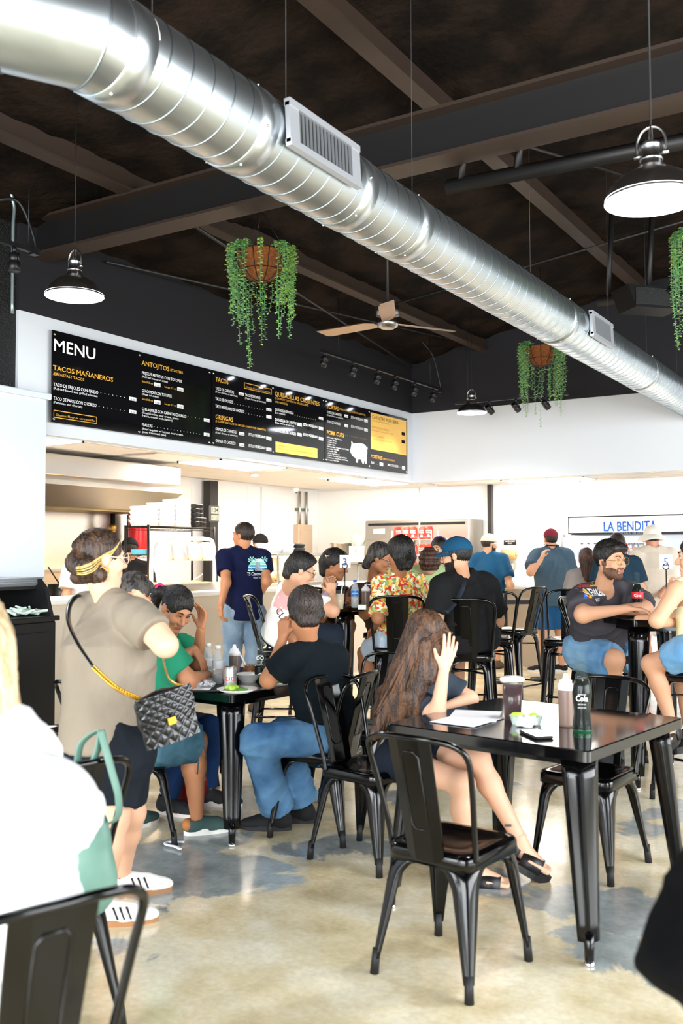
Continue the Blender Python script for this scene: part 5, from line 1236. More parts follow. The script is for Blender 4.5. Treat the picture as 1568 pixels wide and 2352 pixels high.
m = MB(); put_text(m, 'LA BENDITA', (p0.x + 3.2, -.4025, p0.z + .012), (1, 0, 0), (0, 0, 1), .115, p1.x - p0.x, .035); m.build('sign_lettering', grad(), t, kind='stuff')
m = MB(); put_text(m, 'BEBIDAS BUENAS', (p0.x + 3.2 + .12, -.4025, p0.z - .032), (1, 0, 0), (0, 0, 1), .028, .46); m.build('small_lettering', mat('sign_grey', '#8d97a5', .5), t, kind='stuff')
for z in (.55, .95, 1.34): MB().box((0, .05, z), (1.5, .55, .015)).build('shelf', M_wplas, t)
d = MB().box((-.80, -.68, .95), (.035, .04, 1.5)).box((-.80, -.38, 1.69), (.035, .62, .04)).box((-.80, -.38, .22), (.035, .62, .04)).box((-.80, -.09, .95), (.035, .04, 1.5)).build('open_door', M_wplas, t); MB().box((-.80, -.38, .95), (.006, .56, 1.44)).build('glass_pane', M_glass, d)
M_cola = mat('cola', '#080302', .15, spec=.25); M_capred = mat('cap_red', '#c0202a', .4); M_capw = mat('print_white_b', '#f2f2f2', .5)
COKE = [(.001, 0), (.028, 0), (.030, .006), (.030, .03), (.026, .06), (.029, .09), (.031, .12), (.028, .145), (.018, .175), (.0135, .20), (.013, .225), (.0145, .228), (.0145, .24)]
def coke(loc, lab, group=None, level=.16, red=False, sc=1.0, detail=True, word='Cola'):
    t = bx_thing('cola_bottle', lab, 'bottle', loc, group); t.scale = (sc,) * 3
    MB().lathe([(r * 1.0, z) for r, z in COKE], 24).build('glass', mat('bottle_glass', '#6f8a80', .03, alpha=.05, spec=.4), t)
    pr = [(r * .94 if r > .01 else r, z) for r, z in COKE if z < level] + [(.94 * np.interp(level, [q[1] for q in COKE], [q[0] for q in COKE]), level), (.001, level)]
    MB().lathe(pr, 24).build('drink', M_cola, t)
    MB().lathe([(.0285, .0), (.0305, .008), (.0305, .012)], 24, cap=False).build('base_ring', mat('green_glass', '#174a2c', .1), t)
    if detail:
        v = EYE - V3(loc); v.z = 0; v.normalize(); sdv = V3((-v.y, v.x, 0)); m = MB()
        if red: MB().lathe([(.0315, .098), (.0318, .10), (.0318, .132), (.0305, .134)], 24, cap=False).build('red_label', mat('label_red', '#d3202b', .4), t); put_text(m, word, v * .0325 + V3((0, 0, .108)), sdv, (0, 0, 1), .014, .036, .01, True)
        else:
            put_text(m, word, v * .0318 + V3((0, 0, .1)), sdv, (0, 0, 1), .017, .036, .012, True)
            for z in (.118, .088, .078): put_text(m, 'HECHO EN', v * .0315 + V3((0, 0, z)), sdv, (0, 0, 1), .004, .024, 0, True)
        m.build('lettering', M_capw, t, kind='stuff')
    return t
for i in range(4):
    c = coke((-3.9 + .085 * i, 12.2, 1.3475), ('first', 'second', 'third', 'fourth')[i] + ' cola bottle from the left in the drinks fridge', 'cola bottles in the fridge', .17, detail=True)
    MB().lathe([(.0155, .236), (.0155, .246), (.001, .25)], 14).build('cap', M_capred, c)
def can(loc, m1, lab, group=None, txt=None, tcol=None, sc=1.0):
    t = bx_thing('drink_can', lab, 'can', loc, group); t.scale = (sc,) * 3
    MB().lathe([(.024, 0), (.029, .004), (.033, .012), (.033, .106), (.029, .116)], 24, cap=False).build('body', m1, t); MB().lathe([(.029, .116), (.029, .121), (.027, .118), (.001, .117)], 24, cap=False).lathe([(.024, 0), (.001, .004)], 24, cap=False).build('lid', M_steel, t)
    if txt:
        v = EYE - V3(loc); v.z = 0; v.normalize(); sdv = V3((-v.y, v.x, 0)); m = MB(); put_text(m, txt, v * .0345 + V3((0, 0, .05)), sdv, (0, 0, 1), .022, .05, .012, True); m.build('lettering', tcol, t, kind='stuff')
    return t
M_canr = mat('can_red', '#cf1f2a', .3, metal=.3); M_cans = mat('can_silver', '#cfd3d6', .3, metal=.6)
for i in range(5):
    for j in range(2):
        can((-3.42 + .07 * i, 12.2, 1.3475 + .122 * j), M_canr if i < 2 else M_cans, ('red' if i < 2 else 'silver') + ' drink can in the fridge, ' + ('lower', 'upper')[j] + ' row, ' + ('first', 'second', 'third', 'fourth', 'fifth')[i] + ' from left', 'cans in the fridge', 'Coke' if i > 1 else None, M_canr)
# laptop on the order counter, queue belt
p = PY(1188, 1342, 12.05); t = bx_thing('laptop', 'white laptop open on the order counter', 'laptop', (p.x, 12.05, 1.043)); MB().box((0, 0, .01), (.3, .2, .015), bev=.004).build('base', M_wplas, t); MB().box((.02, .12, .08), (.3, .012, .17), rot=Matrix.Rotation(-.5, 3, 'X')).build('screen', M_wplas, t)
a = PD(1160, 1374, 11.2); b = PD(1245, 1392, 11.2); t = bx_thing('queue_belt', 'dark queue belt stretched in front of the order counter', 'barrier', a); MB().box((b - a) / 2, ((b - a).length, .004, .05), rz=atan2((b - a).y, (b - a).x)).build('belt', mat('belt_dark', '#39343c', .7), t)
for q in (V3((0, 0, 0)), b - a): MB().tube([(q.x, q.y, -a.z + .01), (q.x, q.y, .05)], .025, n=12).lathe([(.15, -a.z), (.15, -a.z + .015), (.03, -a.z + .03)], 24, c=(q.x, q.y, 0)).build('post', M_bplas, t)

# ================================================================ waste station at the left
p = PZ(66, 1500, .9); cx0 = PD(60, 1272, 6.0); t = bx_thing('waste_station', 'black waste cabinet with a tray shelf beside the white partition', 'cabinet', (-5.60, 4.36, 0)); t.rotation_euler = (0, 0, radians(4))
MB().box((0, -.35, .5), (.56, 1.46, 1.0), bev=.008).build('cabinet', M_blackmatte, t); MB().box((0, -.35, 1.02), (.6, 1.5, .035), bev=.006).build('worktop', M_blackmatte, t)
for y, in ((.36,), (-1.06,)):
    MB().prism([(-.3, 0), (-.3, .26), (.14, .26), (.2, .2), (.26, 0)], -.015, .015, lambda u, v, w: (u, y + w, 1.037 + v)).build('side_panel', M_blackmatte, t)
MB().box((-.28, -.35, 1.17), (.03, 1.4, .26)).build('back_panel', M_blackmatte, t); MB().box((-.08, -.35, 1.235), (.4, 1.4, .02)).build('tray_shelf', M_blackmatte, t)
MB().lathe([(.15, 0), (.17, .006), (.16, .012), (.145, .008)], 32, c=(.08, -.42, 1.038), cap=False).build('chute_ring', M_chrome, t)
d = MB().box((.285, -.3, .5), (.018, 1.2, .86), bev=.004).build('door', M_blackmatte, t); MB().box((.298, -.62, .93), (.02, .06, .03)).build('handle', M_chrome, d)
for i in range(4):
    o = MB().loft([rsq(.16, .22, .03, 0), rsq(.18, .24, .03, .018), rsq(.185, .245, .03, .02), rsq(.17, .23, .03, .014)]).build('serving_tray', mat('tray_alu', '#c9ccd0', .35, metal=.45), label=('lowest', 'second lowest', 'second highest', 'topmost')[i] + ' steel tray of the stack on the waste cabinet', cat='tray', group='steel trays on the waste cabinet'); o.location = (-5.66, 4.52 + .008 * i, 1.246 + .014 * i); o.rotation_euler = (0, 0, radians(4))
S = Solid(.012); rd = random.Random(11); c = V3((-5.46, 4.60, 1.05))
for i in range(16): a = rd.uniform(0, 6.28); S.cone(c + V3((rd.uniform(-.06, .06), rd.uniform(-.13, .13), rd.uniform(0, .03))), c + V3((rd.uniform(-.08, .08), rd.uniform(-.15, .15), rd.uniform(0, .06))), .012, .008)
o = link('cleaning_cloth', S.mesh('cleaning_cloth', .006, mat('cloth_sage', '#b7c7bb', .9))); tag(o, 'crumpled pale green cloth on the black waste cabinet', 'cloth')

# ================================================================ things on the tables
def top(px, py, z=.76): return PZ(px, py, z)
def squeeze(loc, h, r, col, lab, cap_='#eeeeee'):
    t = bx_thing('squeeze_bottle', lab, 'squeeze bottle', loc); k = h / .2
    MB().lathe([(r * .95, 0), (r, .01), (r, .13 * k), (r * .97, .14 * k)], 24).build('sauce', mat('sauce_' + col, '#' + col, .35), t)
    MB().lathe([(r * 1.03, .002), (r * 1.05, .12 * k), (r * .96, .145 * k)], 24, cap=False).build('bottle', mat('clear_plastic', '#e8e2da', .15, alpha=.10), t)
    MB().lathe([(r * 1.05, .138 * k), (r * 1.05, .16 * k), (r * .8, .163 * k), (r * .8, .175 * k), (r * .45, .178 * k), (r * .25, .2 * k), (.001, .2 * k)], 24).build('cap', mat('cap_' + cap_, cap_, .4), t); return t
def water(loc, lab, label_col, txt=None, cap_='#2a6fd0', h=.2, group=None):
    t = bx_thing('water_bottle', lab, 'bottle', loc, group); k = h / .2; r = .031
    MB().lathe([(.026, 0), (r, .01), (r, .05 * k), (r * .9, .06 * k), (r, .075 * k), (r, .13 * k), (r * .8, .155 * k), (.014, .18 * k), (.014, .19 * k)], 24).build('bottle', mat('pet_clear', '#e6eef2', .05, alpha=.3, spec=.7), t)
    MB().lathe([(r * .93, .004), (r * .93, .06 * k), (r * .93, .075 * k), (.001, .08 * k)], 20).build('water', mat('water_pale', '#dfe8ee', .1, alpha=.6), t)
    MB().lathe([(r * 1.02, .085 * k), (r * 1.02, .125 * k)], 24, cap=False).build('label_band', mat('label_' + label_col, '#' + label_col, .4), t); MB().lathe([(.0155, .185 * k), (.0155, .2 * k), (.001, .202 * k)], 16).build('cap', mat('cap_' + cap_, cap_, .4), t)
    if txt:
        v = EYE - V3(loc); v.z = 0; v.normalize(); m = MB(); put_text(m, txt, v * .034 + V3((0, 0, .1 * k)), (-v.y, v.x, 0), (0, 0, 1), .011, .044, .01, True); m.build('lettering', M_capw, t, kind='stuff')
def cup(loc, h, r0, r1, liquid, level, lab, lid=None, straw=None):
    t = bx_thing('drink_cup', lab, 'cup', loc); MB().lathe([(r0, 0), (r1, h), (r1 + .003, h + .004), (r1 - .002, h)], 28, cap=False).build('cup', mat('cup_clear', '#d8d4cc', .08, alpha=.05, spec=.3), t)
    MB().lathe([(r0 * .96, .003), ((r0 + (r1 - r0) * level) * .96, h * level), (.001, h * level)], 28).build('drink', liquid, t)
    if lid: MB().lathe([(r1 + .006, h - .002), (r1 + .006, h + .01), (r1 - .006, h + .016), (.001, h + .016)], 28).build('lid', mat('lid_clear', '#f2f2f2', .2, alpha=.7), t)
    if straw: MB().tube([(0, 0, .02), straw], .005, n=8).build('straw', M_wplas, t)
def limecup(loc, lab, n=2):
    t = bx_thing('condiment_cup', lab, 'sauce cup', loc); MB().lathe([(.022, 0), (.033, .035), (.035, .036), (.031, .034), (.02, .003), (.001, .003)], 20, cap=False).build('cup', mat('cup_frost', '#dfeee8', .3, alpha=.8), t)
    S = Solid(.004)
    for i in range(n): S.ell((.014 * (i - .5), .006 * i, .036), ((.8, .6, 0), (-.6, .8, 0), (0, 0, 1)), (.022, .012, .013))
    link('lime_wedge', S.mesh('lime_wedge', .004, mat('lime', '#9cc832', .4, col2='#c6de6a', nscale=30)), t)
# right dining table
cup(top(1177, 1652), .165, .036, .047, mat('hibiscus', '#26040f', .2, col2='#3a0718', nscale=8), .9, 'clear cup of dark red drink on the right table', lid=1)
limecup(top(1188, 1663), 'sauce cup with two lime wedges nearest the red drink'); limecup(top(1228, 1664), 'sauce cup with a single lime wedge beside the napkin', 1)
S = Solid(.01); rd = random.Random(5); c = top(1208, 1668)
for i in range(10): S.cone(c + V3((rd.uniform(-.03, .03), rd.uniform(-.03, .03), .012)), c + V3((rd.uniform(-.035, .035), rd.uniform(-.035, .035), rd.uniform(.02, .04))), .012, .008)
tag(link('paper_napkin', S.mesh('paper_napkin', .006, mat('napkin', '#f3f3f1', .8))), 'crumpled white napkin between the lime cups', 'napkin')
p = top(1231, 1690); t = bx_thing('phone', 'phone lying face up on the right table', 'phone', p); t.rotation_euler = (0, 0, radians(45)); MB().box((0, 0, .006), (.078, .155, .011), bev=.005).build('case', M_bplas, t); MB().box((0, 0, .0123), (.07, .147, .001)).build('screen', mat('phone_screen', '#8f8b80', .05, coat=1), t)
squeeze(top(1300, 1668), .215, .031, '6b4a3a', 'squeeze bottle of brown salsa on the right table')
coke(top(1337, 1682), 'open glass cola bottle with white print on the right table', level=.165, sc=1.28, word='Cola')
m = MB()
for i, (c, a) in enumerate(((top(1090, 1645), .3), (top(1075, 1655), -.1))): m.box(c + V3((0, 0, .002 + .002 * i)), (.21, .28, .001), rz=a)
m.build('paper_sheets', mat('paper', '#f4f5f8', .7), label='white paper sheets under the girl\'s arm on the right table', cat='paper')
# left dining table
water(top(478, 1567), 'clear water bottle at the left end of the left table', 'e6ebf0', None, '#f0f0f0', .215, 'water bottles on the left table'); water(top(500, 1572), 'clear water bottle next to the brown salsa bottle', 'e6ebf0', None, '#f0f0f0', .21, 'water bottles on the left table')
squeeze(top(538, 1562), .20, .03, '4c382f', 'squeeze bottle of dark salsa on the left table')
can(top(529, 1584), M_cans, 'silver cola can with red lettering on the left table', None, 'DC', M_canr, 1.0)
coke(top(597, 1562), 'half empty glass bottle with two dark roundels on the left table', level=.07, sc=1.18, word='OO')
cup(top(575, 1560), .1, .035, .043, mat('tea_brown', '#7a4a1c', .15), .8, 'clear plastic cup of brown broth on the left table', straw=(-.1, .02, .15))
def plate(loc, r, lab, food=True):
    t = bx_thing('plate', lab, 'plate', loc); MB().lathe([(r * .6, 0), (r * .68, .003), (r, .018), (r, .02), (r * .66, .007), (.001, .006)], 36, cap=False).build('plate', M_foamw, t)
    if food:
        S = Solid(.004); 
        for i, (x, y) in enumerate(((-.05, -.01), (-.03, .02), (-.06, .02), (-.02, -.015))): S.ell((x, y, .02), ((.8, .6, 0), (-.6, .8, 0), (0, 0, 1)), (.022, .012, .014))
        link('lime_wedge', S.mesh('lime_wedge', .005, MATS['lime']), t); S = Solid(.006); rd = random.Random(3)
        for i in range(12): S.cone((.03 + rd.uniform(-.03, .03), rd.uniform(-.03, .03), .012), (.03 + rd.uniform(-.04, .04), rd.uniform(-.03, .03), .018), .005, .004)
        o = link('cilantro', S.mesh('cilantro', .005, mat('cilantro', '#5f9a2e', .7)), t); o['kind'] = 'stuff'
plate(top(545, 1590), .105, 'white paper plate with lime wedges at the near corner of the left table'); plate(top(640, 1572), .1, 'white paper plate beside the boy\'s elbow', True)
t = bx_thing('bowl', 'white foam bowl behind the can on the left table', 'bowl', top(570, 1566)); MB().lathe([(.04, 0), (.075, .045), (.078, .046), (.072, .043), (.035, .006), (.001, .006)], 28, cap=False).build('bowl', M_foamw, t)
c = top(465, 1580); t = bx_thing('serving_tray', 'dark tray with foil wrapped food before the man in green', 'tray', c); t.rotation_euler = (0, 0, .5); MB().loft([rsq(.13, .17, .02, .0), rsq(.15, .19, .02, .015), rsq(.145, .185, .02, .015), rsq(.125, .165, .02, .004)]).build('tray', M_bplas, t)
S = Solid(.008); rd = random.Random(9)
for i in range(14): S.ball((rd.uniform(-.05, .08), rd.uniform(-.06, .1), .02 + rd.random() * .015), rd.uniform(.012, .024))
link('foil', S.mesh('foil', .006, mat('foil', '#c9ccd0', .25, metal=1, bump=.8, bscale=90)), t); MB().box((-.02, -.05, .008), (.16, .2, .002)).build('liner_paper', mat('paper', '#f4f5f8', .7), t)
# bar table with the number sign
Z2 = 1.05
def number_sign(digit, lab, loc):
  t = bx_thing('number_sign', lab, 'sign', loc, 'table number stands'); MB().lathe([(.045, 0), (.045, .006), (.006, .01)], 20).tube([(0, 0, 0), (0, 0, .3)], .004, n=8).build('stand', M_bplas, t)
  MB().tube([(0, 0, .30)] + [(_rt.x * .02 * cos(a), _rt.y * .02 * cos(a), .325 + .02 * sin(a)) for a in np.linspace(-1.5, 4.6, 14)], .0035, n=6).build('clip', M_bplas, t)
  R = Matrix.Rotation(YAW, 3, 'Z'); cdp = MB().box((0, .004, .36), (.085, .003, .1), rot=R).build('card', mat('card_white', '#e9edf7', .5), t)
  m = MB(); put_text(m, digit, R @ V3((0, .0, 0)) + V3((0, 0, .33)) - cv(0, .003), R @ V3((1, 0, 0)), (0, 0, 1), .055, .03, .0, True); m.build('numeral', mat('ink_navy', '#3a4a7a', .6), t, kind='stuff')
number_sign('3', 'table number 3 on a black wire stand', top(792, 1395, Z2)); number_sign('5', 'table number 5 on a black wire stand beside the woman in yellow', top(1531, 1412, Z2))
water(top(815, 1396, Z2), 'water bottle with a blue label on the bar table', '2079d0', 'AQUAFINA', '#1f5fd0', .215)
squeeze(top(840, 1394, Z2), .18, .033, '5a4238', 'squeeze bottle of salsa on the bar table by the flowered shirt'); cup(top(778, 1400, Z2), .14, .033, .046, mat('horchata', '#cdbfa4', .3), .85, 'cup of milky drink with a straw on the bar table', straw=(.02, .03, .21))
MB().box(top(832, 1400, Z2) + V3((0, 0, .018)), (.06, .05, .035), rz=.4).build('wrapped_snack', mat('wrap_pale', '#cfdcd6', .5), label='small pale wrapped packet beside the blue label bottle', cat='packet')
p = PD(757, 1357, 7.2); t = bx_thing('phone', 'dark phone held by the youth in white', 'phone', p); R2 = Matrix.Rotation(YAW - .5, 3, 'Z') @ Matrix.Rotation(.35, 3, 'Y') @ Matrix.Rotation(-.4, 3, 'X'); MB().box((0, 0, 0), (.075, .009, .155), rot=R2, bev=.004).build('case', M_bplas, t); MB().box(R2 @ V3((0, -.0052, 0)), (.067, .001, .145), rot=R2).build('screen', mat('screen_on', '#6b6f86', .1, emit=.5, ecol='#a98fa8'), t)
coke(top(1464, 1416, Z2), 'cola bottle with a red label on the right bar table', level=.175, sc=1.22, red=True, word='Cola')

# ================================================================ bags and litter on the floor
c = PZ(408, 1942, 0); MB().tube(bez([c + cv(.03, .02, .012), c + cv(-.05, .02, .012), c + cv(-.055, -.02, .012), c + cv(.0, -.06, .012), c + cv(.03, -.1, .012)], 5), .011, n=8, flat=.4).build('straw_wrapper', mat('paper', '#f4f5f8', .7), label='white straw wrapper lying on the floor by the left table', cat='litter')
S = Solid(.04); c = PZ(435, 1850, 0); S.ell(c + V3((0, 0, .16)), ((1, 0, 0), (0, 1, 0), (0, 0, 1)), (.13, .1, .17)); S.ell(c + V3((.02, .04, .3)), ((1, 0, 0), (0, 1, 0), (0, 0, 1)), (.1, .07, .07))
rb = link('handbag', S.mesh('handbag', .011, mat('red_leather', '#6e0d14', .35, bump=.4, bscale=20))); tag(rb, 'dark red handbag on the floor under the left table', 'bag'); MB().tube(bez([c + V3((-.1, 0, .3)), c + V3((-.07, 0, .5)), c + V3((.07, 0, .5)), c + V3((.1, 0, .3))], 6), .007).build('handle', MATS['red_leather'], rb)
# mint bag on the chair back
M_mint = mat('mint_nylon', '#5d8376', .5, col2='#6f9587', nscale=4, bump=.2, bscale=12); bc2 = PD(200, 1935, 2.86); hk = PD(228, 1680, 2.87); t = bx_thing('mint_bag', 'mint green bag hanging by its straps on the chair back', 'bag', bc2)
S = Solid(.04); S.ell((0, 0, -.03), (cv(1, 0).normalized(), cv(0, 1).normalized(), (0, 0, 1)), (.075, .045, .16)); S.ell((0, 0, -.12), (cv(1, 0).normalized(), cv(0, 1).normalized(), (0, 0, 1)), (.09, .06, .1)); link('pouch', S.mesh('pouch', .009, M_mint), t)
for pts in (((175, 1800), (182, 1720), (205, 1690), (230, 1678)), ((185, 1830), (205, 1770), (225, 1720), (232, 1678)), ((232, 1678), (240, 1710), (258, 1775), (272, 1830), (268, 1880), (225, 1895), (205, 1880))):
    MB().tube(bez([PD(x, y, 2.86) - bc2 for x, y in pts], 6), .015, n=6, flat=.2).build('strap', M_mint, t)
MB().box(PD(182, 1886, 2.80) - bc2, (.02, .02, .035)).build('zip_tag', mat('magenta', '#c21fd0', .5), t)
def sd(h): return .085 + h

# ---- standing woman in the taupe tee
f1 = cv(.8, .6)
w = Person('standing woman in a taupe tee with a black quilted bag, hand at her chin', PD(250, 1272, 3.93), f1, 'stand', 1.56, sk='fair', bulk=(1.26, 1.66), res=.011, hsc=.97, face=cv(.78, .6, -.03),
  over=dict(head=(231, 1283, 3.95), neck=(243, 1366, 3.97), shR=(312, 1412, 3.82), shL=(196, 1398, 4.12), elR=(380, 1482, 3.74), wrR=(338, 1392, 3.88), elL=(172, 1545, 4.2), wrL=(290, 1520, 4.35),
    hipR=(285, 1712, 3.86), hipL=(212, 1700, 4.02), knR=(262, 1880, 3.84), knL=(300, 1865, 4.0), anR=fl(240, 2122, .085), anL=fl(283, 2052, .085)))
w.hand('R', cv(-.8, .25, .45), cv(-.2, .9, -.5), .55); w.finish(); P1 = w
def xh(S, h):
    b = PD(196, 1303, 3.86); S.ball(b, .046, .02); S.cone(h.p(0, -.1, -.02), b, .05, .035); S.cone(h.p(-.07, -.03, -.07), h.p(.05, -.08, -.08), .03, .03)
hr = w.hd.hair('up', w.o, HR['streak'], .007, xh)
def wrap(hair, pts, cen, off=.0012):
    bvh = BVHTree.FromPolygons([v.co[:] for v in hair.data.vertices], [p.vertices[:] for p in hair.data.polygons]); out = []
    for p in pts:
        d = (V3(p) - V3(cen)).normalized(); h = bvh.ray_cast(V3(cen) + d * .5, -d, .6); out.append(h[0] + d * off if h[0] is not None else V3(p))
    return out
m = MB()
for i in range(5):
    f = i / 3.2 + .1 * sin(i * 5); path = bez([w.hd.p(-.05 - .012 * f, .075 - .05 * f, .085 - .05 * f), w.hd.p(-.085, .03 - .02 * f, .045 - .035 * f), w.hd.p(-.09, -.02, .018 - .03 * f), w.hd.p(-.08, -.07, -.015 - .025 * f), w.hd.p(-.05, -.11, -.03 - .02 * f)], 6)
    path = wrap(hr, path, w.hd.p(0, -.01, .01)); m.tube(path, [.001] + [.0026] * (len(path) - 2) + [.001], n=5)
m.build('blond_streaks', HR['blondhi'], hr, kind='stuff')
w.hd.eyes(w.o); w.hd.glasses(w.o, mat('clear_frame', '#cfc3b6', .2))
w.shirt(cloth('taupe', '#7d7365', '#8a7f70'), .62, .025, 1.05, belly=.012, hemw=.185)
w.legs(cloth('navyshort', '#10141b', '#161b23'), .37, 'shorts', 2.6, .05, flare=.012)
w.shoes(mat('white_leather', '#f0eeea', .5, bump=.1, bscale=40), mat('gum_sole', '#a5764e', .6), dict(R=cv(.95, .15), L=cv(.95, .2)), low=True, soleh=.026)
for n in 'LR':
    u, q = w.shq[n]; m = MB()
    for i in range(3):
        x = .055 + .026 * i; pts = [q(x - .018 * t, -.056 + .014 * t * t, .03 + .055 * t) for t in (0, .35, .7, 1)]
        m.tube(project(pts, u, (q(0, 1, 0) - q(0, 0, 0)), .001) if False else [q(x - .02 * t, -.049 + .012 * t, .03 + .045 * t) for t in (0, .35, .7, 1)], .006, n=6, flat=.5)
    m.build('black_stripes', mat('shoe_black', '#101013', .5), u)
    MB().tube(bez([q(.02 + .025 * i, -.025 + .05 * (i % 2), .088 - .007 * i) for i in range(5)], 5), .0035, n=5).build('laces', mat('lace_white', '#f3f3f3', .7), u)
m = MB()
for k in (0, 1): m.tube([w.hd.p(-.078, -.005 + .012 * cos(a) - .022 * k, -.05 + .014 * sin(a)) for a in np.linspace(0, 2 * pi, 17)[:-1]], .0025, n=5, closed=True)
m.build('earring', mat('gold', '#c99a3a', .25, metal=1), w.o)
# bag: quilted body, flap, clasp, leather strap and gold chain
bc = PD(380, 1642, 3.62); bx = cv(.80, .45).normalized(); by = V3((.0, 0, 1)); bz = bx.cross(by); tl = Matrix.Rotation(radians(14), 3, bz); bx = tl @ bx; by = tl @ by
bag = empty('shoulder_bag', bc, 0, 'black quilted shoulder bag with gold chain on the standing woman', 'bag')
M_quilt = mat('quilted_leather', '#08090c', .3, coat=.3); M_goldc = mat('gold_chain', '#d0a23c', .25, metal=1)
def qp(u, v, wv): return bx * u + by * v + bz * wv
def quilt(nu, nv, W_, H_, y0, dep, amp, curve=0):
    vs = []; fs = []
    for j in range(nv + 1):
        for i in range(nu + 1):
            u = (i / nu - .5); v = j / nv; a = abs(sin((u * 5 + v * 3.6) * pi)); b = abs(sin((u * 5 - v * 3.6) * pi))
            wd = dep + amp * min(a, b) ** .6 + .02 * (1 - (2 * u) ** 2); x = u * W_ * (1 - curve * max(0, .35 - v) * (1)); vs.append(qp(x, y0 + v * H_, wd))
    for j in range(nv):
        for i in range(nu): fs.append((j * (nu + 1) + i, j * (nu + 1) + i + 1, (j + 1) * (nu + 1) + i + 1, (j + 1) * (nu + 1) + i))
    return vs, fs
S = Solid(.02); S.ell(qp(0, 0, -.005), (bx, by, bz), (.112, .1, .04)); S.cone(qp(-.07, -.075, 0), qp(.07, -.075, 0), .034, .034); S.cone(qp(-.08, .06, 0), qp(.08, .06, 0), .03, .03)
link('bag_body', S.mesh('bag_body', .007, M_quilt), bag)
MB().add(*quilt(60, 44, .215, .185, -.1, .022, .006), True).build('quilted_front', M_quilt, bag)
fl_ = MB().add(*quilt(60, 36, .222, .13, -.035, .034, .006, .6), True).build('flap', M_quilt, bag)
MB().box(qp(.0, -.012, .066), (.034, .030, .008), rot=Matrix((bx, by, bz)).transposed(), bev=.003).build('clasp', M_goldc, fl_)
e0 = qp(-.1, .07, .0); p0 = PD(325, 1608, 3.62) - bc; mid = PD(215, 1533, 3.60) - bc
ch = bez([p0, (p0 + mid) / 2 + V3((0, 0, -.012)) + cv(0, -.02), mid], 10); m = MB()
for i in range(len(ch) * 2 - 2):
    f = i / 2; a = ch[int(f)].lerp(ch[min(int(f) + 1, len(ch) - 1)], f - int(f)); b = ch[min(int(f + .7), len(ch) - 1)]
    d = (ch[min(int(f) + 1, len(ch) - 1)] - ch[int(f)]).normalized() if int(f) + 1 < len(ch) else d; sdv = d.cross(bz if i % 2 else by).normalized()
    m.tube([a + d * (.012 * cos(t)) + sdv * (.007 * sin(t)) for t in np.linspace(0, 2 * pi, 11)[:-1]], .0028, n=4, closed=True)
m.build('chain', M_goldc, bag)
st = [mid, PD(180, 1480, 3.64) - bc, PD(158, 1430, 3.74) - bc, PD(160, 1390, 3.9) - bc, PD(180, 1368, 4.05) - bc, PD(215, 1375, 4.25) - bc]
MB().tube(bez(st, 6), .011, n=6, flat=.35).build('strap', M_quilt, bag)
m = MB(); e1 = qp(.1, .08, 0); m.tube(bez([e1, PD(388, 1560, 3.75) - bc, PD(372, 1500, 4.1) - bc], 6), .005, n=6); m.build('far_chain', M_goldc, bag)

# ---- woman in white at the lower left corner
w = Person('woman in a loose white shirt with long blond hair, lower left corner', CH_fg, (-.95, .31), 'sit', 1.68, .45, .12, sk='light', bulk=(1.0, 1.15), res=.013,
  over=dict(head=(-85, 1480, 2.02), neck=(-45, 1640, 1.98), shR=(52, 1735, 1.86), shL=(-120, 1720, 2.1), elR=(112, 1838, 1.74), wrR=(-80, 1900, 1.9), hipR=(70, 2100, 1.86), hipL=(-60, 2080, 2.05)))
w.hand('R', cv(-1, .4, 0), (0, 0, -1)); w.finish()
w.hd.hair('long', w.o, HR['blond'], .011, lambda S, h: (S.cone(h.p(0, -.07, .0), h.p(0, -.12, -.2), .08, .075), S.cone(h.p(-.03, -.1, -.15), PD(-5, 1640, 2.0), .06, .03), S.cone(h.p(.05, -.1, -.15), h.p(.05, -.11, -.33), .06, .03)))
w.hd.eyes(w.o); w.shirt(cloth("white", "#eef0f4", "#ffffff"), 1.6, .1, 1.7, sl_r=.066); w.legs(cloth('whitepants', '#e4e9f2', '#f4f7fb'), .92, 'trousers', 1.5); w.shoes(mat('white_shoe', '#e8e8e8', .5), mat('sole_white', '#dddddd', .6), low=True)

# ---- man in green, seated at the left table
w = Person('seated man in a green tee and teal shorts reaching over the left table', CH_man, (.2, .98), 'sit', 1.72, .45, .15, sk='tan', bulk=(1.12, 1.25), res=.013, face=cv(.5, .75, -.45),
  over=dict(head=(306, 1372, 4.98), neck=(308, 1440, 4.95), shR=(372, 1478, 4.98), shL=(262, 1470, 5.1), elR=(432, 1563, 5.0), wrR=(478, 1552, 5.28), knR=(448, 1702, 5.02), anR=fl(452, 1915, .085), knL=(345, 1700, 5.25), anL=fl(300, 1905, .085), hipR=(350, 1705, 4.85), hipL=(290, 1695, 4.95)))
w.hand('R', cv(.8, .4, -.35), (0, 0, -1), .7); w.finish(); w.hd.hair('short', w.o, HR['grey'], .008); w.hd.eyes(w.o); G_man = w
w.shirt(cloth('green', '#1f7a5a', '#2a8a68'), .72, .06, 1.3); w.legs(denim('teal', '#2b4a58', '#4d7484'), .47, 'shorts', 2.4, flare=.012)
u = mat('slip_on_teal', '#39524f', .85, bump=.2, bscale=90); w.shoes(u, mat('sole_offwhite', '#e9e6df', .6), dict(R=cv(.92, .38), L=cv(.5, .8)), low=True, soleh=.032)
for n in 'LR':
    uu, q = w.shq[n]; S = Solid(.01); S.ell(q(-.05, 0, .052), (q(1, 0, 0) - q(0, 0, 0), q(0, 1, 0) - q(0, 0, 0), V3((0, 0, 1))), (.028, .038, .034)); link('heel_patch', S.mesh('heel_patch', .007, mat('tan_leather', '#b8763f', .6)), uu)
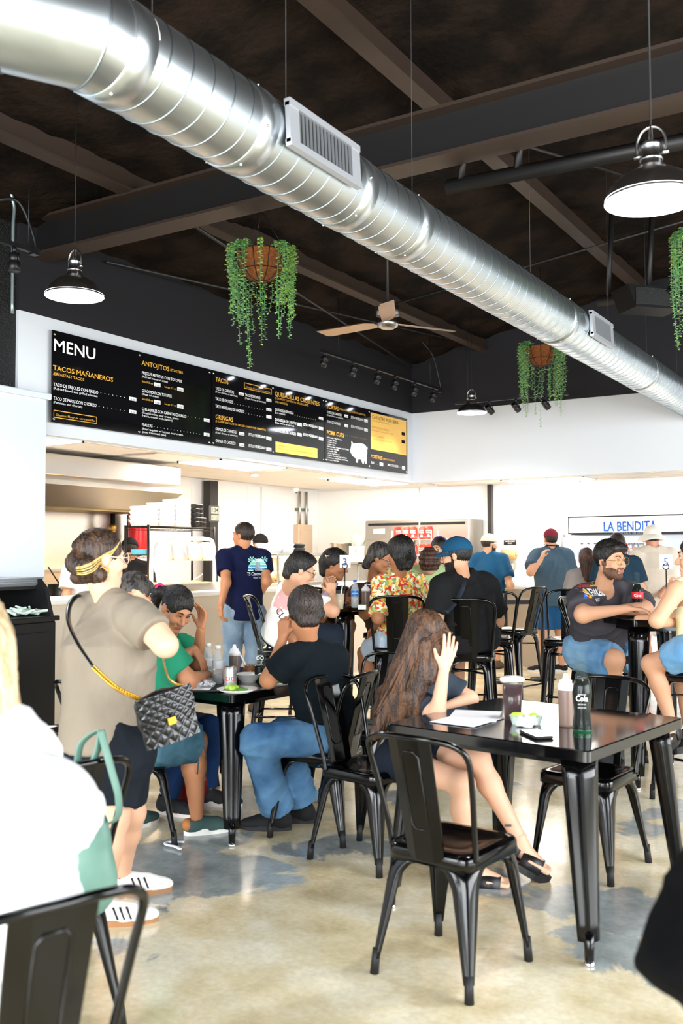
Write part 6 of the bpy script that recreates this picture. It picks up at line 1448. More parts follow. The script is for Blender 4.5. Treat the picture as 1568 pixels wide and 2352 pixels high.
m = MB().tube(bez([PD(448, 1700, 4.93), PD(455, 1745, 4.93), PD(453, 1778, 4.95)], 5), .004, n=5).tube(bez([PD(460, 1698, 4.93), PD(470, 1720, 4.93), PD(473, 1738, 4.95)], 5), .004, n=5); m.build('drawstring', mat('cord_grey', '#3a4148', .8), w.pt)

# ---- woman in green, ponytail with pink tie
w = Person('seated woman in a green tee, dark ponytail with a pink tie, one hand raised', CH_gw, (1, .05), 'sit', 1.62, .45, .35, sk='tan', res=.012, hsc=1.0, face=cv(.52, -.62, -.55), headup=cv(.15, 0, 1),
  over=dict(head=(405, 1398, 5.35), neck=(385, 1462, 5.55), shR=(375, 1497, 5.45), shL=(438, 1488, 5.78), elL=(452, 1526, 5.5), wrL=(461, 1446, 5.42), elR=(396, 1520, 5.25), wrR=(446, 1492, 5.28), knL=(478, 1672, 5.55), knR=(430, 1680, 5.3), anL=fl(478, 1848, .085), anR=fl(385, 1868, .085), hipL=(395, 1665, 5.95), hipR=(350, 1670, 5.7)))
w.hand('L', cv(.12, .1, 1), cv(-.6, -.6, .2), .45, spread=.02); w.hand('R', cv(.55, -.1, -.8), cv(-.6, .2, -.5), .25); w.finish()
def xh(S, h):
    t = PD(364, 1358, 5.42); S.cone(h.p(0, -.09, .05), t, .035, .03); S.cone(t, PD(352, 1390, 5.45), .038, .03); S.cone(PD(352, 1390, 5.45), PD(352, 1425, 5.45), .03, .012)
w.hd.hair('up', w.o, HR['black'], .008, xh); w.hd.eyes(w.o, HR['black'], closed=True)
MB().tube([PD(367, 1354, 5.40) + cv(.02 * cos(a), .02 * cos(a) * .3, .03 * sin(a)) for a in np.linspace(0, 2 * pi, 15)[:-1]], .009, n=6, closed=True).build('hair_tie', mat('pink_tie', '#c8186e', .6), w.o)
w.shirt(cloth('green2', '#12704f', '#1a7d5a'), .8, .06, 1.2); w.legs(denim('navy', '#122a50', '#1a3763'), .96, 'trousers', 1.2); w.shoes(mat('black_knit', '#1b1c20', .8, bump=.3, bscale=80), mat('sole_pale', '#d8d0cc', .6), dict(L=cv(.9, -.2), R=cv(.85, -.4)), low=False, soleh=.03)

# ---- boy in the dark tee
w = Person('boy in a dark teal tee and loose blue jeans, seated at the left table', CH_boy, (-.87, .46), 'sit', 1.58, .45, .15, sk='tan', res=.0105, hsc=.96, face=cv(-.22, .95, -.15),
  over=dict(head=(700, 1408, 4.86), neck=(706, 1470, 4.9), shL=(662, 1510, 4.82), shR=(772, 1508, 5.0), elL=(616, 1562, 4.86), wrL=(650, 1465, 4.93), elR=(690, 1560, 5.3), wrR=(672, 1472, 5.12), hipL=(742, 1692, 5.0), hipR=(775, 1690, 5.2), knL=(590, 1700, 4.86), knR=(650, 1688, 5.12), anL=fl(640, 1905, .085), anR=fl(695, 1888, .085)))
w.hand('L', cv(.05, .15, 1), cv(.5, .8, 0), .75); w.hand('R', cv(-.2, .1, .9), cv(-.3, -.8, 0), .8); w.finish(); w.hd.hair('short', w.o, HR['dark'], .0065, lambda S, h: (S.ell(h.p(0, -.02, .05), h.ax(), (.088, .105, .092), clip=h.clip), S.cone(h.p(-.06, -.06, -.01), h.p(.06, -.06, -.01), .034, .034), S.cone(h.p(-.03, -.075, -.05), h.p(.03, -.075, -.05), .03, .03)) and None)
w.hd.eyes(w.o); w.shirt(cloth('darkteal', '#0a1217', '#0e181e'), .66, .10, 1.3); w.legs(denim('blue', '#264d77', '#6d9ac0'), .95, 'jeans', 1.8, flare=.03)
w.shoes(mat('black_canvas', '#101014', .8), mat('sole_black', '#17171a', .6), dict(L=cv(-.97, .1), R=cv(-.9, .2)), low=False)

# ---- girl with long hair
w = Person('girl with very long brown hair, one hand on her forehead, at the right table', CH_girl, (.99, -.14), 'sit', 1.62, .45, .4, sk='fair', res=.0105, hsc=.95, face=cv(.82, .18, -.55), bulk=(.95, .95),
  over=dict(head=(985, 1482, 4.46), neck=(940, 1560, 4.58), shR=(935, 1598, 4.46), shL=(1012, 1565, 4.82), elR=(1003, 1650, 4.32), wrR=(1018, 1540, 4.36), elL=(1078, 1606, 4.78), wrL=(1010, 1632, 4.5), hipR=(905, 1745, 4.55), hipL=(950, 1735, 4.75), knL=(1098, 1742, 4.42), anL=(1192, 1925, 4.34), knR=(1062, 1800, 4.3), anR=fl(1078, 2030, .09)))
w.hand('R', cv(.28, .05, .9), cv(-.5, .8, .2), .12, spread=.02, sc=1.05); w.hand('L', cv(-.9, -.3, -.1), (0, 0, -1), .3)
ftd = cv(.80, -.25, -.42); w.foot('L', ftd, cv(.42, -.1, .9)); w.foot('R', cv(.9, -.2, -.1)); w.finish()
def xh(S, h):
    S.cone(h.p(0, -.06, .06), PD(930, 1560, 4.45), .09, .085); S.cone(PD(930, 1560, 4.45), PD(890, 1640, 4.42), .085, .075)
    for a, b, r in (((905, 1600, 4.38), (858, 1690, 4.36), .05), ((930, 1600, 4.36), (905, 1695, 4.34), .05), ((890, 1600, 4.48), (875, 1680, 4.46), .06), ((960, 1540, 4.36), (950, 1650, 4.32), .045), ((975, 1480, 4.36), (965, 1590, 4.33), .035)): S.cone(PD(*a), PD(*b), r, r * .45)
    S.cone(h.p(-.07, .02, .02), PD(985, 1560, 4.35), .035, .03)
hr = w.hd.hair('long', w.o, HR['brown'], .0075, xh)
m = MB(); rd = random.Random(2)
for i in range(46):
    x = rd.uniform(.0, 1); a = w.hd.p(-.06 + .05 * (x - .5), .04 - .13 * x, .105 - .02 * x); b = w.hd.p(-.10, -.02 - .10 * x, .0); c = PD(978 - 75 * x + rd.uniform(-8, 8), 1570, 4.345 - .01 * rd.random()); d = PD(958 - 98 * x + rd.uniform(-8, 8), 1650 + rd.uniform(-20, 45), 4.33 + .02 * x)
    m.tube(bez([a, b, c, d], 7), [.008] * 8 + [.009] * 8 + [.006] * 5 + [.002], n=5)
m.build('hair_strands', HR['brown'], hr, kind='stuff')
MB().tube(bez([w.hd.p(-.075, .01, .085), w.hd.p(-.09, .03, .05), w.hd.p(-.093, .06, .015)], 5), .012, n=6, flat=.4).build('sunglasses', mat('sunglass_black', '#0b0b0d', .2), w.o)
w.shirt(cloth('greytee', '#2c333c', '#363f49'), .72, .08, 1.1); w.legs(cloth('navy3', '#10161f', '#161d28'), .26, 'shorts', 1.0)
# sandals
M_sand = mat('sandal_black', '#0d0d10', .45)
def sandal(parent, a, d, up):
    d = V3(d).normalized(); up = V3(up); up = (up - d * up.dot(d)).normalized(); s = up.cross(d); o = V3(a) - up * .088
    q = lambda u, v, w_: o + d * u + s * v + up * w_
    out = [(.06 + .14 * cos(t), .048 * sin(t) * (1 + .12 * cos(t))) for t in np.linspace(0, 2 * pi, 25)[:-1]]
    r = MB().prism(out, -.034, .008, lambda u, v, w_: q(u, v, w_)).build('sandal', M_sand, parent)
    for u, wd, hh in ((.095, .05, .07), (.0, .03, .095)):
        rings = []
        for t in np.linspace(0, pi, 13): rings.append([q(u - wd, .052 * cos(t), .0 + hh * sin(t) ** .7), q(u + wd, .052 * cos(t), .0 + hh * .82 * sin(t) ** .7), q(u + wd, .048 * cos(t), -.004 + hh * .82 * sin(t) ** .7), q(u - wd, .048 * cos(t), -.004 + hh * sin(t) ** .7)])
        MB().loft(rings).build('strap', M_sand, r)
sandal(w.o, w.J['anL'], ftd, cv(.42, -.1, .9)); sandal(w.o, w.J['anR'], cv(.9, -.2, -.1), (0, 0, 1)); GIRL = w
MB().box(PD(1166, 1896, 4.30), (.03, .002, .01), rz=YAW).build('ankle_tattoo', mat('tattoo_ink', '#4b4640', .8), w.o)

# ---- man with the chrome shop tee
bs = PX(560, 1272, -5.5); bs.z = 0
w = Person('man in a navy tee with a van print, standing at the service counter', bs, cv(-.3, .95), 'stand', 1.76, sk='tan', res=.015, face=cv(-.85, .5, 0), bulk=(1.02, 1.05),
  over=dict(elL=(519, 1338, 8.72), wrL=(507, 1392, 8.62), elR=(612, 1335, 8.9), wrR=(598, 1365, 9.0)))
w.hand('L', (0, 0, -1), cv(.8, .4, 0), .6); w.finish(); w.hd.hair('fade', w.o, HR['dark'], .009); w.hd.eyes(w.o); w.shirt(cloth('navytee', '#0b1130', '#0f163a'), .62, .08, 1.3); w.legs(denim('wash', '#5c7590', '#8fa6bb'), .96, 'jeans', 1.3); w.shoes(mat('shoe_brown', '#54402f', .6), mat('sole_dark', '#222222', .7))
dn = cv(0, 1); ux = cv(1, .0); c0 = PD(586, 1312, 8.6); sc = 8.75 / 2200; Z = V3((0, 0, 1))
arc = [(22 * sc * cos(a), 28 * sc * sin(a)) for a in np.linspace(0, pi, 15)]
print_on(w.sh, 'print_sky', [flat_poly(arc, c0, ux, Z)], dn, mat('print_mint', '#bfe3d6', .7))
for i, cl in enumerate(('#7fd0c0', '#3fa8b5', '#2a6fae')):
    y = (2 + 7 * (2 - i)) * sc; hw_ = 22 * sc * (1 - .05 * (2 - i) ** 2); print_on(w.sh, 'print_stripe', [flat_poly([(-hw_, y), (hw_, y), (hw_, y + 4.4 * sc), (-hw_, y + 4.4 * sc)], c0 - dn * .001, ux, Z)], dn, mat('print_s%d' % i, cl, .7))
print_on(w.sh, 'print_van', [flat_poly([(-6 * sc, 0), (6 * sc, 0), (6.4 * sc, 10 * sc), (4.6 * sc, 19 * sc), (-4.6 * sc, 19 * sc), (-6.4 * sc, 10 * sc)], c0 - dn * .002, ux, Z)], dn, mat('print_van', '#8f979c', .7))
for o in [c for c in w.sh.children if c.name.startswith('print_van') or c.name.startswith('print_stripe')]: o.location = -dn * (.002 if 'van' in o.name else .001)
print_on(w.sh, 'print_palm', [flat_poly([(x0 * sc + 1.2 * sc * q, y) for q, y in ((-1, 2 * sc), (1, 2 * sc), (1, 26 * sc), (-1, 26 * sc))], c0, ux, Z) for x0 in (-14, 13)] + [flat_poly([(x0 * sc, 25 * sc), (x0 * sc + 9 * sc * cos(a), 25 * sc + 8 * sc * sin(a)), (x0 * sc + 9 * sc * cos(a + .35), 25 * sc + 8 * sc * sin(a + .35))], c0, ux, Z) for x0 in (-14, 13) for a in np.linspace(-.6, pi + .3, 6)], dn, mat('print_palmc', '#9fd9d2', .7))
print_on(w.sh, 'print_lettering', [flat_text('T5 Chrome Shop', c0 - Z * 11 * sc, ux, Z, 7.5 * sc, 47 * sc, .01), flat_text('Waco, Texas', c0 - Z * 18 * sc, ux, Z, 4 * sc, 20 * sc)], dn, mat('print_white', '#e8ecef', .7))

# ---- youth in white with glasses
w = Person('youth in a white printed tee and glasses looking at a phone', ST['youth'], cv(.8, .6), 'sit', 1.68, .76, .45, sk='light', res=.014, face=cv(.88, .2, -.35), bulk=(1.1, 1.15),
  over=dict(head=(690, 1310, 7.05), neck=(664, 1348, 7.15), shR=(700, 1378, 7.03), shL=(660, 1356, 7.45), elR=(764, 1404, 6.95), wrR=(762, 1366, 7.13), elL=(735, 1392, 7.45), wrL=(748, 1362, 7.30)))
w.hand('R', cv(-.1, .2, .95), cv(-.3, .8, 0), .7); w.hand('L', cv(.2, 0, .95), cv(.5, -.6, 0), .6); w.finish(); w.hd.hair('short', w.o, HR['black'], .008, lambda S, h: (S.ell(h.p(0, .0, .05), h.ax(), (.09, .112, .092), clip=h.clip), S.cone(h.p(0, -.08, .0), h.p(0, -.08, -.06), .05, .04)) and None)
w.hd.eyes(w.o); w.hd.glasses(w.o, mat('frame_dark', '#22201f', .3)); w.shirt(cloth('whitetee', '#dedbd6', '#eceae6'), .75, .06, 1.5); w.legs(denim('dark', '#1c2531', '#26303e'), .95); w.shoes(mat('shoe_dk', '#1d1d20', .6), mat('sole_w', '#cfcfcf', .6))
dn = cv(.15, 1); ux = cv(.55, -.1, -.83).normalized(); uy = cv(.83, 0, .55).normalized()
print_on(w.sh, 'print_lettering', [flat_text('RUN THE', PD(655, 1378, 6.95), ux, uy, .05, .26, .006), flat_text('CLUB LA', PD(642, 1440, 6.95), ux, uy, .055, .26, .006)], dn, mat('print_ink', '#2c3a44', .8))
print_on(w.sh, 'print_emblem', [flat_poly([(.07 * cos(a) * (1 + .25 * sin(5 * a)), .07 * sin(a) * (1 + .25 * cos(7 * a))) for a in np.linspace(0, 2 * pi, 41)[:-1]], PD(634, 1385, 6.95), ux, uy)], dn, mat('print_pink', '#e3a9a6', .8))

# ---- woman with the phone, black hair and hair clip
w = Person('woman in a dark strappy top with short black hair beyond the number 3 sign', ST['phone'], cv(.4, -.9), 'sit', 1.62, .76, .35, sk='brown', res=.016, face=cv(.85, -.25, -.25),
  over=dict(head=(770, 1297, 8.05), neck=(758, 1340, 8.10), shR=(728, 1372, 8.05), shL=(795, 1360, 8.25), elR=(735, 1420, 7.90), wrR=(775, 1390, 7.70), elL=(822, 1398, 8.05), wrL=(808, 1392, 7.75)))
w.hand('R', cv(.5, -.2, .4), cv(0, .3, -.9), .6); w.finish(); w.hd.hair('short', w.o, HR['black'], .009, lambda S, h: (S.ell(h.p(0, -.02, .04), h.ax(), (.092, .115, .10), clip=h.clip), S.cone(h.p(0, -.09, .0), h.p(0, -.08, -.09), .06, .04)) and None); w.hd.eyes(w.o, HR['black'])
MB().lathe([(0.001, .012), (.014, .006), (.016, 0)], 10, c=PD(751, 1277, 7.91), R=cv(-.3, -1).to_track_quat('Z', 'Y').to_matrix()).build('hair_clip', M_chrome, w.o)
w.shirt(cloth('blacktop', '#151417', '#1c1b1f'), 0, .06, .7, top=-1.6, name='top'); w.legs(cloth('patternpants', '#8a6a4a', '#2f2a22'), .95); w.shoes(mat('shoe_dk', '#1d1d20', .6), mat('sole_w', '#cfcfcf', .6))

# ---- man in brown with glasses
w = Person('man in a brown tee and glasses with dark greying hair, leaning to talk', ST['brown'], cv(.35, -.9), 'sit', 1.78, .76, .35, sk='brown', res=.016, face=cv(.86, -.2, -.3), bulk=(1.15, 1.15),
  over=dict(head=(872, 1283, 8.10), neck=(858, 1330, 8.20), shR=(822, 1362, 8.05), shL=(900, 1350, 8.35), elR=(838, 1408, 7.85), wrR=(880, 1392, 7.65)))
w.finish(); w.hd.hair('short', w.o, HR['grey'], .009, lambda S, h: (S.cone(h.p(-.045, -.07, .0), h.p(-.03, -.09, -.09), .045, .035), S.cone(h.p(.045, -.07, .0), h.p(.03, -.09, -.09), .045, .035), S.ell(h.p(0, -.01, .05), h.ax(), (.088, .105, .092), clip=h.clip)) and None); w.hd.eyes(w.o); w.hd.glasses(w.o, mat('frame_black', '#0c0c0d', .3))
w.shirt(cloth('brown', '#3b2a24', '#463229'), .75, .06, 1.4); w.legs(denim('dark2', '#232c3a', '#2d3847'), .95); w.shoes(mat('shoe_dk', '#1d1d20', .6), mat('sole_w', '#cfcfcf', .6))
print_on(w.sh, 'print_lettering', [flat_text('Olin', PD(846, 1350, 7.85), cv(.8, 0, -.6), cv(.6, 0, .8), .035, .12)], cv(.1, 1), mat('print_white', '#e8ecef', .7))

# ---- woman in the flowered shirt
def floral():
    m = bpy.data.materials.new('floral_cloth'); m.use_nodes = True; nt = m.node_tree; L = nt.links.new; b = nt.nodes['Principled BSDF']; b.inputs['Roughness'].default_value = .85
    tc = nt.nodes.new('ShaderNodeTexCoord'); n = nt.nodes.new('ShaderNodeTexNoise'); n.inputs['Scale'].default_value = 18; L(tc.outputs['Object'], n.inputs['Vector'])
    mx = nt.nodes.new('ShaderNodeMix'); mx.data_type = 'VECTOR'; mx.inputs['Factor'].default_value = .06; L(tc.outputs['Object'], mx.inputs['A']); L(n.outputs['Color'], mx.inputs['B'])
    v = nt.nodes.new('ShaderNodeTexVoronoi'); v.inputs['Scale'].default_value = 52; L(mx.outputs['Result'], v.inputs['Vector'])
    s = nt.nodes.new('ShaderNodeSeparateColor'); L(v.outputs['Color'], s.inputs['Color']); r = nt.nodes.new('ShaderNodeValToRGB'); r.color_ramp.interpolation = 'CONSTANT'
    cols = ['#efe3bd', '#d9442a', '#f0b73c', '#f2e6c4', '#7f9a55', '#e9c765', '#c8352b', '#9db37a']
    while len(r.color_ramp.elements) < len(cols): r.color_ramp.elements.new(.5)
    for i, e in enumerate(r.color_ramp.elements): e.position = i / len(cols); e.color = lin(cols[i])
    L(s.outputs['Red'], r.inputs['Fac']); L(r.outputs['Color'], b.inputs['Base Color']); return m
w = Person('woman in a flowered short sleeve shirt and pale shorts, seen from behind', ST['floral'], cv(-.35, .94), 'sit', 1.66, .76, .12, sk='brown', res=.014, face=cv(-.5, .8, -.1), bulk=(1.05, 1.2),
  over=dict(head=(918, 1272, 7.30), neck=(915, 1325, 7.35), shL=(874, 1340, 7.30), shR=(960, 1338, 7.45), elL=(868, 1420, 7.15), wrL=(862, 1440, 7.45), elR=(985, 1420, 7.60), hipL=(892, 1475, 7.35), hipR=(945, 1470, 7.45), knL=(838, 1500, 7.55), anL=(840, 1600, 7.55)))
w.hand('L', cv(-.2, .6, -.4), (0, 0, -1), .5); w.finish(); w.hd.hair('short', w.o, HR['black'], .008, lambda S, h: (S.ell(h.p(0, -.02, .035), h.ax(), (.098, .12, .11), clip=h.clip), S.cone(h.p(-.05, -.06, -.03), h.p(-.03, -.05, -.1), .05, .035), S.cone(h.p(.05, -.06, -.03), h.p(.03, -.05, -.1), .05, .035)) and None); w.hd.eyes(w.o)
MB().lathe([(0.001, .01), (.012, .006), (.016, 0)], 8, c=w.hd.p(.0, -.135, .0), R=(-w.hd.f).to_track_quat('Z', 'Y').to_matrix()).build('hair_clip', mat('clip_black', '#17171b', .2), w.o)
w.shirt(floral(), .92, .05, 1.9, sl_r=.078); w.legs(denim('pale', '#a9bdd0', '#c9d7e4'), .42, 'shorts', 1.6); w.shoes(mat('shoe_dk', '#1d1d20', .6), mat('sole_w', '#cfcfcf', .6))

# ---- man in blue cap
w = Person('bearded man in a blue cap and charcoal tee with a crossbody strap', ST['cap'], cv(-.4, .92), 'sit', 1.8, .76, .12, sk='light', res=.014, face=cv(-.88, .42, -.1), bulk=(1.22, 1.3),
  over=dict(head=(1048, 1277, 6.80), neck=(1062, 1328, 6.85), shL=(1014, 1346, 6.75), shR=(1116, 1340, 7.00), elL=(1000, 1425, 6.70), wrL=(985, 1420, 7.10), elR=(1142, 1425, 7.10), wrR=(1110, 1430, 7.35)))
w.hd.beard = mat('beard_dark', '#140d0a', .8); w.finish(); hr = w.hd.hair('fade', w.o, HR['black'], .008); w.hd.eyes(w.o); w.hd.glasses(w.o, mat('frame_dark', '#22201f', .3)); w.hd.cap(w.o, cloth('bluecap', '#164562', '#1a4e6e', .1))
w.shirt(cloth('charcoal', '#161617', '#1b1b1d'), .8, .08, 1.6); w.legs(cloth('shortsblack', '#1a1b20', '#222329'), .46, 'shorts', 2.0); w.shoes(mat('shoe_dk', '#1d1d20', .6), mat('sole_w', '#cfcfcf', .6))
pts = project([PD(x, y, 6.2) for x, y in ((1096, 1322), (1090, 1345), (1080, 1370), (1062, 1395), (1040, 1415), (1020, 1430))], w.sh, cv(0, 1), .006); MB().tube(bez([p for p in pts if p is not None], 5), .022, n=6, flat=.25).build('crossbody_strap', mat('strap_navy', '#151c26', .6), w.sh)

# ---- curly haired person and the one behind
p = floor_at(990, 8.9); dup(stool0, p, front(*cv(-.2, 1).xy), 'bar stool hidden under the curly haired person', G2)
w = Person('curly brown haired person in a pale green top, seen from behind', p, cv(-.1, 1), 'sit', 1.55, .76, .1, sk='light', res=.017, over=dict(head=(983, 1292, 8.8)))
w.finish(); rd = random.Random(4)
w.hd.hair('short', w.o, HR['curl'], .009, lambda S, h: ([S.ball(h.p(.085 * sin(a) * cos(b), -.03 + .1 * cos(a) * cos(b), .02 + .1 * sin(b)), .028, .008) for a in np.linspace(2.0, 4.3, 9) for b in (-.7, -.25, .25, .7, 1.2)], None)[1]); w.hd.eyes(w.o)
w.shirt(cloth('palegreen', '#a9c48a', '#b7cf9a'), .7, .06, 1.2); w.legs(denim('mid', '#3f5d7c', '#57789a'), .95)
p = floor_at(1012, 9.9); w = Person('dark haired person with a purple headband beyond the curly haired person', p, cv(-.5, -.85), 'stand', 1.62, sk='light', res=.018, face=cv(-.55, -.8, -.1)); w.J
w.finish(); w.hd.hair('long', w.o, HR['black'], .011, lambda S, h: (S.cone(h.p(0, -.06, 0), h.p(0, -.07, -.16), .08, .06), None)[1]); w.hd.eyes(w.o)
MB().tube([w.hd.p(.098 * cos(a), -.01 + .0 * a, .03 + .104 * sin(a)) for a in np.linspace(-.1, pi + .1, 17)], .016, n=6, flat=.4).build('headband', mat('purple_band', '#4a3a78', .7), w.o); w.shirt(cloth('darkshirt', '#1e1e22', '#26262a'), .7, .06, 1.2); w.legs(cloth('black4', '#141417', '#1b1b1e'), .95); w.shoes(mat('shoe_dk', '#1d1d20', .6), mat('sole_w', '#cfcfcf', .6))

# ---- men at the order counter
p = PY(1122, 1272, 11.5); p.z = 0
w = Person('man in a beige cap and blue tee leaning on the order counter', p, cv(.45, .9), 'stand', 1.70, sk='light', res=.018, face=cv(.9, .35, -.1), bulk=(1.2, 1.2), over=dict(elR=(1172, 1345, 12.1), wrR=(1160, 1346, 12.55)))
w.hd.beard = mat('beard_dark', '#140d0a', .8); w.finish(); w.hd.hair('fade', w.o, HR['dark'], .011); w.hd.eyes(w.o); w.hd.cap(w.o, cloth('beigecap', '#d8c9b0', '#e2d5bf', .1))
w.shirt(cloth('blue', '#1d4c6c', '#225679'), .7, .1, 1.3); w.legs(cloth('khaki', '#9c8a6c', '#ab997b'), .46, 'shorts', 2.0); w.shoes(mat('shoe_brown', '#54402f', .6), mat('sole_dark', '#222222', .7))
p = fl(1262, 1545); p.y += .12
w = Person('man in a maroon cap, slate tee and blue shorts with a phone at his ear', p, cv(-.05, 1), 'stand', 1.76, sk='light', res=.017, face=cv(-.1, 1, 0), bulk=(1.22, 1.2), over=dict(elL=(1218, 1314, 11.7), wrL=(1243, 1284, 11.75)))
w.hand('L', cv(.3, .1, .9), cv(.9, .2, 0), .6); w.finish(); w.hd.hair('fade', w.o, HR['dark'], .011); w.hd.eyes(w.o); w.hd.cap(w.o, cloth('maroon', '#6d1f2c', '#7a2634', .1), brimdir=1)
MB().tube(bez([w.hd.p(-.08, -.02, -.06), w.hd.p(-.06, -.11, -.075), w.hd.p(.06, -.11, -.075), w.hd.p(.08, -.02, -.06)], 5), .018, n=6, flat=.5).build('sunglasses', mat('sunglass_black', '#0b0b0d', .2), w.o)
w.shirt(cloth('slate', '#3f5362', '#475d6d'), .72, .12, 1.7); w.legs(cloth('blueshorts', '#1c4a78', '#225584'), .47, 'shorts', 2.6, flare=.015); w.shoes(mat('black_canvas', '#101014', .8), mat('sole_white', '#dddddd', .6), cv(-.9, .4), low=True)
p = floor_at(1500, 10.9)
w = Person('man in a pale bucket hat and beige tee facing the drinks fridge', p, cv(.05, 1), 'stand', 1.76, sk='red', res=.017, bulk=(1.12, 1.15), face=cv(.1, 1, -.05), over=dict(elR=(1535, 1345, 10.8), wrR=(1515, 1370, 10.6), elL=(1470, 1340, 10.8), wrL=(1470, 1390, 10.7)))
w.finish(); w.hd.hair('fade', w.o, HR['grey'], .011); w.hd.eyes(w.o)
hd = w.hd; M_hat = cloth('hat', '#dcd6c8', '#e8e2d6', .1); S = Solid(.015); S.ell(hd.p(0, -.008, .05), hd.ax(), (.098, .115, .1), clip=[(np.array(hd.p(0, 0, .03)), np.array(-hd.u))]); hat = link('bucket_hat', S.mesh('bucket_hat', .01, M_hat), w.o)
rg = [[hd.p(r * .9 * cos(a), r * sin(a) - .008, z + .012 * sin(3 * a) * (i > 0)) for a in np.linspace(0, 2 * pi, 33)[:-1]] for i, (r, z) in enumerate(((.105, .04), (.15, .01), (.185, -.03), (.185, -.036), (.15, .004), (.105, .034)))]
MB().loft(rg, cap=False).build('hat_brim', M_hat, hat)
w.shirt(cloth('beige', '#cdbfae', '#d9ccbc'), .75, .12, 1.6); w.legs(cloth('khaki2', '#bdb5a6', '#c9c1b3'), .47, 'shorts', 2.2); w.shoes(mat('shoe_dk', '#1d1d20', .6), mat('sole_w', '#cfcfcf', .6))
p = floor_at(1347, 10.2); w = Person('brown haired person at the drinks fridge, half hidden by the man in grey', p, cv(.1, 1), 'stand', 1.50, sk='light', res=.02)
w.finish(); w.hd.hair('long', w.o, HR['curl'], .011, lambda S, h: (S.cone(h.p(0, -.06, 0), h.p(0, -.08, -.2), .085, .06), None)[1]); w.hd.eyes(w.o); w.shirt(cloth('pink2', '#8f8580', '#9a908b'), .7, .1); w.legs(denim('mid', '#3f5d7c', '#57789a'), .95); w.shoes(mat('shoe_dk', '#1d1d20', .6), mat('sole_w', '#cfcfcf', .6))
p = floor_at(1418, 9.9); w = Person('person in a dark blue tee mostly hidden behind the man in the grey tee', p, cv(.3, .95), 'stand', 1.66, sk='light', res=.02)
w.finish(); w.hd.hair('short', w.o, HR['dark'], .011); w.hd.eyes(w.o); w.shirt(cloth('darkblue', '#1d3342', '#233c4d'), .7, .1, 1.3); w.legs(denim('mid', '#3f5d7c', '#57789a'), .95); w.shoes(mat('shoe_dk', '#1d1d20', .6), mat('sole_w', '#cfcfcf', .6))

# ---- man in the grey racing tee
w = Person('man in a grey racing tee and glasses, arms folded on the right bar table', ST['grey'], cv(.88, -.45), 'sit', 1.76, .76, .15, sk='light', res=.0125, face=cv(.56, -.82, -.05), bulk=(1.28, 1.35),
  over=dict(head=(1401, 1288, 6.22), neck=(1386, 1342, 6.32), shR=(1336, 1372, 6.3), shL=(1440, 1360, 6.62), elR=(1338, 1412, 6.08), wrR=(1440, 1398, 6.05), elL=(1480, 1398, 6.35), wrL=(1400, 1402, 6.12), hipR=(1335, 1495, 6.6), hipL=(1400, 1490, 6.85), knR=(1410, 1515, 6.35), knL=(1465, 1510, 6.65), anR=(1400, 1640, 6.5), anL=(1480, 1640, 6.75)))
w.hd.beard = mat('stubble', '#6b4936', .7, col2='#543829', nscale=80); w.hand('R', cv(.95, -.1, -.05), (0, 0, -1), .35); w.hand('L', cv(-.9, -.1, -.1), (0, 0, -1), .4); w.finish(headres=.005)
w.hd.hair('short', w.o, HR['black'], .0065, lambda S, h: (S.ell(h.p(0, -.005, .055), h.ax(), (.088, .106, .09), clip=[(np.array(h.p(0, .06, .052)), np.array((h.f * .75 - h.u * .66)))]), S.cone(h.p(-.04, .075, .085), h.p(.04, .075, .085), .024, .024)) and None)
w.hd.eyes(w.o, HR['black']); w.hd.glasses(w.o, mat('frame_gold', '#b98f45', .3, metal=.8), None, .0235)
w.shirt(cloth('greyrace', '#3d3a3f', '#454247'), .8, .08, 1.5); w.legs(denim('bluej', '#4d7ba6', '#86abc9'), .47, 'shorts', 1.9, flare=.01); w.shoes(mat('black_canvas', '#101014', .8), mat('sole_white', '#dddddd', .6))
dn = cv(-.35, 1); ux = cv(1, .28, -.02).normalized()
print_on(w.sh, 'print_lettering', [flat_text('SALEBAKER', PD(1414, 1372, 6), ux, Z, .045, .24, .02), flat_text('RACING', PD(1420, 1385, 6), ux, Z, .02, .12)], dn, mat('print_white', '#e8ecef', .7))
print_on(w.sh, 'print_number', [flat_text('26', PD(1428, 1350, 6), ux, Z, .035, .06, .02)], dn, mat('print_yellow', '#f0d21e', .7))
print_on(w.sh, 'print_script', [flat_text('Speedway', PD(1393, 1352, 6), ux, Z, .026, .13)], dn, mat('print_red', '#c8382e', .7))
for i, cl in enumerate(('#2a62c8', '#d23a2a', '#f08a2a', '#f0d21e')): print_on(w.sh, 'print_bar', [flat_poly([(0, 0), (.016, 0), (.032, .055), (.016, .055)], PD(1362 + i * 6, 1376, 6), ux, Z)], dn, mat('print_bar%d' % i, cl, .7))

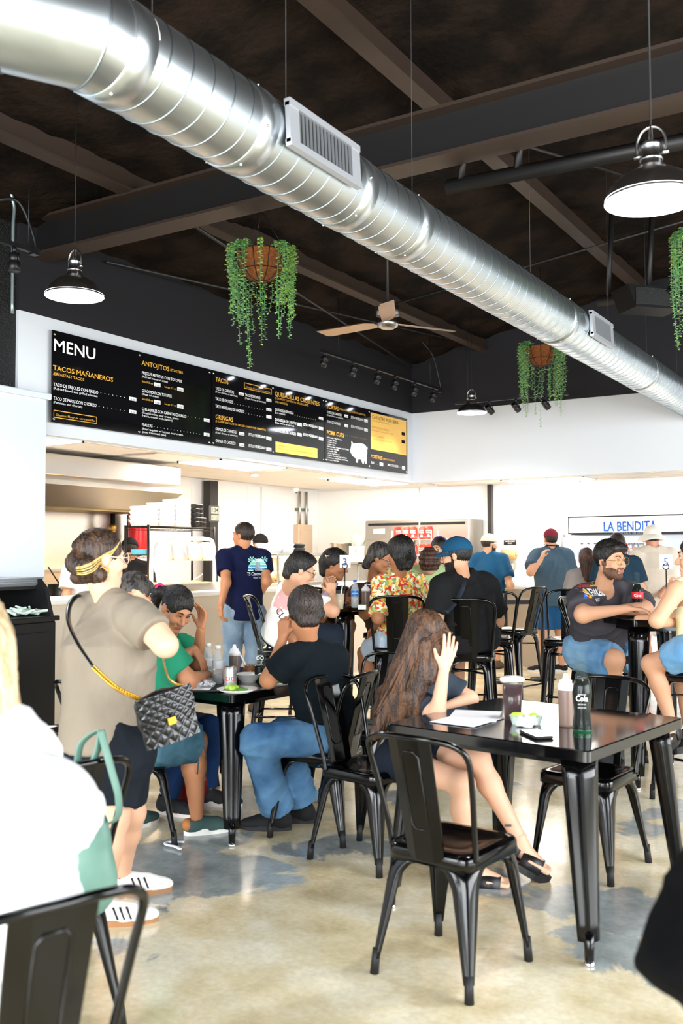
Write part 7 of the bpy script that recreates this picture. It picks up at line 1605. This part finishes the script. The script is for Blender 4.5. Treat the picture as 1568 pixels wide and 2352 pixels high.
# ---- woman in yellow at the right edge
w = Person('woman in a pale yellow top and denim shorts, cropped by the right edge', ST['yellow'], cv(-.9, .42), 'sit', 1.66, .76, .15, sk='light', res=.0125, face=cv(-.9, .35, -.05),
  over=dict(head=(1598, 1280, 5.6), neck=(1606, 1335, 5.65), shL=(1552, 1352, 5.55), shR=(1640, 1350, 5.9), elL=(1508, 1425, 5.5), wrL=(1560, 1432, 5.9), hipL=(1575, 1500, 5.6), knL=(1495, 1525, 5.75), anL=(1540, 1662, 5.7), hipR=(1640, 1490, 5.8), knR=(1560, 1530, 6.0), anR=(1580, 1668, 5.95)))
w.hand('L', cv(.7, .6, 0), (0, 0, -1), .4); w.foot('L', cv(-.6, -.6, -.15)); w.finish(); w.hd.hair('up', w.o, HR['black'], .007); w.hd.eyes(w.o)
MB().tube([w.hd.p(.08, -.005 + .013 * cos(a), -.05 + .014 * sin(a)) for a in np.linspace(0, 2 * pi, 17)[:-1]], .0035, n=5, closed=True).build('earring', mat('gold', '#c99a3a', .25, metal=1), w.o)
w.shirt(cloth('yellow', '#f0e6b0', '#f6eec2'), 0, .06, .7, top=-.9, name='top'); w.legs(denim('short2', '#4d7fa8', '#7aa5c6'), .26, 'shorts', 1.4)
sandal(w.o, w.J['anL'], cv(-.6, -.6, -.15), (0, 0, 1)); sandal(w.o, w.J['anR'], cv(-.6, -.6, -.1), (0, 0, 1))

# ---- kitchen staff
def cook(px, X, H, lab, fd, face, capm, shm, sk='light', **kw):
    p = PX(px, 1272, X); p.z = 0; w = Person(lab, p, fd, 'stand', H, sk=sk, res=.018, face=face, **kw); w.finish(); w.hd.hair('fade', w.o, HR['dark'], .011); w.hd.eyes(w.o)
    if capm: w.hd.cap(w.o, capm)
    w.shirt(shm, .7, .08, 1.3); w.legs(cloth('black4', '#141417', '#1b1b1e'), .95); w.shoes(mat('shoe_dk', '#1d1d20', .6), mat('sole_w', '#cfcfcf', .6)); return w
cook(597, -7.15, 1.70, 'kitchen worker in a black cap behind the counter, beside the man in navy', cv(.3, -.95), cv(.65, -.75, -.1), cloth('blackcap', '#161618', '#1d1d20', .1), cloth('blackshirt', '#1c1c1f', '#232326'))
cook(298, -7.25, 1.62, 'kitchen worker in a black shirt and cap behind the wire shelf', cv(-.3, .95), cv(-.2, .95, -.3), cloth('blackcap', '#161618', '#1d1d20', .1), cloth('blackshirt', '#1c1c1f', '#232326'))
cook(190, -7.2, 1.62, 'kitchen worker in a white tee cooking at the stove, hidden by the standing woman', cv(-.8, .5), cv(-.8, .5, -.3), None, cloth('whitetee2', '#efefef', '#ffffff'), over=dict(elR=PX(172, 1330, -7.2), wrR=PX(150, 1365, -7.35)))

# ---- person in black, very near, cut off by the right edge
p = PD(1895, 1272, 1.55); p.z = 0
w = Person('person in black cut off by the lower right edge of the picture', p, cv(.3, .95), 'sit', 1.7, .45, .1, sk='light', res=.014, bulk=(1.1, 1.2), over=dict(shL=(1720, 1880, 1.55), elL=(1618, 2190, 1.48), wrL=(1720, 2420, 1.5)))
w.finish(); w.hd.hair('short', w.o, HR['dark'], .012); w.hd.eyes(w.o); w.shirt(mat('cloth_blackloose', '#030304', .9, bump=.6, bscale=8, spec=.1), 1.3, .1, 2.2, sl_r=.085); w.legs(cloth('black4', '#141417', '#1b1b1e'), .95); w.shoes(mat('shoe_dk', '#1d1d20', .6), mat('sole_w', '#cfcfcf', .6))
dup(chair0, p, front(*cv(.3, .95).xy), 'black metal chair under the person in black at the lower right edge', G1)
